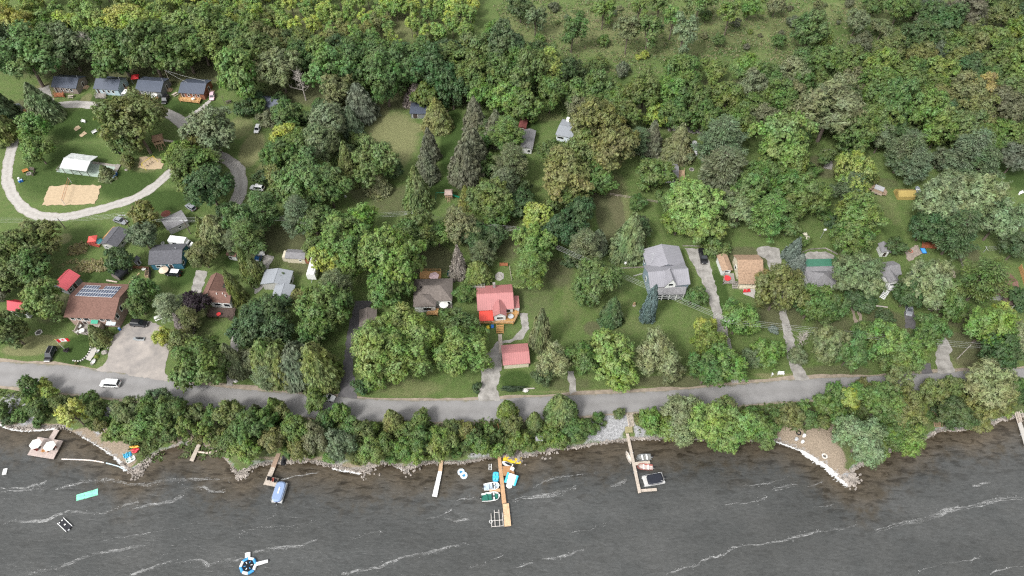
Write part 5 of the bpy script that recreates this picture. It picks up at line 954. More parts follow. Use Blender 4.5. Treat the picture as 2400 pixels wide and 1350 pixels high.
# pop-up camper, tent
p, rz, ln = heading((2044,442),(2071,452), 1.0); t = thing('popup_camper', "tan pop-up camper with grey roof at the edge of the yard", 'camper', (p.x,p.y,0), rz)
MB().bx(-1.6,1.6,-1.0,1.0,.4,1.1).build('body', M("tan_camper", (.38,.31,.25), .6, .15), t); MB().prism([(-1.6,-1),(1.6,-1),(1.6,1),(-1.6,1)],1.1,2.1,[(-1.3,-1),(1.3,-1),(1.3,1),(-1.3,1)]).build('canvas', M("tan_canvas", (.33,.24,.17), .9, .2), t)
MB().bx(-1.4,1.4,-1.05,1.05,2.11,2.25).build('roof', M("grey_camper_roof", (.36,.36,.37), .5, .1), t)
for s in (-1, 1): MB().prism([(s*1.6,-.9),(s*2.7,-.9),(s*2.7,.9),(s*1.6,.9)][::s],1.0,1.15).add([(s*1.45,-.9,2.1),(s*1.45,.9,2.1),(s*2.7,.9,1.16),(s*2.7,-.9,1.16),(s*1.45,-.9,2.0),(s*1.45,.9,2.0),(s*2.66,.9,1.1),(s*2.66,-.9,1.1)],[(0,1,2,3),(7,6,5,4),(0,4,5,1),(1,5,6,2),(2,6,7,3),(3,7,4,0)]).build('bunk_end', M("tan_canvas", (.33,.24,.17)), t); MB().tube((0,s*.8,.3),(0,s*1.02,.3),.3,.3,12).build('wheel', TYRE, t)
TENT = M("ochre_tent", (.34,.255,.085), .85, .15, 1.2)
p, rz, ln = heading((2098,456),(2142,456), .5); t = thing('tent', "long ochre yellow ridge tent on the yard grass", 'tent', (p.x,p.y,0), rz); hl = ln/2-.2
MB().loft([[(x,-1.9*k,0),(x,-1.75*k,1.3),(x,0,2.5*k),(x,1.75*k,1.3),(x,1.9*k,0)] for x, k in ((-hl,.97),(0,1.),(hl,.97))]).build('canopy', TENT, t)
MB().tube((-hl-.1,0,2.47),(hl+.1,0,2.47),.05).build('ridge_pole', DKWOOD, t); MB().bx(-hl-.06,-hl-.0,-.6,.6,0,1.8).build('door_flap', M("tent_flap", (.24,.18,.06), .9), t)
# gazebos / canopies / parasols
def canopy(label, px, py, wd, m, h=2.3):
    p = U(px, py, h); g = ZT(p.x, p.y); t = thing('pop_up_canopy', label, 'canopy', (p.x,p.y,g), .2); w = wd/2
    MB().prism([(-w,-w),(w,-w),(w,w),(-w,w)], h-.3, h-.05).prism([(-w,-w),(w,-w),(w,w),(-w,w)], h-.046, h+.7, [(-.1,-.1),(.1,-.1),(.1,.1),(-.1,.1)]).build('roof', m, t)
    for x in (-w+.06, w-.06):
        for y in (-w+.06, w-.06): MB().tube((x,y,0),(x,y,h-.3),.035).build('leg', GREYM, t)
RED = M("red_fabric", (.55,.035,.04), .7, .12)
canopy("red square gazebo at the corner of the pale bungalow", 216, 559, 2.4, M("coral_fabric", (.62,.10,.085), .7, .1)); canopy("red pop-up canopy behind the gap between two cottages", 316, 179, 2.6, RED)
def parasol(label, px, py, r, m, n_=8, group=None, h=2.3, base=None):
    p = U(px, py, h if base is None else base+h); g = ZT(p.x,p.y) if base is None else base; t = thing('parasol', label, 'parasol', (p.x,p.y,g), .3, group)
    MB().prism([(r*math.cos(2*math.pi*i/n_), r*math.sin(2*math.pi*i/n_)) for i in range(n_)], h-.35, h+.05, [(.06*math.cos(2*math.pi*i/n_), .06*math.sin(2*math.pi*i/n_)) for i in range(n_)]).build('shade', m, t)
    MB().tube((0,0,0),(0,0,h),.035).build('pole', GREYM, t); MB().tube((0,0,.01),(0,0,.1),.3,.25,10).build('base', BLACK, t)
PWF = M("white_canvas", (.66,.66,.62), .8, .06); DKZ = WZ+.62
parasol("white parasol at the lakeward corner of the swim platform", 81, 1039, 1.45, PWF, 6, base=DKZ); parasol("white parasol near the middle of the swim platform", 114, 1044, 1.45, PWF, 6, base=DKZ)
parasol("pale pink parasol on the orange deck behind the hip roof house", 1017, 645, 1.5, M("pink_canvas", (.55,.40,.41), .8, .06), 6, base=.7)
parasol("beige parasol leaning by the teal house front", 382, 631, 1.4, M("beige_canvas", (.58,.47,.36), .8, .06)); parasol("brown parasol beside the plain grey roofed house", 387, 499, 1.5, M("brown_canvas", (.20,.07,.05), .8, .1)); parasol("white parasol over the slate cottage deck", 358, 222, 1.4, PWF, 8, base=.6); parasol("round white parasol on the terrace of the hip roof house", 1040, 712, 1.25, PWF, 12, base=.4)
# small furniture
def table(label, px, py, m, z=0, r=.6, name='round_table', group=None):
    p = U(px, py, z+.72); t = thing(name, label, 'table', (p.x,p.y,z), .4, group); MB().tube((0,0,.68),(0,0,.74),r,r,16).build('tabletop', m, t)
    for a in (0,1.57,3.14,4.71): MB().tube((r*.7*math.cos(a),r*.7*math.sin(a),0),(r*.55*math.cos(a),r*.55*math.sin(a),.68),.03).build('leg', m, t)
table("round white table in the middle of the boarded terrace", 191, 775, PWF, .8, .75); table("round white table at the house end of the boarded terrace", 185.5, 764, PWF, .8, .6); table("small white table at the corner of the boarded terrace", 179.5, 776, PWF, .8, .45); table("dark patio table with chairs on the honey deck", 1197, 741, GREYM, 1.1, .8); table("red table on the dark brown deck", 512, 736, RED, .9, .6); table("red table on the annex deck", 1704.5, 651.5, RED, .8, 1.0); table("white table on the bright cedar cottage deck", 452, 231, PWF, .7, .6)
table("white round table beside the brown fence near the teal house", 337, 630, PWF, 0, .6)
def picnic(label, px, py, rz, m):
    p = U(px, py, .5); t = thing('picnic_table', label, 'picnic table', (p.x,p.y,ZT(p.x,p.y)), rz); MB().bx(-.95,.95,-.38,.38,.70,.76).build('tabletop', m, t)
    for s in (-1, 1): MB().bx(-.95,.95,s*.75-.14,s*.75+.14,.40,.45).build('bench', m, t); MB().tube((s*.7,-.8,0),(s*.7,.3,.72),.05).tube((s*.7,.8,0),(s*.7,-.3,.72),.05).build('leg', m, t)
picnic("grey picnic table on grass before the taupe cottage", 166, 225.5, .1, PALED); picnic("grey picnic table at the side of the rust cottage", 410, 220.5, .9, PALED); picnic("dark picnic bench on the grass by the tall cottage tree", 535, 238, .4, DKWOOD); picnic("small white picnic table on grass beside the parking lot", 370, 744, .5, M("white_wood", (.6,.6,.57), .7, .1))
def bench(label, px, py, rz, m, w=1.5, z=0, name='garden_bench', cat='bench', group=None):
    p = U(px, py, z+.45); z = z or ZT(p.x,p.y); t = thing(name, label, cat, (p.x,p.y,z), rz, group)
    MB().bx(-w/2,w/2,-.25,.25,.40,.46).build('seat', m, t); MB().box((0,.32,.72),(w,.06,.55),0,-.25).build('backrest', m, t)
    for s in (-1, 1): MB().bx(s*(w/2-.06)-.05,s*(w/2-.06)+.05,-.25,.3,0,.40).build('leg', m, t); MB().bx(s*(w/2-.05)-.06,s*(w/2-.05)+.06,-.28,.28,.62,.67).build('armrest', m, t)
WP = M("white_furniture", (.66,.66,.64), .6, .08); ORW = M("orange_stained_wood", (.48,.22,.07), .6, .15); RDW = M("red_stained_wood", (.24,.06,.045), .6, .15)
bench("white bench on the camp lawn beyond the sand pits", 195, 284.5, -.3, WP); bench("white double seat swing on the camp lawn", 222, 309, .9, WP, 1.7, name='garden_swing', cat='garden swing'); bench("orange bench on the swim platform", 105, 1056, math.pi, ORW, 1.3, DKZ); bench("red brown armchairs seat under the swim platform corner parasol", 83, 1051, 2.6, RDW, 1.1, DKZ, 'garden_chair', 'chair'); bench("dark red chair at the gangway side of the swim platform", 126, 1048, .7, RDW, .8, DKZ, 'garden_chair', 'chair')
YEL = M("yellow_plastic", (.62,.47,.05), .5, .05); BLU = M("blue_plastic", (.03,.14,.42), .5, .05)
bench("yellow garden chair below the honey deck", 1144, 768.5, .3, YEL, .75, name='garden_chair', cat='chair'); bench("blue garden chair below the honey deck", 1154, 766.5, 0, BLU, .75, name='garden_chair', cat='chair'); bench("light orange bench by the camp fire pit", 59.5, 400.5, .6, ORW, 1.7); bench("dark bench behind the camp fire pit", 74, 396.5, -.2, DKWOOD, 1.7); bench("dark bench at the pavilion side of the camp fire pit", 78, 406, -1.6, DKWOOD, 1.7)
for i, (x, y) in enumerate(((270.7,350.7),(272.7,356),(279.3,358))): bench("black lawn chair in a trio under the big lawn tree", x, y, .5+i, BLACK, .75, name='lawn_chair', cat='chair', group='three black lawn chairs on the camp lawn')
for i, (x, y, lb) in enumerate(((629.5,1122,'shoreward end'),(635.5,1123.6,'second place from shore'),(640.5,1125.6,'third place from shore'),(645.5,1127.5,'lakeward end'))): bench("dark deck chair at the %s of the row on the L-shaped dock" % lb, x, y, .0, BLACK if i != 2 else RDW, .62, DKZ, 'deck_chair', 'chair', 'chairs in a row on the L-shaped dock')
bench("white deck chair on the side platform of the long cedar dock", 1200, 1100, -.5, WP, .9, DKZ, 'deck_chair', 'chair'); bench("red chair with low arms on paving before the cream cottage", 1746, 683, 0, RED, .8, name='garden_chair', cat='chair'); bench("second red chair beside the paving before the cream cottage", 1755, 682, .2, RED, .8, name='garden_chair', cat='chair'); bench("white roadside bench near the pale mailbox post", 1830.5, 875.5, 0, WP, 1.6); bench("white bench by the lawn at the photo edge", 2394, 452, .5, WP, 1.8); bench("red chair by the grey roofed camper", 47, 252, .4, RED, .9, name='garden_chair', cat='chair')
bench("wooden arbour seat at the top of the fenced strip", 1180.5, 621, 0, REDD, 2.4)
deck("small cedar step deck before the grey roofed camper", [(33,275),(50,272),(48,263),(34,266)], .4, CEDARD, (0,)); deck("pale pallet deck beside the grey roofed camper", [(53,266),(60,263),(62,255),(55,257)], .25, CEDARD)
# barrels and bins
def barrel(label, px, py, m, group=None, r=.34, h=.9):
    p = U(px, py, h/2); t = thing('barrel', label, 'barrel', (p.x,p.y,ZT(p.x,p.y)), 0, group)
    MB().loft([[(k*r*math.cos(2*math.pi*i/14), k*r*math.sin(2*math.pi*i/14), z) for i in range(14)] for k, z in ((.92,0),(1,.2*h),(.97,.5*h),(1,.8*h),(.92,h))]).build('drum', m, t, True); MB().tube((0,0,h),(0,0,h+.04),r*.86,r*.84,14).build('lid', m if m is not BLU else M("pale_blue_lid", (.35,.45,.62), .5), t)
for i, (x, y) in enumerate(((272.7,406.7),(270.7,410.7),(268,414.3),(265.5,418))): barrel("blue barrel in the row at the pavilion slab end", x, y, BLU, 'blue barrels at the slab end')
for i, (x, y, m, lb) in enumerate(((44.5,419,PWF,'white barrel behind the bins by the fire pit'),(46,425,BLU,'blue barrel in front by the fire pit'),(51.5,423,BLU,'blue barrel nearer the fire pit'))): barrel(lb, x, y, m)
barrel("blue barrel at the corner of the solar panel house", 280, 771, BLU); barrel("white upright bin in front of the beach shrubs", 1888, 1017, WP, None, .4, .8); barrel("grey bin on the sand beside the white bins", 1871.5, 1023, GREYM, None, .42, .8); barrel("white bin nearest the foam line on the sand", 1886, 1029, WP, None, .38, .7)
def ringfire(label, px, py, r, m, core=True):
    p = U(px, py, 0); g = ZT(p.x,p.y); t = thing('fire_ring', label, 'fire ring', (p.x,p.y,g), 0); rr = random.Random(label)
    st = MB()
    for i in range(12): a = i*math.pi/6; st.ell((r*math.cos(a), r*math.sin(a), .1), .16+rr.random()*.08, .14+rr.random()*.08, .15, 7, 5)
    st.build('stones', m, t); MB().tube((0,0,.015),(0,0,.05),r*.8,r*.8,12).build('ash', M("ash", (.09,.085,.08), .95), t)
ringfire("stone fire ring at the middle of the camp benches", 68, 407.5, .7, ROCK); ringfire("pale stone ring on the lawn left before the solar panel house", 91, 779.5, .8, M("white_stone", (.55,.53,.49), .9, .2)); ringfire("fire ring on pale paving behind the red roofed house", 1171, 648, .6, ROCK); ringfire("small fire ring at the yard of the small white cottage", 1621, 397.5, .7, ROCK); ringfire("reddish square fire ring in the stone patio", 2134, 589, .55, M("red_brick", (.32,.12,.08), .9)); ringfire("white stones around ash on the sandy beach", 1938, 1063, .55, M("white_stone", (.55,.53,.49)))
def rock(label, px, py, s, m=ROCK):
    p = U(px, py, .2); rr = random.Random(label); mb = MB(); mb.ell((0,0,0), s, s*.8, s*.6, 9, 6); mb.v = [(x*rr.uniform(.85,1.12), y*rr.uniform(.85,1.12), max(-.1, z*rr.uniform(.85,1.12)+.25*s)) for x,y,z in mb.v]
    o = mb.build('boulder', m); o.location = (p.x,p.y,ZT(p.x,p.y)); tag(o, label, 'boulder')
WS = M("white_stone", (.55,.53,.49), .9, .2)
rock("white boulder at the end of the low hedge by the road", 1231.5, 915, .8, WS); rock("grey boulder beside the flower bed by the parking lot", 245, 826, .9); rock("white boulder by the roadside path under the wispy tree", 552, 893, .6, WS); rock("grey boulder on grass near the pavilion bush", 296, 398, .6)
# hedge, logs, poles
p = U(1203,914.5,.5); g = broad(44, 14, 2600, .10, .8, (.32,.5), .15, .72)
hd = bpy.data.objects.new('hedge', None); COL.objects.link(hd); hd.location = (p.x,p.y,0); hd.scale = (2.9,.75,1.1); tag(hd, "low clipped dark hedge along the road before the pink roofed garage", 'hedge'); ho = bpy.data.objects.new('foliage', g[0]); COL.objects.link(ho); ho.parent = hd; ho.color = (.035,.062,.026,1); ht = bpy.data.objects.new('stem', g[1]); COL.objects.link(ht); ht.parent = hd
def log(label, a, b_, r, m=PBARK, z=.15, name='log', cat='log'):
    p, q = U(*a, z), U(*b_, z); c_ = (p+q)/2; c_.z = ZT(c_.x, c_.y); o = MB().tube(p-c_, q-c_, r, r*.8, 8).build(name, m); o.location = c_; tag(o, label, cat)
log("white log lying beside the white boulder by the road", (1233,911),(1253,910), .2)
log("pale timber edging in the yard of the house with porch stairs", (2038,715),(2080,720), .25); log("pale drift log in the shaded yard by the beige roof", (2175,725),(2234,725), .18)
BOATW = M("white_gelcoat", (.70,.70,.68), .3, .05, spec=.5)
# ------------------------------------------------------------------ boats
def hull(L, B, H, bow=.38, stern=.85, n=11, floor=.18):
    st = []
    for i in range(n):
        t = i/(n-1); x = -L/2+L*t
        k = (stern+(1-stern)*min(1, t/.35)) if t < 1-bow else math.sqrt(max(0, 1-((t-(1-bow))/bow)**2.0))
        st.append((x, B/2*max(k, .02), H*(.82+.30*t*t)))
    rings = []
    for x, w, h in st: rings.append([(x,-w,h),(x,-w*.82,h*.25),(x,0,-.15*h),(x,w*.82,h*.25),(x,w,h),(x,w*.88,h),(x,w*.72,floor),(x,-w*.72,floor),(x,-w*.88,h)])
    return rings, st
def motor(root, x, z=.55):
    MB().ell((x-.25,0,z+.25),.28,.2,.24,10,6).build('engine_cowl', BLACK, root); MB().bx(x-.35,x-.12,-.07,.07,z-.9,z+.1).build('engine_leg', GREYM, root)
def boat(label, bow, stern, B, hm, im, extra=None, eng=True, z=None, name='motor_boat', cat='boat'):
    z = WZ if z is None else z; p, rz, L = heading(stern, bow, z+.4); root = thing(name, label, cat, (p.x,p.y,z), rz); rings, st = hull(L, B, .75)
    MB().loft(rings).build('hull', hm, root)
    MB().prism([(x, -w*.70) for x, w, h in st[:-1]]+[(x, w*.70) for x, w, h in reversed(st[:-1])], .184, .21).build('floor', im, root)
    for t in (-.22, .08): MB().bx(L*t-.18, L*t+.18, -B*.40, B*.40, .30, .46).build('seat', WP if hm is not BOATW else im, root)
    if extra: extra(root, L, B)
    if eng: motor(root, -L/2)
    return root
ALU = M("bare_aluminium", (.30,.31,.31), .35, .15, metal=.5); GRNF = M("green_boat_carpet", (.02,.13,.095), .8, .1); TEALP = M("aqua_plastic", (.05,.42,.62), .4, .06)
def wind(root, L, B):
    MB().add([(L*.14,-B*.36,.75),(L*.14,B*.36,.75),(L*.06,B*.33,1.15),(L*.06,-B*.33,1.15),(L*.12,-B*.36,.75),(L*.12,B*.36,.75),(L*.04,B*.33,1.15),(L*.04,-B*.33,1.15)],[(0,1,2,3),(7,6,5,4),(0,4,5,1),(1,5,6,2),(2,6,7,3),(3,7,4,0)]).build('windscreen', GLASS, root); MB().bx(L*.10,L*.2,-B*.38,-B*.1,.3,.8).bx(L*.10,L*.2,B*.1,B*.38,.3,.8).build('console', WP, root)
boat("white motor boat with blue seats at the short finger of the cedar dock", (1171,1138),(1134,1142.5), 1.9, BOATW, M("blue_grey_deck", (.38,.45,.52), .6), wind); boat("white motor boat with dark green deck beside the cedar dock", (1172,1162),(1129,1167), 2.2, BOATW, GRNF, lambda r,L,B: (wind(r,L,B), MB().bx(L*.24,L*.36,-B*.2,B*.2,.60,.72).build('bow_cushion', GRNF, r)))
boat("bare aluminium fishing boat tied at the middle finger of the grey dock", (1491,1074),(1526,1071), 1.7, ALU, M("boat_floor_grey", (.20,.20,.19), .8, .3)); boat("red and white fishing boat below the middle finger of the grey dock", (1493,1093.5),(1530,1096), 1.6, M("dull_red_hull", (.30,.10,.085), .5, .1), M("pale_boat_floor", (.45,.38,.35), .7, .3))
def canoe(label, a, b_, B, m, im, z=None, name='canoe', cat='canoe', closed=False, h=.42):
    z0 = WZ if z is None else z; p, rz, L = heading(a, b_, z0+.3); root = thing(name, label, cat, (p.x,p.y,z0), rz); rings = []; n = 13
    for i in range(n):
        t = i/(n-1)*2-1; w = B/2*max(.02, (1-abs(t)**2.2)); hh = h*(1+.35*t*t)
        rings.append([(t*L/2,-w,hh),(t*L/2,-w*.8,.08),(t*L/2,w*.8,.08),(t*L/2,w,hh)]+([(t*L/2,0,hh+.10)] if closed else [(t*L/2,w*.85,hh),(t*L/2,w*.6,.14),(t*L/2,-w*.6,.14),(t*L/2,-w*.85,hh)]))
    MB().loft(rings).build('hull', m, root)
    if closed: MB().torus((0,0,h+.09), B*.26, .04, 14, 6).build('cockpit_rim', BLACK, root)
    else:
        for t in (-.25, .3): MB().bx(L*t-.12,L*t+.12,-B*.42,B*.42,h*.75,h*.82).build('seat', im, root)
    return root
canoe("cream canoe floating against the grey dock", (1467,1057),(1479,1087), .95, M("cream_hull", (.50,.46,.41), .5, .08), PALED)
G0 = lambda x, y: ZT(U(x,y,WZ+.4).x, U(x,y,WZ+.4).y)
canoe("dark green canoe lying behind the hip roof house", (1051,633),(1052,651), .95, M("dark_green_hull", (.012,.075,.06), .5), PALED, 0.02); canoe("yellow orange kayak on the beach edge", (303,1047.5),(326,1046), .75, M("orange_yellow_plastic", (.65,.36,.04), .4), None, G0(314,1047), 'kayak', 'kayak', True, .3); canoe("red kayak on the beach beside the yellow orange one", (306,1055),(327,1052.5), .8, M("red_plastic", (.55,.03,.05), .4), None, G0(316,1055), 'kayak', 'kayak', True, .3); canoe("second red kayak at the grass edge of the beach", (308,1060),(322,1058), .7, M("red_plastic", (.55,.03,.05)), None, G0(314,1059), 'kayak', 'kayak', True, .28)
canoe("white planter boat on grass by the road entrance", (213.5,856),(223,841), 1.0, BOATW, PALED, .02, 'rowing_boat', 'rowing boat'); canoe("small white planter boat by the pebble bed", (226.5,827),(232,816), .9, BOATW, PALED, .02, 'rowing_boat', 'rowing boat')
boat("long white boat standing on its trailer by the pine trees", (1627,331),(1629,349), 1.7, BOATW, GREYM, None, True, .35); boat("grey aluminium boat on grass behind the white boat on its trailer", (1628,350),(1630,364), 1.5, ALU, GREYM, None, False, .05, 'rowing_boat', 'rowing boat'); boat("blue grey rowing boat standing beside the yellow tent", (2148,438),(2154,453), 1.4, M("blue_grey_hull", (.27,.30,.33), .5), M("blue_grey_hull", (.27,.30,.33)), None, False, .05, 'rowing_boat', 'rowing boat'); boat("low white boat on a trailer before the dark navy shed", (963,269.5),(987,268), 1.3, BOATW, ALU, None, False, .3, 'rowing_boat', 'rowing boat')
def pontoon(label, a, b_, cover, round_bow, eng=True):
    p, rz, L = heading(b_, a, WZ+.9); t = thing('pontoon_boat', label, 'pontoon boat', (p.x,p.y,WZ), rz)
    for s in (-1, 1): MB().tube((-L/2+.1,s*.95,.22),(L/2-.5,s*.95,.22),.33,.33,12).tube((L/2-.5,s*.95,.22),(L/2,s*.95,.34),.33,.08,12).build('float_tube', ALU, t)
    MB().bx(-L/2,L/2-.15,-1.25,1.25,.55,.66).build('deck', M("pontoon_deck", (.45,.44,.42), .7), t)
    n_ = 24
    if round_bow: out = [(L/2*.97*math.copysign(abs(math.cos(q))**.55, math.cos(q)), 1.22*math.copysign(abs(math.sin(q))**.6, math.sin(q))) for q in np.linspace(0, 2*math.pi, n_, endpoint=False)]
    else: out = [(-.35+L*.36*math.copysign(abs(math.cos(q))**.35, math.cos(q)), 1.18*math.copysign(abs(math.sin(q))**.35, math.sin(q))) for q in np.linspace(0, 2*math.pi, n_, endpoint=False)]
    MB().prism(out, .664, 1.25).prism(out, 1.254, 1.5, [(x*.86, y*.8) for x, y in out]).build('cover', cover, t)
    for s in (-1, 1): MB().path([(L/2-.25,s*1.2,.7),(L/2-.25,s*1.2,1.3),(-L/2+.1,s*1.2,1.3),(-L/2+.1,s*1.2,.7)], .03).build('rail', GREYM, t)
    if round_bow: MB().bx(-L*.12,L*.2,-.14,.14,1.5,1.56).build('cover_stripe', WP, t)
    else:
        for s in (-1, 1): MB().tube((-L/2+.2,s*1.15,1.3),(-L/2+1.2,s*1.0,1.95),.05).build('bimini_arm', WP, t)
    motor(t, -L/2, .6); return t
pontoon("pontoon boat under a rounded blue cover at the L-shaped dock", (662,1129),(647,1177), M("blue_boat_cover", (.20,.27,.42), .7, .06), True); pontoon("pontoon boat with black cover tied by the end finger of the grey dock", (1507,1128),(1556,1119), M("black_boat_cover", (.014,.016,.024), .6, .1), False)
def ski(label, a, b_, m, seat):
    z0 = WZ-.05; p, rz, L = heading(b_, a, WZ+.4); L = max(2.8, min(L, 3.4)); t = thing('jet_ski', label, 'jet ski', (p.x,p.y,max(z0, ZT(p.x,p.y))), rz)
    MB().loft([[(x,-w,.25),(x,-w*.8,.0),(x,w*.8,.0),(x,w,.25),(x,w*.7,z),(x,-w*.7,z)] for x, w, z in ((-L/2,.52,.42),(-.2,.58,.45),(.6,.52,.75),(L/2-.3,.34,.6),(L/2,.08,.45))]).build('hull', m, t)
    MB().loft([[(x,-w,.42),(x,w,.42),(x,w*.7,z),(x,-w*.7,z)] for x, w, z in ((-L/2+.35,.22,.75),(-.2,.24,.80),(.5,.2,.85))]).build('seat', seat, t); MB().tube((.62,-.35,1.0),(.62,.35,1.0),.03).tube((.75,0,.7),(.62,0,1.0),.05).build('handlebar', BLACK, t)
ski("black jet ski beside the ramp of the L-shaped dock", (667,1064),(663,1090), M("black_gelcoat", (.02,.02,.023), .3), BLACK); ski("white jet ski between the cedar dock and the yellow mat", (1178,1083),(1200,1091), BOATW, BLACK); ski("grey and black object shaped like a jet ski in the parking lot", (319,803),(346,803), M("grey_gelcoat", (.25,.265,.27), .4), BLACK)  # last one stands for an unidentified object, given a jet ski's shape
def pedal(label, px, py, L, B, rz, m, seat, z=None):
    z0 = WZ if z is None else z; p = U(px, py, z0+.4); t = thing('pedal_boat', label, 'pedal boat', (p.x,p.y,z0), rz); n_ = 20
    out = [(L/2*math.copysign(abs(math.cos(q))**.5, math.cos(q)), B/2*math.copysign(abs(math.sin(q))**.5, math.sin(q))) for q in np.linspace(0, 2*math.pi, n_, endpoint=False)]
    MB().prism([(x*.88,y*.88) for x,y in out], -.05, .3, out).prism(out, .304, .42, [(x*.92,y*.92) for x,y in out]).build('hull', m, t)
    for x in (-.28, .18):
        for s in (-1, 1): MB().bx(L*x-.25,L*x+.25,s*B*.23-.24,s*B*.23+.24,.424,.52).bx(L*x-.30,L*x-.2,s*B*.23-.24,s*B*.23+.24,.52,.9).build('seat', seat, t)
pedal("aqua pedal boat tied beside the cedar dock", 1162, 1117, 2.5, 1.5, 1.55, TEALP, M("pale_aqua", (.14,.55,.72), .5)); pedal("blue pedal boat pulled up on the beach point", 299, 1066, 1.9, 1.4, .5, M("strong_blue_plastic", (.03,.25,.48), .5), M("pale_aqua", (.14,.55,.72)), G0(299,1066)); pedal("white pedal boat pulled up on the beach point", 306, 1076, 2.2, 1.5, .6, BOATW, M("pale_green_seat", (.45,.56,.50), .5), G0(306,1076))
# floats and water toys
def mat_(label, poly, m, name='floating_mat', z=.05, th=.07):
    P = [U(*q, WZ+z) for q in poly]; c_ = sum(P, Vector())/len(P); o = MB(); k = 8; rings = []
    A, B_, C_, D_ = [q-c_ for q in P]; vs = []; fs = []
    for i in range(k+1):
        for j in range(k+1):
            q = A.lerp(B_, i/k).lerp(D_.lerp(C_, i/k), j/k); vs.append((q.x, q.y, .035*math.sin(i*1.7)+.035*math.cos(j*1.3+i)))
    nn = len(vs); vs += [(x,y,z-th) for x,y,z in vs]
    for i in range(k):
        for j in range(k):
            a = i*(k+1)+j; fs += [(a,a+k+1,a+k+2,a+1),(nn+a+1,nn+a+k+2,nn+a+k+1,nn+a)]
    e = [i*(k+1) for i in range(k+1)]; e2 = [k*(k+1)+j for j in range(1,k+1)]; e3 = [i*(k+1)+k for i in range(k-1,-1,-1)]; e4 = list(range(k-1,0,-1)); loop = e+e2+e3+e4
    for a, b_ in zip(loop, loop[1:]+loop[:1]): fs.append((b_,a,nn+a,nn+b_))
    ob = o.add(vs, fs).build(name, m); ob.location = c_; tag(ob, label, 'floating mat')
mat_("mint green floating foam mat on open water", [(179,1174),(229.5,1160),(229.5,1145),(179,1160)], M("mint_foam", (.20,.60,.40), .8, .12, 2.)); mat_("yellow floating foam mat beside the cedar dock", [(1178,1082),(1221.7,1088),(1223,1073),(1180,1068)], M("yellow_foam", (.72,.52,.03), .8, .1, 1.2, c2=(.50,.34,.03)))
p, rz, ln = heading((141.5,1220),(162,1239.5), WZ+.35); t = thing('swim_raft', "black topped swim raft with white edge rails", 'raft', (p.x,p.y,WZ), rz); a = U(134,1226,WZ+.35); b_ = U(149,1214,WZ+.35); hw = (a-b_).length/2; hl = ln/2
MB().bx(-hl,hl,-hw,hw,.18,.36).build('deck', M("black_raft_carpet", (.022,.022,.028), .9), t)
for s in (-1, 1): MB().bx(-hl,hl,s*hw-.06,s*hw+.06,-.1,.42).build('edge_rail', WP, t)
MB().bx(-hl+.2,-hl+.45,-.6,-.3,.37,.45).build('cleat', WP, t); MB().bx(-hl+.2,-hl+.45,.1,.4,.37,.45).build('cleat', WP, t); MB().bx(-.1,.2,-.15,.2,.37,.45).build('cleat', WP, t); MB().bx(hl,hl+.25,-.4,.0,.0,.4).build('ladder', GREYM, t)
p = U(582,1326,WZ+.3); t = thing('inflatable_trampoline', "blue and white eight sided water trampoline with black centre", 'water trampoline', (p.x,p.y,WZ), .2)
BW = M("sky_blue_vinyl", (.05,.26,.55), .45); WV = M("white_vinyl", (.72,.72,.72), .45)
for k in range(8):
    a0, a1 = 2*math.pi*k/8, 2*math.pi*(k+1)/8; R0 = 1.65; MB().tube((R0*math.cos(a0),R0*math.sin(a0),.3),(R0*math.cos(a1),R0*math.sin(a1),.3),.33,.33,10).build('tube_segment', WV if k % 2 else BW, t)
MB().tube((0,0,.42),(0,0,.46),1.38,1.38,16).build('bounce_mat', M("black_mesh_mat", (.008,.011,.016), .95, .3, 4.), t); MB().bx(-.75,.35,1.85,2.9,.15,.4).build('boarding_pad', WV, t)
for k in range(6): a0 = k*1.05; MB().box((.75*math.cos(a0),.75*math.sin(a0),.475),(.42,.14,.02),a0).build('mat_mark', BW if k % 2 else WV, t)
log("white inflatable beam beside the water trampoline", (601,1322),(628,1314.5), .42, WV, WZ+.3, 'inflatable_beam', 'inflatable')
for i, (x, y) in enumerate(((1081,1106),(1087.5,1114))):
    p = U(x,y,WZ+.15); o = MB().torus((0,0,0), .62, .27, 20, 8, .8).build('swim_ring', M("white_vinyl_ring", (.60,.68,.74), .45, .1)); o.location = (p.x,p.y,WZ+.12); tag(o, "white swim ring %s of the tied pair on the water" % ("nearer the shore" if i == 0 else "farther out"), 'swim ring'); MB().tube((0,0,-.1),(0,0,.02),.36,.36,14).build('ring_floor', M("blue_ring_floor", (.04,.20,.38), .5), o)
p = U(1198,1125,WZ+.6); t = thing('inflatable_slide', "blue and white inflatable slide tied at the cedar dock platform", 'inflatable', (p.x,p.y,WZ), -.35)
MB().loft([[(x,-1.15,zb),(x,1.15,zb),(x,1.15,zt),(x,.75,zt-.22),(x,-.75,zt-.22),(x,-1.15,zt)] for x, zb, zt in ((-.9,.0,.5),(.0,.0,.8),(.8,.0,1.3),(1.3,.0,1.35))]).build('ramp', WV, t)
for s in (-1, 1): MB().tube((-1.0,s*1.15,.42),(1.3,s*1.15,1.2),.28,.28,10).build('side_tube', TEALP, t)
MB().ell((-1.35,0,.25),.65,.75,.25,14,6).build('landing_pad', WV, t)
for v_ in list(t.children): v_.rotation_euler = (0,0,1.57)
p = U(11,1105,WZ+.2); t = thing('float_sign', "small white marker float on the shallow water", 'marker', (p.x,p.y,WZ), .2); MB().bx(-.45,.45,-.75,.75,-.05,.22).build('float', WP, t); MB().bx(-.25,.25,-.5,.5,.224,.26).build('panel', GREYM, t)
def rope(label, pts, r, m):
    P = [U(*q, WZ+.06) for q in cr(pts, 4)]; c_ = P[0].copy(); o = MB().path([q-c_ for q in P], r, 6).build('float_rope', m); o.location = c_; tag(o, label, 'float rope')
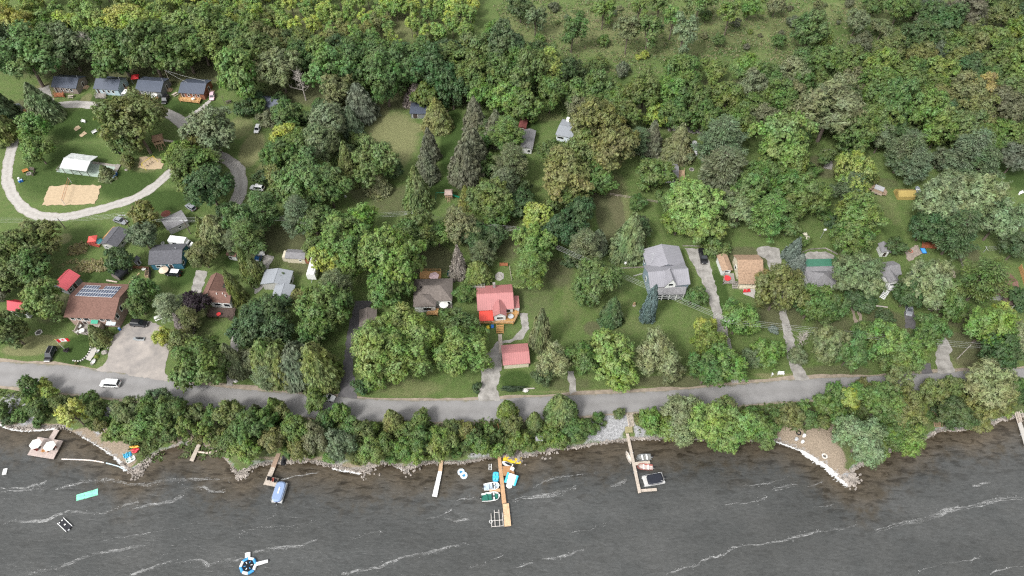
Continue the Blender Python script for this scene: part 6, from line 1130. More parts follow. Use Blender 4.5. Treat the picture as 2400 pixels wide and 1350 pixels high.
rope("white float rope curving off the swim platform", [(145,1076),(180,1077),(215,1079),(244,1084)], .16, M("cream_float", (.62,.55,.50), .6)); rope("pale blue float rope reaching to the beach point", [(249,1085),(264,1089),(280,1094),(296,1103)], .14, M("pale_blue_float", (.45,.56,.60), .6))
# ------------------------------------------------------------------ docks
def dock(label, polys, m, z=.6, name='dock', mats=None, group=None):
    """each polygon: near edge first, then the far edge; the first two corners give the plank direction"""
    P0 = [U(*q, WZ+z) for q in polys[0]]; o = sum(P0, Vector())/len(P0); d = P0[2]-P0[1]; rz = math.atan2(d.y, d.x)
    t = thing(name, label, 'dock', (o.x,o.y,WZ), rz, group); inv = (Matrix.Translation((o.x,o.y,WZ)) @ Matrix.Rotation(rz,4,'Z')).inverted()
    for i, pl in enumerate(polys):
        L = [inv @ U(*q, WZ+z-.004*i) for q in pl]; zz = L[0].z; MB().prism([(q.x,q.y) for q in L][::-1] if False else [(q.x,q.y) for q in L], zz-.18, zz).build('deck', (mats[i] if mats else m), t)
        c_ = sum(L, Vector())/len(L)
        for j, q in enumerate(L): r_ = q.lerp(c_, .06); MB().tube((r_.x,r_.y,-1.2),(r_.x,r_.y,zz-.19),.08,.08,7).build('post', DKWOOD, t)
        e = (L[1]-L[2]).length; n_ = int(e/5)
        for j in range(1, n_+1):
            for a, b_ in ((L[1],L[2]),(L[0],L[3])): r_ = a.lerp(b_, j/(n_+1)).lerp(c_, .03); MB().tube((r_.x,r_.y,-1.2),(r_.x,r_.y,zz+.25),.06,.06,6).build('post', GREYM, t)
    return t
dock("square swim platform with gangway carrying two white parasols", [[(64,1066),(125,1076),(148,1033),(88.5,1024)],[(113,1029),(125,1031),(139,1008),(127,1006)]], wood("pink_grey_boards", (.40,.33,.30)))
dock("short plain dock in the muddy cove", [[(444,1079),(453,1081.5),(471.6,1040),(463.6,1038)]], PALED)
dock("L-shaped dock carrying four chairs beside the blue pontoon boat", [[(635,1094),(645,1096.5),(659.6,1057),(651.6,1054)],[(617,1135.5),(629,1137.5),(645,1096.5),(635,1094)],[(629,1137.5),(645,1140.5),(654,1121),(635,1117)]], PALED, mats=[wood("brown_ramp_boards", (.30,.215,.16)), PALED, PALED])
dock("narrow dock with white outer half and wooden shore half", [[(1012.7,1163),(1024,1164.5),(1036,1105),(1027,1104)],[(1027,1104),(1036,1105),(1039,1078),(1031,1077)]], WHITE, mats=[M("white_dock_panels", (.62,.62,.61), .6, .08, band=('X', 2.4, .2)), TAND])
ORD = wood("orange_cedar_dock", (.43,.27,.155))
dock("long orange cedar dock with side finger, platform and rounded end float", [[(1176.7,1180),(1186.7,1178),(1173,1061.7),(1165,1061.7)],[(1147.5,1154),(1147,1146.7),(1171.9,1145),(1173,1152.6)],[(1180,1115),(1206,1111.7),(1203,1091.7),(1177.5,1093)],[(1182.5,1234),(1198,1232),(1192.5,1179.5),(1178,1181)]], ORD, mats=[ORD, ORD, wood("brown_cedar_platform", (.36,.19,.09)), wood("pale_cedar_float", (.52,.36,.22))])
deck("red stained walkway along the rocks to the red boat shelter", [(1165,1063),(1198,1057),(1197,1050),(1166,1056)], WZ+.64, REDD)
dock("long narrow grey dock with two side fingers beside the black pontoon boat", [[(1496,1156),(1503,1154),(1474,1016),(1467,1016)],[(1489,1090.5),(1524,1086),(1522.6,1079.5),(1487.5,1083)],[(1504,1153),(1540,1150),(1539,1143.5),(1502.5,1146.5)]], PALED)
dock("concrete jetty at the photo edge", [[(2402,1046),(2412,1040),(2394,988),(2385,990)]], CONC)
def stairs(label, a, b_, wd, m, za, zb):
    p, q = U(*a, za), U(*b_, zb); root = thing('bank_stairs', label, 'stairs', ((p.x+q.x)/2,(p.y+q.y)/2,ZT((p.x+q.x)/2,(p.y+q.y)/2)), 0); o = root.location.copy(); n_ = 14; st = MB(); h = (q-p); hd = Vector((h.x,h.y,0)).normalized(); sv = Vector((-hd.y,hd.x,0))
    for i in range(n_): c_ = p.lerp(q, (i+.5)/n_)-o; st.box(c_, ((h.xy.length/n_)*.75, wd, .06), math.atan2(hd.y,hd.x))
    st.build('tread', m, root)
    for s in (-.5, .5):
        MB().tube(p+sv*wd*s-o, q+sv*wd*s-o, .08, .08, 4).build('stringer', m, root)
        r_ = MB(); r_.tube(p+sv*wd*s-o+Vector((0,0,.9)), q+sv*wd*s-o+Vector((0,0,.9)), .05, .05, 4); [r_.tube(p.lerp(q,t_)+sv*wd*s-o, p.lerp(q,t_)+sv*wd*s-o+Vector((0,0,.9)), .045, .045, 4) for t_ in (0,.33,.66,1)]; r_.build('handrail', m, root)
stairs("weathered wooden stairs down the bank to the grey dock", (1475,972),(1480,1000), 1.3, PALED, .1, -.9); stairs("wooden stairs and railing down the bank near the photo edge", (2192,957),(2198,1001), 1.5, wood("brown_stair", (.24,.17,.11)), .2, WZ+.6); stairs("pale wooden stairs down to the concrete jetty", (2384,966),(2391,990), 1.4, PALED, .2, WZ+.7); stairs("reddish steps from the road to the cedar dock walkway", (1161,998),(1166,1020), 1.2, REDD, .1, -1.)
deck("mossy landing between bank stairs and grey dock", [(1465,1014),(1483,1013),(1482,999),(1465,1000)], -.9, wood("mossy_boards", (.27,.24,.13)))
deck("grey bank deck holding a white canoe and a red box", [(470,1034),(512,1040),(519,1029),(478,1022)], -.7, GREYD, (1,))
canoe("white canoe lying on the bank deck", (478,1030),(497,1034), .8, BOATW, PALED, -.68); 
p = U(502,1034,-.3); t = thing('storage_box', "red brown storage box on the bank deck", 'box', (p.x,p.y,-.698), .1); MB().bx(-.45,.45,-.35,.35,0,.5).build('body', RDW, t); MB().bx(-.48,.48,-.38,.38,.504,.57).build('lid', RDW, t)
for i, (a, b_) in enumerate((((466,1059),(488,1062)),((491,1061),(509,1057)))): log("pale retaining timber %s below the small bank deck" % ("beside the short dock" if i == 0 else "farther along"), a, b_, .28, M("pale_timber", (.48,.40,.34), .9, .15), WZ+.25, 'retaining_timber', 'timber')
# red domed boat shelter
p = U(1199,1046,WZ+1.2); g = ZT(p.x,p.y); t = thing('boat_shelter', "bright red domed tent shelter above the cedar dock", 'shelter', (p.x,p.y,g), .1)
MB().loft([[(1.25*k*math.cos(q), 1.35*k*math.sin(q), z) for q in np.linspace(0, 2*math.pi, 12, endpoint=False)] for k, z in ((1,0),(.97,.55),(.8,1.05),(.5,1.4),(.08,1.6))]).build('dome', M("bright_red_nylon", (.62,.02,.03), .55, .1), t); MB().bx(-.5,.5,-1.36,-1.24,.02,.9).build('door_flap', M("dark_red_nylon", (.35,.015,.02), .6), t)
# boat lift and ladder
LIFTM = M("galvanised_lift", (.46,.43,.40), .5, .15)
a, b_, c_ = U(1153,1234,WZ+.5), U(1180,1232,WZ+.5), U(1177,1198,WZ+.5); o = (a+c_)/2; ux = (b_-a); wd = ux.length; rz = math.atan2(ux.y,ux.x); t = thing('boat_lift', "empty galvanised boat lift frame beside the end float", 'boat lift', (o.x,o.y,WZ), rz); ln = (c_-b_).length
for s in (-1, 1):
    MB().tube((s*wd/2,-ln/2,.5),(s*wd/2,ln*.36,.5),.09,.09,5).build('side_rail', LIFTM, t); MB().tube((s*wd*.2,-ln/2,.45),(s*wd*.2,ln*.62,.45),.09,.09,5).build('bunk', LIFTM, t)
    for y in (-ln/2, ln*.3): MB().tube((s*wd/2,y,-1.5),(s*wd/2,y,1.3 if y > 0 else .6),.07,.07,6).build('post', LIFTM, t)
for y in (-ln/2, -ln*.1, ln*.45): MB().tube((-wd*(.5 if y < 0 else .2),y,.46),(wd*(.5 if y < 0 else .2),y,.46),.08,.08,5).build('cross_beam', LIFTM, t)
MB().torus((-wd/2-.15,-ln*.2,.9),.35,.05,14,6).build('winch_wheel', WP, t)
p = U(1149,1095,WZ+.2); t = thing('water_ladder', "white ladder standing in the shallows near the cedar dock", 'ladder', (p.x,p.y,WZ), 0)
for s in (-1, 1): MB().tube((s*.3,-.7,.1),(s*.3,.7,.5),.06).build('stile', WP, t)
for k in range(4): MB().tube((-.3,-.5+k*.33,.16+k*.09),(.3,-.5+k*.33,.16+k*.09),.035).build('rung', WP, t)
# ------------------------------------------------------------------ poles and wires
POLEM = M("pole_wood", (.16,.13,.11), .9, .2, 3.); WIRE = M("aluminium_wire", (.36,.37,.355), .5, .05)
def pole(label, base, top, arms=1, r=.16, m=POLEM, name='utility_pole'):
    p = U(*base); h = max(4, min(13, rise(p.x, p.y, top[1]))); t = thing(name, label, 'utility pole', (p.x,p.y,0), 0); MB().tube((0,0,0),(0,0,h),r,r*.7,8).build('shaft', m, t)
    for k in range(arms):
        z = h-.5-k*1.1; MB().bx(-1.15,1.15,-.06,.06,z-.06,z+.06).build('cross_arm', GREYM, t)
        for x in (-1.05, -.4, .4, 1.05): MB().tube((x,0,z+.064),(x,0,z+.26),.06,.05,6).build('insulator', WP, t)
    return Vector((p.x,p.y,h-.5)), t
P1, _ = pole("thin wooden power pole beside the olive trees below the gravel loop", (153,535),(136.5,512)); P2, _ = pole("dark wooden power pole behind the silver grey car", (306,536),(287,502)); P3, _ = pole("wooden power pole at the corner of the plain grey roofed house", (447,548),(430,514))
P4, _ = pole("power pole with white cross arm beyond the bright garden trees", (962,528),(953,499)); P5, _ = pole("power pole with long cross arm among the trees behind the red roofed house", (1213,572),(1212,536), 2); P6, _ = pole("pale power pole rising between spiky maples by the gravel drive", (1689,795),(1694,750), 1, .18, PBARK); P7, _ = pole("leaning pale power pole at the paved drive by the road bend", (2243,841),(2262,808), 0, .12, PBARK)
PC, _ = pole("light wooden pole between the slate and rust cottages", (402.7,200),(384.7,163.3), 0, .1, PALED); PD, _ = pole("thin dark pole at the lane fork by the cottages", (534,260),(523,225), 0, .1)
def wire(label, a, b_, sag, group, r=.021):
    pts = [a.lerp(b_, i/14)-Vector((0,0,sag*4*(i/14)*(1-i/14))) for i in range(15)]; o = MB().path([q-a for q in pts], r, 4).build('overhead_wire', WIRE); o.location = a; tag(o, label, 'overhead wire', group)
AX = [Vector((x,0,.26)) for x in (-1.05,-.4,.4,1.05)]
W0 = Vector((U(-60,515,9).x, U(-60,515,9).y, 9)); WE = Vector((U(2460,790,9).x, U(2460,790,9).y, 9)); chain = [W0,P1,P2,P3,P4,P5,P6,P7,WE]
for i in range(len(chain)-1):
    nm = ["from the photo edge to the thin pole","between the thin pole and the dark pole","between the dark pole and the plain grey house","from the plain grey house across the tall pines","across the bright garden trees","crossing the lawn of the large grey house","over the yards toward the road bend","from the road bend pole past the photo edge"][i]
    for k, d in enumerate(AX): 
        v = Vector((0, (-1.05,-.4,.4,1.05)[k], .26)) if i >= 0 else d
        wire("power wire strung %s" % nm, chain[i]+Vector((.0 if abs((chain[i+1]-chain[i]).x) > 5 else d.x, d.x*.8, .26)), chain[i+1]+Vector((0, d.x*.8, .26)), .5, "power wires "+nm)
for tgt, lb in (((438.7,192.7),"rust cottage roof edge"),((480,189),"far roof corner of the rust cottage")): wire("string of lights from the light pole to the "+lb, PC+Vector((0,0,.4)), U(*tgt, 4.2), .4, None, .035)
# flag
p = U(154,821); h = 7.2; t = thing('flagpole', "white flagpole on the front lawn by the red flower bed", 'flagpole', (p.x,p.y,0), 0); h = rise(p.x,p.y,796); MB().tube((0,0,0),(0,0,h),.06,.04,8).build('shaft', WP, t); MB().ell((0,0,h+.08),.1,.1,.1,8,6).build('finial', YEL, t)
FR_, FW = M("flag_red", (.55,.02,.03), .8, .05), M("flag_white", (.72,.72,.70), .8, .04)
f = thing('flag', "red and white maple leaf flag flying from the white flagpole", 'flag', (p.x,p.y,h-1.5), .35); fl, fh = 2.7, 1.4
def fpt(u, v): return (.06+u*fl, .22*math.sin(u*5.5)*u, v*fh-.35*u)
def fband(u0, u1, m, nm):
    mb = MB(); k = 6; vs = [fpt(u0+(u1-u0)*i/k, v) for i in range(k+1) for v in (0,1)]; n_ = len(vs); vs += [(x,y+.012,z) for x,y,z in vs]
    mb.add(vs, [(2*i,2*i+2,2*i+3,2*i+1) for i in range(k)]+[(n_+2*i+1,n_+2*i+3,n_+2*i+2,n_+2*i) for i in range(k)]); return mb.build(nm, m, f)
fband(0,.25,FR_,'stripe'); fband(.25,.75,FW,'field'); fband(.75,1,FR_,'stripe')
LEAFS = [(0,-.48),(.03,-.2),(.24,-.24),(.2,-.13),(.42,.08),(.36,.12),(.40,.28),(.24,.24),(.21,.30),(.10,.16),(.15,.40),(.07,.36),(0,.5),(-.07,.36),(-.15,.40),(-.10,.16),(-.21,.30),(-.24,.24),(-.40,.28),(-.36,.12),(-.42,.08),(-.2,-.13),(-.24,-.24),(-.03,-.2)]
for s in (-1, 1):
    vs = [(fpt(.5+x*.42, .5+y*.8)[0], fpt(.5+x*.42, .5+y*.8)[1]+(.02 if s > 0 else -.01), fpt(.5+x*.42, .5+y*.8)[2]) for x, y in LEAFS]; MB().add(vs, [tuple(range(24))[::s]]).build('maple_leaf', FR_, f)
p = U(157,823,.2); o = put_tree('B', (p.x,p.y,0), .75, .6, 'rd', 1, 0, "red flower bed around the flagpole foot", None, rt, 'flower_bed')
p = U(178.5,853,.2); put_tree('B', (p.x,p.y,0), .4, .45, 'or', 1, 0, "orange flower clump on grass near the road", None, rt, 'flower_clump'); p = U(227,836,.2); put_tree('B', (p.x,p.y,0), .55, .5, 'yl', 2, 0, "yellow green flower clump beside the planter boat", None, rt, 'flower_clump')
# garden edging of dark and white stones (each a stone of the row)
eb = cr([(172,845),(186,846),(198,839),(208,827),(213,812),(217,803)], 5)
for i, (x, y) in enumerate(eb[::1]):
    q = U(x, y, .1); o = MB().ell((0,0,.08),.28,.22,.2,8,5).build('edging_stone', BLACK if i % 2 else WS); o.location = (q.x,q.y,0); tag(o, ("black" if i % 2 else "white")+" stone in the curved lawn edging by the grey path", 'stone', ("black" if i % 2 else "white")+' stones of the curved lawn edging')
# playground
SWY = M("yellow_swing_frame", (.62,.50,.06), .5, .06)
p = U(349,381,1.0); t = thing('swing_set', "yellow A-frame swing set on the sand patch", 'swing set', (p.x,p.y,0), .95)
MB().tube((-2.2,0,2.3),(2.2,0,2.3),.07).build('top_beam', SWY, t)
for s in (-1, 1):
    for y in (-1, 1): MB().tube((s*2.2,0,2.3),(s*2.4,y*1.1,0),.06).build('leg', SWY, t)
for x in (-1., 0, 1.): MB().tube((x,-.0,2.25),(x-.2,0,.5),.015,.015,4).tube((x,0,2.25),(x+.2,0,.5),.015,.015,4).bx(x-.25,x+.25,-.12,.12,.46,.5).build('swing_seat', BLACK, t)
PLW = wood("playhouse_boards", (.33,.225,.15))
def playset(label, px, py, rz, slide, roofm, big=1.0):
    p = U(px,py,1.2); t = thing('playset', label, 'playset', (p.x,p.y,0), rz); t.scale = (big,)*3
    for x in (-1,1):
        for y in (-1,1): MB().bx(x-.08,x+.08,y-.08,y+.08,0,2.5).build('post', PLW, t)
    MB().bx(-1.1,1.1,-1.1,1.1,1.2,1.3).build('platform', PLW, t); MB().bx(-1.1,1.1,-1.14,-1.09,1.304,1.95).bx(-1.1,1.1,1.09,1.14,1.304,1.95).bx(-1.14,-1.09,-1.08,1.08,1.304,1.95).build('side_boards', PLW, t)
    mb = MB(); v = [(-1.3,-1.3,2.4),(1.3,-1.3,2.4),(1.3,1.3,2.4),(-1.3,1.3,2.4),(-.9,0,3.2),(.9,0,3.2)]; mb.add(v, [(0,1,5,4),(1,2,5),(2,3,4,5),(3,0,4),(3,2,1,0)]).build('roof', roofm, t)
    MB().add([(1.1,-.35,1.3),(1.1,.35,1.3),(3.4,.35,.15),(3.4,-.35,.15),(1.1,-.35,1.2),(1.1,.35,1.2),(3.4,.35,.05),(3.4,-.35,.05)],[(0,1,2,3),(7,6,5,4),(0,4,5,1),(1,5,6,2),(2,6,7,3),(3,7,4,0)]).build('slide', slide, t)
    MB().tube((-.4,-1.1,1.25),(-.4,-2.2,0),.06).tube((.4,-1.1,1.25),(.4,-2.2,0),.06).build('ladder', PLW, t); [MB().tube((-.4,-1.1-1.1*k/5,1.25-1.25*k/5),(.4,-1.1-1.1*k/5,1.25-1.25*k/5),.04).build('rung', PLW, t) for k in (1,2,3,4)]
    return t
playset("brown wooden playhouse tower beside the big lawn tree", 374, 334, .35, PALED, wood("playhouse_roof", (.27,.17,.11)), 1.35); tt = playset("wooden playset with green slide and swing arm on the lawn strip", 1052, 457, .0, M("green_slide", (.02,.22,.13), .4), wood("play_roof_pink", (.33,.25,.22)), 1.0)
MB().tube((-1.1,0,2.2),(-4.,0,2.2),.07).tube((-4.,0,2.2),(-4.2,.9,0),.06).tube((-4.,0,2.2),(-4.2,-.9,0),.06).build('swing_arm', M("green_beam", (.02,.20,.13), .6), tt)
# volleyball net
a, b_ = U(168.5,429), U(153,480); o = (a+b_)/2; t = thing('volleyball_net', "volleyball net with orange tapes across the sand court", 'net', (o.x,o.y,0), math.atan2((b_-a).y,(b_-a).x)); h = (b_-a).length/2; OR = M("orange_tape", (.50,.17,.07), .8)
for s in (-1, 1): MB().tube((s*h,0,0),(s*h,0,2.5),.07).build('post', GREYM, t)
for z in (1.5, 2.4): MB().tube((-h,0,z),(h,0,z),.05,.05,4).build('tape', OR, t)
NETM = M("net_cord", (.2,.16,.13), .9); nm_ = MB()
for k in range(1, 24): nm_.tube((-h+2*h*k/24,0,1.5),(-h+2*h*k/24,0,2.4),.008,.008,3)
for z in (1.7,1.9,2.1,2.25): nm_.tube((-h,0,z),(h,0,z),.008,.008,3)
nm_.build('net', NETM, t)
for x, y, lb in ((179,300.5,'pit nearer the white bench'),(196,314,'pit nearer the pavilion')): p = U(x,y,.2); o = MB().tube((0,0,0),(0,0,.5),.05).build('horseshoe_stake', BLACK); o.location = (p.x,p.y,0); tag(o, "iron stake in the horseshoe "+lb, 'stake')
# fences
def fence(label, pts, h, m, cat='fence', solid=True, name='wooden_fence'):
    P = [U(*q) for q in pts]; o = P[0].copy(); t = thing(name, label, cat, o, 0)
    for a, b_ in zip(P, P[1:]):
        L = (b_-a).length; n_ = max(1, round(L/2.2)); rz = math.atan2((b_-a).y,(b_-a).x); c_ = (a+b_)/2-o
        if solid: MB().box((c_.x,c_.y,h/2),(L-.12,.06,h*.92),rz).build('panel', m, t)
        else:
            for z in (.4,.9): MB().box((c_.x,c_.y,h*z),(L-.05,.06,.1),rz).build('rail', m, t)
        for i in range(n_+1): q = a.lerp(b_, i/n_)-o; MB().box((q.x,q.y,h/2),(.11,.11,h+.1),rz).build('post', m, t)
fence("brown board fence between the barrel hut and teal house", [(303,628),(353,632)], 1.3, wood("red_brown_fence", (.20,.10,.065))); fence("dark board screen along the patio by the teal house", [(354,633),(353,656)], 1.6, DKWOOD); fence("tan board fence beside the red brown roof", [(2387,628),(2400,668)], 1.7, CEDARD)
fence("rail fence along the strip behind the red roofed house", [(1194,628),(1199,658)], 1.1, PALED, solid=False); fence("thin wire and post fence across the upper yards", [(1430,458),(1482,466),(1540,476)], 1.0, PALED, solid=False); fence("old timber edging rail beside the wooded bank", [(2246,598),(2258,640),(2270,660)], .9, GREYD, solid=False)
fence("low stone and timber wall before the dark spruce", [(1455,630),(1510,627)], .6, M("wall_stone", (.27,.24,.21), .9, .3, 2.), 'wall', True, 'garden_wall'); fence("low pale stone wall beside the large grey house", [(1485,648),(1513,641)], .5, WS, 'wall', True, 'garden_wall'); fence("long stone edging behind the black pickup", [(1600,577),(1648,578)], .4, ROCK, 'wall', True, 'garden_wall'); fence("curved stone edging above the green roof patio", [(1880,592),(1900,585),(1935,583),(1962,597)], .5, ROCK, 'wall', True, 'garden_wall')
log("pale plank ramp leading up from the terrace of the solar house", (301,665),(327,640), .22, M("new_plank", (.50,.38,.22), .8), .1, 'plank', 'plank'); log("pile of pale timber behind the solar panel house", (250,657),(275,661), .25, M("pale_timber", (.48,.40,.34)), .25)
# odds and ends
def disc(label, px, py, r, m, h, name, cat):
    p = U(px,py,h); t = thing(name, label, cat, (p.x,p.y,0), 0); MB().tube((0,0,0),(0,0,h-.1),.05).build('mast', GREYM, t); MB().ell((0,-.1,h),r,r*.5,r*.9,12,7).build('dish', m, t)
for x, y, h, lb in ((864,509,3.5,"lower white satellite dish on a mast among the garden trees"),(872,503,3.8,"upper white satellite dish on a mast among the garden trees"),(809,460,1.5,"white satellite dish at the edge of the shaded lawn"),(1934,538,4.,"white yard lamp among trees above the green roof")): disc(lb, x, y, .5, WP, h, 'satellite_dish' if 'dish' in lb else 'yard_lamp', 'satellite dish' if 'dish' in lb else 'lamp')
p = U(1113,688,0); q = U(1113,669,6); t = thing('tv_antenna', "tall rooftop style aerial mast beside the red roofed house", 'antenna', (p.x+1.2,p.y-.5,0), .0); hh = rise(p.x,p.y,669); MB().tube((0,0,0),(0,0,hh),.06).build('mast', GREYM, t); am = MB(); am.tube((-2.2,0,hh),(1.8,0,hh),.06)
for k in range(10): w_ = .4+.09*k; am.tube((-2+k*.4,-w_,hh),(-2+k*.4,w_,hh),.035,.035,4)
am.build('boom', WIRE, t)
p = U(2323,592,0); t = thing('clothes_line', "metal clothes line frame under the pine by the red brown roof", 'clothes line', (p.x,p.y,0), 0)
for s in (-1, 1): MB().tube((s*2.4,0,0),(s*2.4,0,2.),.06).build('post', GREYM, t); MB().tube((s*2.4,-.8,2.),(s*2.4,.8,2.),.05).build('arm', GREYM, t)
for y in (-.7,-.2,.3,.7): MB().tube((-2.4,y,2.),(2.4,y,2.),.02).build('line', WIRE, t)
p = U(1464,612,.5); o = thing('propane_tank', "white propane tank standing before the dark spruce", 'tank', (p.x,p.y,0), .2); MB().tube((0,-.9,.6),(0,.9,.6),.42,.42,14).ell((0,-.9,.6),.42,.3,.42,12,7).ell((0,.9,.6),.42,.3,.42,12,7).build('vessel', WP, o); [MB().bx(-.3,.3,y-.08,y+.08,0,.3).build('foot', CONC, o) for y in (-.6,.6)]
p = U(1486.5,713,.6); t = thing('garden_statue', "weathered carved wooden figure on the lawn before the large grey house", 'statue', (p.x,p.y,0), 0); MB().tube((0,0,0),(0,0,.3),.5,.45,10).build('plinth', PALED, t); MB().loft([[(k*math.cos(q), k*.7*math.sin(q), z) for q in np.linspace(0,2*math.pi,9,endpoint=False)] for k, z in ((.35,.3),(.42,.8),(.25,1.2),(.3,1.4),(.08,1.7))]).build('figure', wood("carved_wood", (.34,.24,.14)), t)
p = U(232.7,565,.6); t = thing('paddling_pool', "round teal paddling pool beside the red gazebo", 'paddling pool', (p.x,p.y,.31), 0); MB().torus((0,0,.25),.85,.16,20,8,1.4).build('wall', M("teal_vinyl", (.04,.30,.34), .5), t); MB().tube((0,0,.05),(0,0,.3),.75,.75,20).build('pool_water', M("pool_water", (.12,.48,.50), .1), t)
p = U(2165,587,.4); t = thing('paddling_pool', "bright blue child pool by the wooden deck in the shaded yard", 'paddling pool', (p.x,p.y,.0), 0); MB().prism([(-.6,-.9),(.6,-.9),(.6,.9),(-.6,.9)],0,.35,[(-.7,-1),(.7,-1),(.7,1),(-.7,1)]).build('wall', BLU, t); MB().bx(-.55,.55,-.85,.85,.354,.37).build('pool_water', M("bright_pool", (.08,.35,.75), .2), t)
deck("red stained wooden platform beside the blue child pool", [(2160,580),(2196,582),(2197,570),(2162,566)], .4, wood("red_stained_deck", (.27,.09,.045)))
def tyre(label, px, py): p = U(px,py,.2); o = MB().torus((0,0,.12),.42,.14,16,8).build('tyre', M("white_tyre", (.5,.5,.48), .8)); o.location = (p.x,p.y,0); tag(o, label, 'tyre')
tyre("white painted tyre on grass behind the teal house", 381, 569.5); tyre("white painted tyre at the end of the barrel hut", 305, 630.5)
p = U(332,641,.8); t = thing('crate_stack', "tall pale wooden planter box beside the dark board screen", 'planter', (U(344,640,.8).x,U(344,640,.8).y,0), .2); MB().bx(-.5,.5,-1.1,1.1,0,.9).build('box', TAND, t); MB().bx(-.4,.4,-1.0,1.0,.904,.94).build('soil', M("planter_soil", (.06,.045,.03), .95), t)
p = U(1809,879,.6); t = thing('mailbox', "white mailbox on a post by the road", 'mailbox', (p.x,p.y,0), 0); MB().bx(-.06,.06,-.06,.06,0,1.0).build('post', WP, t); MB().bx(-.15,.15,-.3,.3,1.004,1.3).build('box', WP, t)
p = U(1874.5,1011,.2); o = MB().torus((0,0,.2),.5,.16,16,8).build('rubber_tub', BLACK); o.location = (p.x,p.y,ZT(p.x,p.y)); tag(o, "black rubber tub under the beach shrubs", 'tub')
p = U(2054,1060,0)
# ------------------------------------------------------------------ loose stuff: shore stones, foam, weeds and corn rows
rs = np.random.RandomState(8); mb = MB(); ico = [(-.5,-.4,-.2),(.5,-.45,-.2),(.55,.4,-.2),(-.45,.5,-.2),(-.3,-.3,.35),(.35,-.25,.4),(.3,.3,.3),(-.3,.28,.42)]; icf = [(3,2,1,0),(4,5,6,7),(0,1,5,4),(1,2,6,5),(2,3,7,6),(3,0,4,7)]
def stones(a, b_, k, spread, smin, smax):
    for _ in range(k):
        t = rs.rand(); x = a.x+(b_.x-a.x)*t+rs.normal()*spread; y = a.y+(b_.y-a.y)*t+rs.normal()*spread; s = rs.uniform(smin, smax)**1.0; th = rs.uniform(0, 6.28); c, sn = math.cos(th), math.sin(th); z = ZT(x, y) if False else WZ+.1+max(0, rs.normal()*.05)
        j = rs.uniform(.7, 1.3, 3); mb.add([(x+s*(vx*c*j[0]-vy*sn*j[1]), y+s*(vx*sn*j[0]+vy*c*j[1]), z+s*vz*j[2]) for vx,vy,vz in ico], icf)
for i in range(2, len(SH)-2):
    a, b_ = SH[i], SH[i+1]; px = shore_px[i][0]; L = (b_-a).length; beach = (130 < px < 280) or (350 < px < 540) or (1800 < px < 1960)
    stones(a, b_, int(L*(2 if beach else 20)), .22, .12, .42 if not beach else .25)
for c_, k, sp in (((320,1106),110,.8),((340,1083),60,.6),((568,1113),110,.7),((1991,1122),190,.9),((1205,1066),120,1.),((1280,1053),80,1.2),((860,1098),90,1.2),((960,1096),60,1.)):
    p = U(*c_, WZ); stones(p, p+Vector((.5,.5,0)), k, sp, .2, .65)
sto = mb.build('shore_stones', M("shore_stone", (.31,.275,.245), .9, .45, .9, c2=(.10,.088,.075))); sto['kind'] = 'stuff'; sto['label'] = 'grey and tan stones lining the water edge'
FOAM = [([(0,1145),(60,1140),(110,1130)],1.),([(0,1155),(50,1148),(110,1141)],.6),([(130,1145),(170,1138),(215,1128),(260,1120)],1.),([(185,1128),(240,1122),(265,1130),(330,1135),(400,1128),(470,1122),(540,1125)],1.1),([(430,1148),(470,1142),(500,1150),(530,1148)],1.2),
 ([(0,1235),(30,1222),(100,1218),(150,1202),(185,1200),(240,1200),(280,1190),(325,1175)],1.1),([(310,1195),(360,1180),(400,1172),(430,1162)],1.3),([(60,1345),(120,1335),(160,1318),(220,1300),(280,1285),(360,1270)],.8),([(300,1350),(350,1335),(375,1325),(405,1313)],1.4),([(410,1320),(470,1310),(490,1325),(530,1315),(560,1310),(600,1295),(640,1287),(700,1278),(745,1262)],1.1),
 ([(560,1250),(600,1240),(680,1230),(740,1222)],.5),([(800,1350),(850,1335),(900,1325),(950,1308),(1000,1294),(1050,1285),(1100,1275)],1.1),([(820,1265),(880,1250),(900,1250)],.5),([(995,1215),(1040,1205),(1060,1195)],.9),([(1040,1217),(1070,1220),(1100,1212)],.9),([(1070,1175),(1110,1168)],.6),([(1200,1175),(1240,1170),(1290,1160),(1330,1148),(1350,1145)],1.4),([(1250,1140),(1290,1125),(1400,1105)],.7),([(1430,1140),(1470,1128)],1.),
 ([(1640,1200),(1700,1185),(1760,1175),(1800,1165)],.5),([(1740,1142),(1800,1130),(1850,1120)],.7),([(1620,1330),(1660,1310),(1700,1295),(1740,1280),(1850,1262),(1950,1242),(2010,1228)],.8),([(2050,1240),(2110,1228),(2170,1212),(2230,1195),(2290,1180),(2350,1170),(2410,1163)],1.4),([(1810,1148),(1870,1135)],.8),([(1890,1140),(1930,1132)],.7),([(2280,1140),(2320,1128)],.8),([(2150,1340),(2250,1315),(2300,1305)],.5),
 ([(655,1128),(690,1118),(720,1110),(748,1104)],1.),([(1270,1310),(1330,1300),(1370,1290)],.8),([(1200,1330),(1250,1320)],.5),([(240,1270),(330,1250),(420,1240)],.3),([(1150,1310),(1180,1300)],.6),([(1560,1345),(1640,1325)],.5),([(2320,1345),(2400,1325)],.5),([(1330,1250),(1420,1230)],.4),([(1900,1190),(1980,1175)],.4),([(620,1215),(650,1205)],.4),([(1100,1330),(1140,1318)],.5)]
mb = MB()
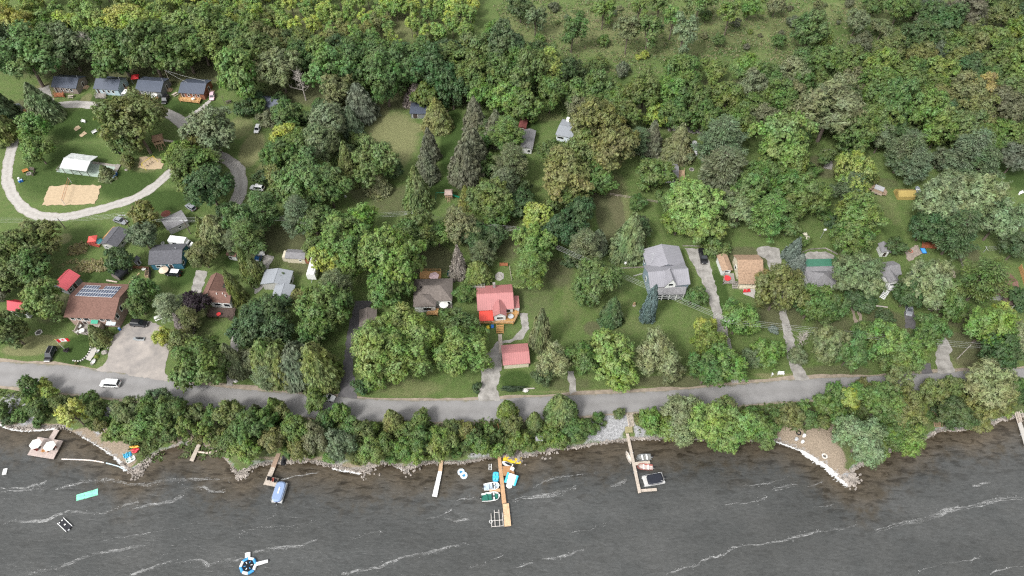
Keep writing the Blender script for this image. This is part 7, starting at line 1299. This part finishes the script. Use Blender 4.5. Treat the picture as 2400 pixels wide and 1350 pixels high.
def fleck(x, y, s, z, th=.25):
    k = 5; t0 = rs.uniform(0, 6.28); el = rs.uniform(1.4, 3.4); th += rs.normal()*.25; ca, sa = math.cos(th), math.sin(th); pts = []
    for i in range(k):
        a = t0+2*math.pi*i/k; r_ = s*rs.uniform(.6, 1.2); u, w = r_*math.cos(a)*el, r_*math.sin(a)*.5; pts.append((x+u*ca-w*sa, y+u*sa+w*ca, z))
    mb.add(pts, [tuple(range(k))])
rb = MB()
for pts, dens in FOAM:
    P = [U(*q, WZ+.03) for q in cr(pts, 12)]; L = sum((b_-a).length for a, b_ in zip(P, P[1:])); ph = rs.rand(4)*6.28; s_ = 0; prev = None
    for side in range(2 if dens > .75 else 1):
        prev = None; s_ = 0; sh = rs.uniform(-.5, .5)*side
        for i, q in enumerate(P):
            dv = (P[min(i+1,len(P)-1)]-P[max(i-1,0)]).normalized(); nv = Vector((-dv.y, dv.x, 0)); s_ = L*i/len(P); env = math.sin(math.pi*min(1, (i+.5)/len(P)))**.5
            w = (.10+.27*abs(math.sin(s_*.31+ph[0])*math.sin(s_*.17+ph[1])))*dens*env*(1 if side == 0 else .6); o_ = nv*(.25*math.sin(s_*.5+ph[2])+.1*math.sin(s_*1.9+ph[3])+sh); z = WZ+.03+.004*side
            v = [(q.x+o_.x+nv.x*k*w, q.y+o_.y+nv.y*k*w, z) for k in (-1, 0, 1)]
            if prev is not None:
                n0 = len(rb.v); rb.v += prev+v; rb.f += [(n0, n0+3, n0+4, n0+1), (n0+1, n0+4, n0+5, n0+2)]
            prev = v
    for _ in range(int(L*5*dens)):
        t = rs.rand()*(len(P)-1); i = int(t); q = P[i].lerp(P[min(i+1,len(P)-1)], t-i); s_ = t/len(P)*L; w = abs(math.sin(s_*.31+ph[0])*math.sin(s_*.17+ph[1]))
        if rs.rand() > .12+.88*w: continue
        dv = P[min(i+1,len(P)-1)]-P[i]; fleck(q.x+rs.normal()*.1, q.y+.25*math.sin(s_*.5+ph[2])+rs.normal()*.32, rs.uniform(.02, .06), WZ+.042, math.atan2(dv.y, dv.x) if dv.length > 0 else .25)
fm_, n, l, b = nodes("foam_film"); tc = n.new("ShaderNodeTexCoord"); mp = n.new("ShaderNodeMapping"); mp.inputs["Rotation"].default_value = (0,0,R_(-14)); mp.inputs["Scale"].default_value = (.55, 2.2, 1); l.new(tc.outputs["Object"], mp.inputs["Vector"])
b.inputs["Base Color"].default_value = (.50,.50,.49,1); b.inputs["Roughness"].default_value = .9
l.new(mth('MULTIPLY', rng(noise(1.6, 7, .75, mp.outputs[0], .5), .44, .66), rng(noise(.16, 2, .5), .35, .6, .12, .62)), b.inputs["Alpha"])
fr_ = rb.build('foam_streaks', fm_); fr_['kind'] = 'stuff'; fr_['label'] = 'soft white foam lines drawn out by wind on the lake'
for pts, wd, dens in (([(1800,1026),(1830,1037),(1870,1052),(1900,1069)],.18,30),([(1880,1056),(1910,1076),(1940,1094),(1966,1116),(1983,1131)],.5,190),([(1940,1098),(1965,1116),(1984,1130)],.7,170),([(0,992),(30,1004),(65,1007),(110,1005),(135,1002)],.2,70),([(195,1022),(225,1040),(262,1064),(290,1085)],.15,12),([(270,1068),(288,1086),(296,1098)],.45,80),([(780,1095),(812,1102),(845,1107)],.22,40),([(930,1092),(955,1102)],.2,40)):
    P = [U(*q, WZ) for q in cr(pts, 8)]; L = sum((b_-a).length for a, b_ in zip(P, P[1:]))
    for _ in range(int(L*dens)):
        t = rs.rand()*(len(P)-1); i = int(t); q = P[i].lerp(P[min(i+1,len(P)-1)], t-i); fleck(q.x+rs.normal()*wd*.4, q.y-.25+rs.normal()*wd*.6, rs.uniform(.06,.17), WZ+.04+rs.rand()*.01+(.12 if False else 0))
fo = mb.build('foam', M("foam", (.58,.58,.57), .9, .12, 2.)); fo['kind'] = 'stuff'; fo['label'] = 'broken white foam streaks drifting on the lake'
# meadow tufts and weeds (ground cover nobody could count)
def tufts(name, polys, k, hs_, colr, seed, label):
    r = random.Random(seed); P, Nn, T, L = [], [], [], []
    for poly, share in polys:
        xs_ = [p[0] for p in poly]; ys_ = [p[1] for p in poly]; m = 0
        while m < k*share:
            px, py = r.uniform(min(xs_), max(xs_)), r.uniform(min(ys_), max(ys_))
            if not inpoly(px, py, poly): continue
            q = U(px, py); 
            cl = math.sin(q.x*.31+1.3*math.sin(q.y*.17))*math.sin(q.y*.41+q.x*.09)
            if cl < r.uniform(-.9, .7): m += .3; continue
            m += 1; g = ZT(q.x, q.y); h = r.uniform(*hs_)
            for _ in range(4): P.append((q.x+r.gauss(0,.35), q.y+r.gauss(0,.35), g+h*.5)); Nn.append((r.gauss(0,.6), r.gauss(0,.6)-.2, .7)); T.append((r.gauss(0,.5), r.gauss(0,.5), .8)); L.append(h*r.uniform(.6,1.2))
    L = np.array(L); me = leafmesh(name, np.array(P), np.array(Nn), np.array(T), L, L*.35); o = bpy.data.objects.new(name, me); COL.objects.link(o); o.color = (*colr, 1); o['kind'] = 'stuff'; o['label'] = label
MEAD = [(1150,0),(2200,-20),(2200,100),(1900,150),(1700,160),(1330,190),(1200,100)]
tufts('meadow_weeds', [(MEAD,1)], 7000, (.2,.55), (.115,.165,.050), 1, 'tangled green weeds covering the open meadow'); tufts('dry_meadow_grass', [(MEAD,1)], 5000, (.2,.55), (.20,.19,.09), 2, 'dry straw coloured grass through the open meadow')
tufts('bank_weeds', [([(0,915),(330,950),(830,990),(1420,985),(1420,1000),(1240,1040),(1010,1068),(620,1055),(340,1075),(240,990),(0,960)],.6),([(1490,975),(2060,930),(2400,905),(2400,945),(2180,985),(1960,1000),(1800,1010),(1500,1012)],.4)], 5500, (.3,.8), (.10,.14,.04), 3, 'rough weeds on the bank between road and lake')
tufts('corn_rows', [([(150,612),(240,610),(250,634),(160,640)],.6),([(165,575),(200,572),(200,592),(165,598)],.4)], 420, (.3,.7), (.24,.215,.09), 4, 'straggling dry vegetable rows behind the red roofed shed')
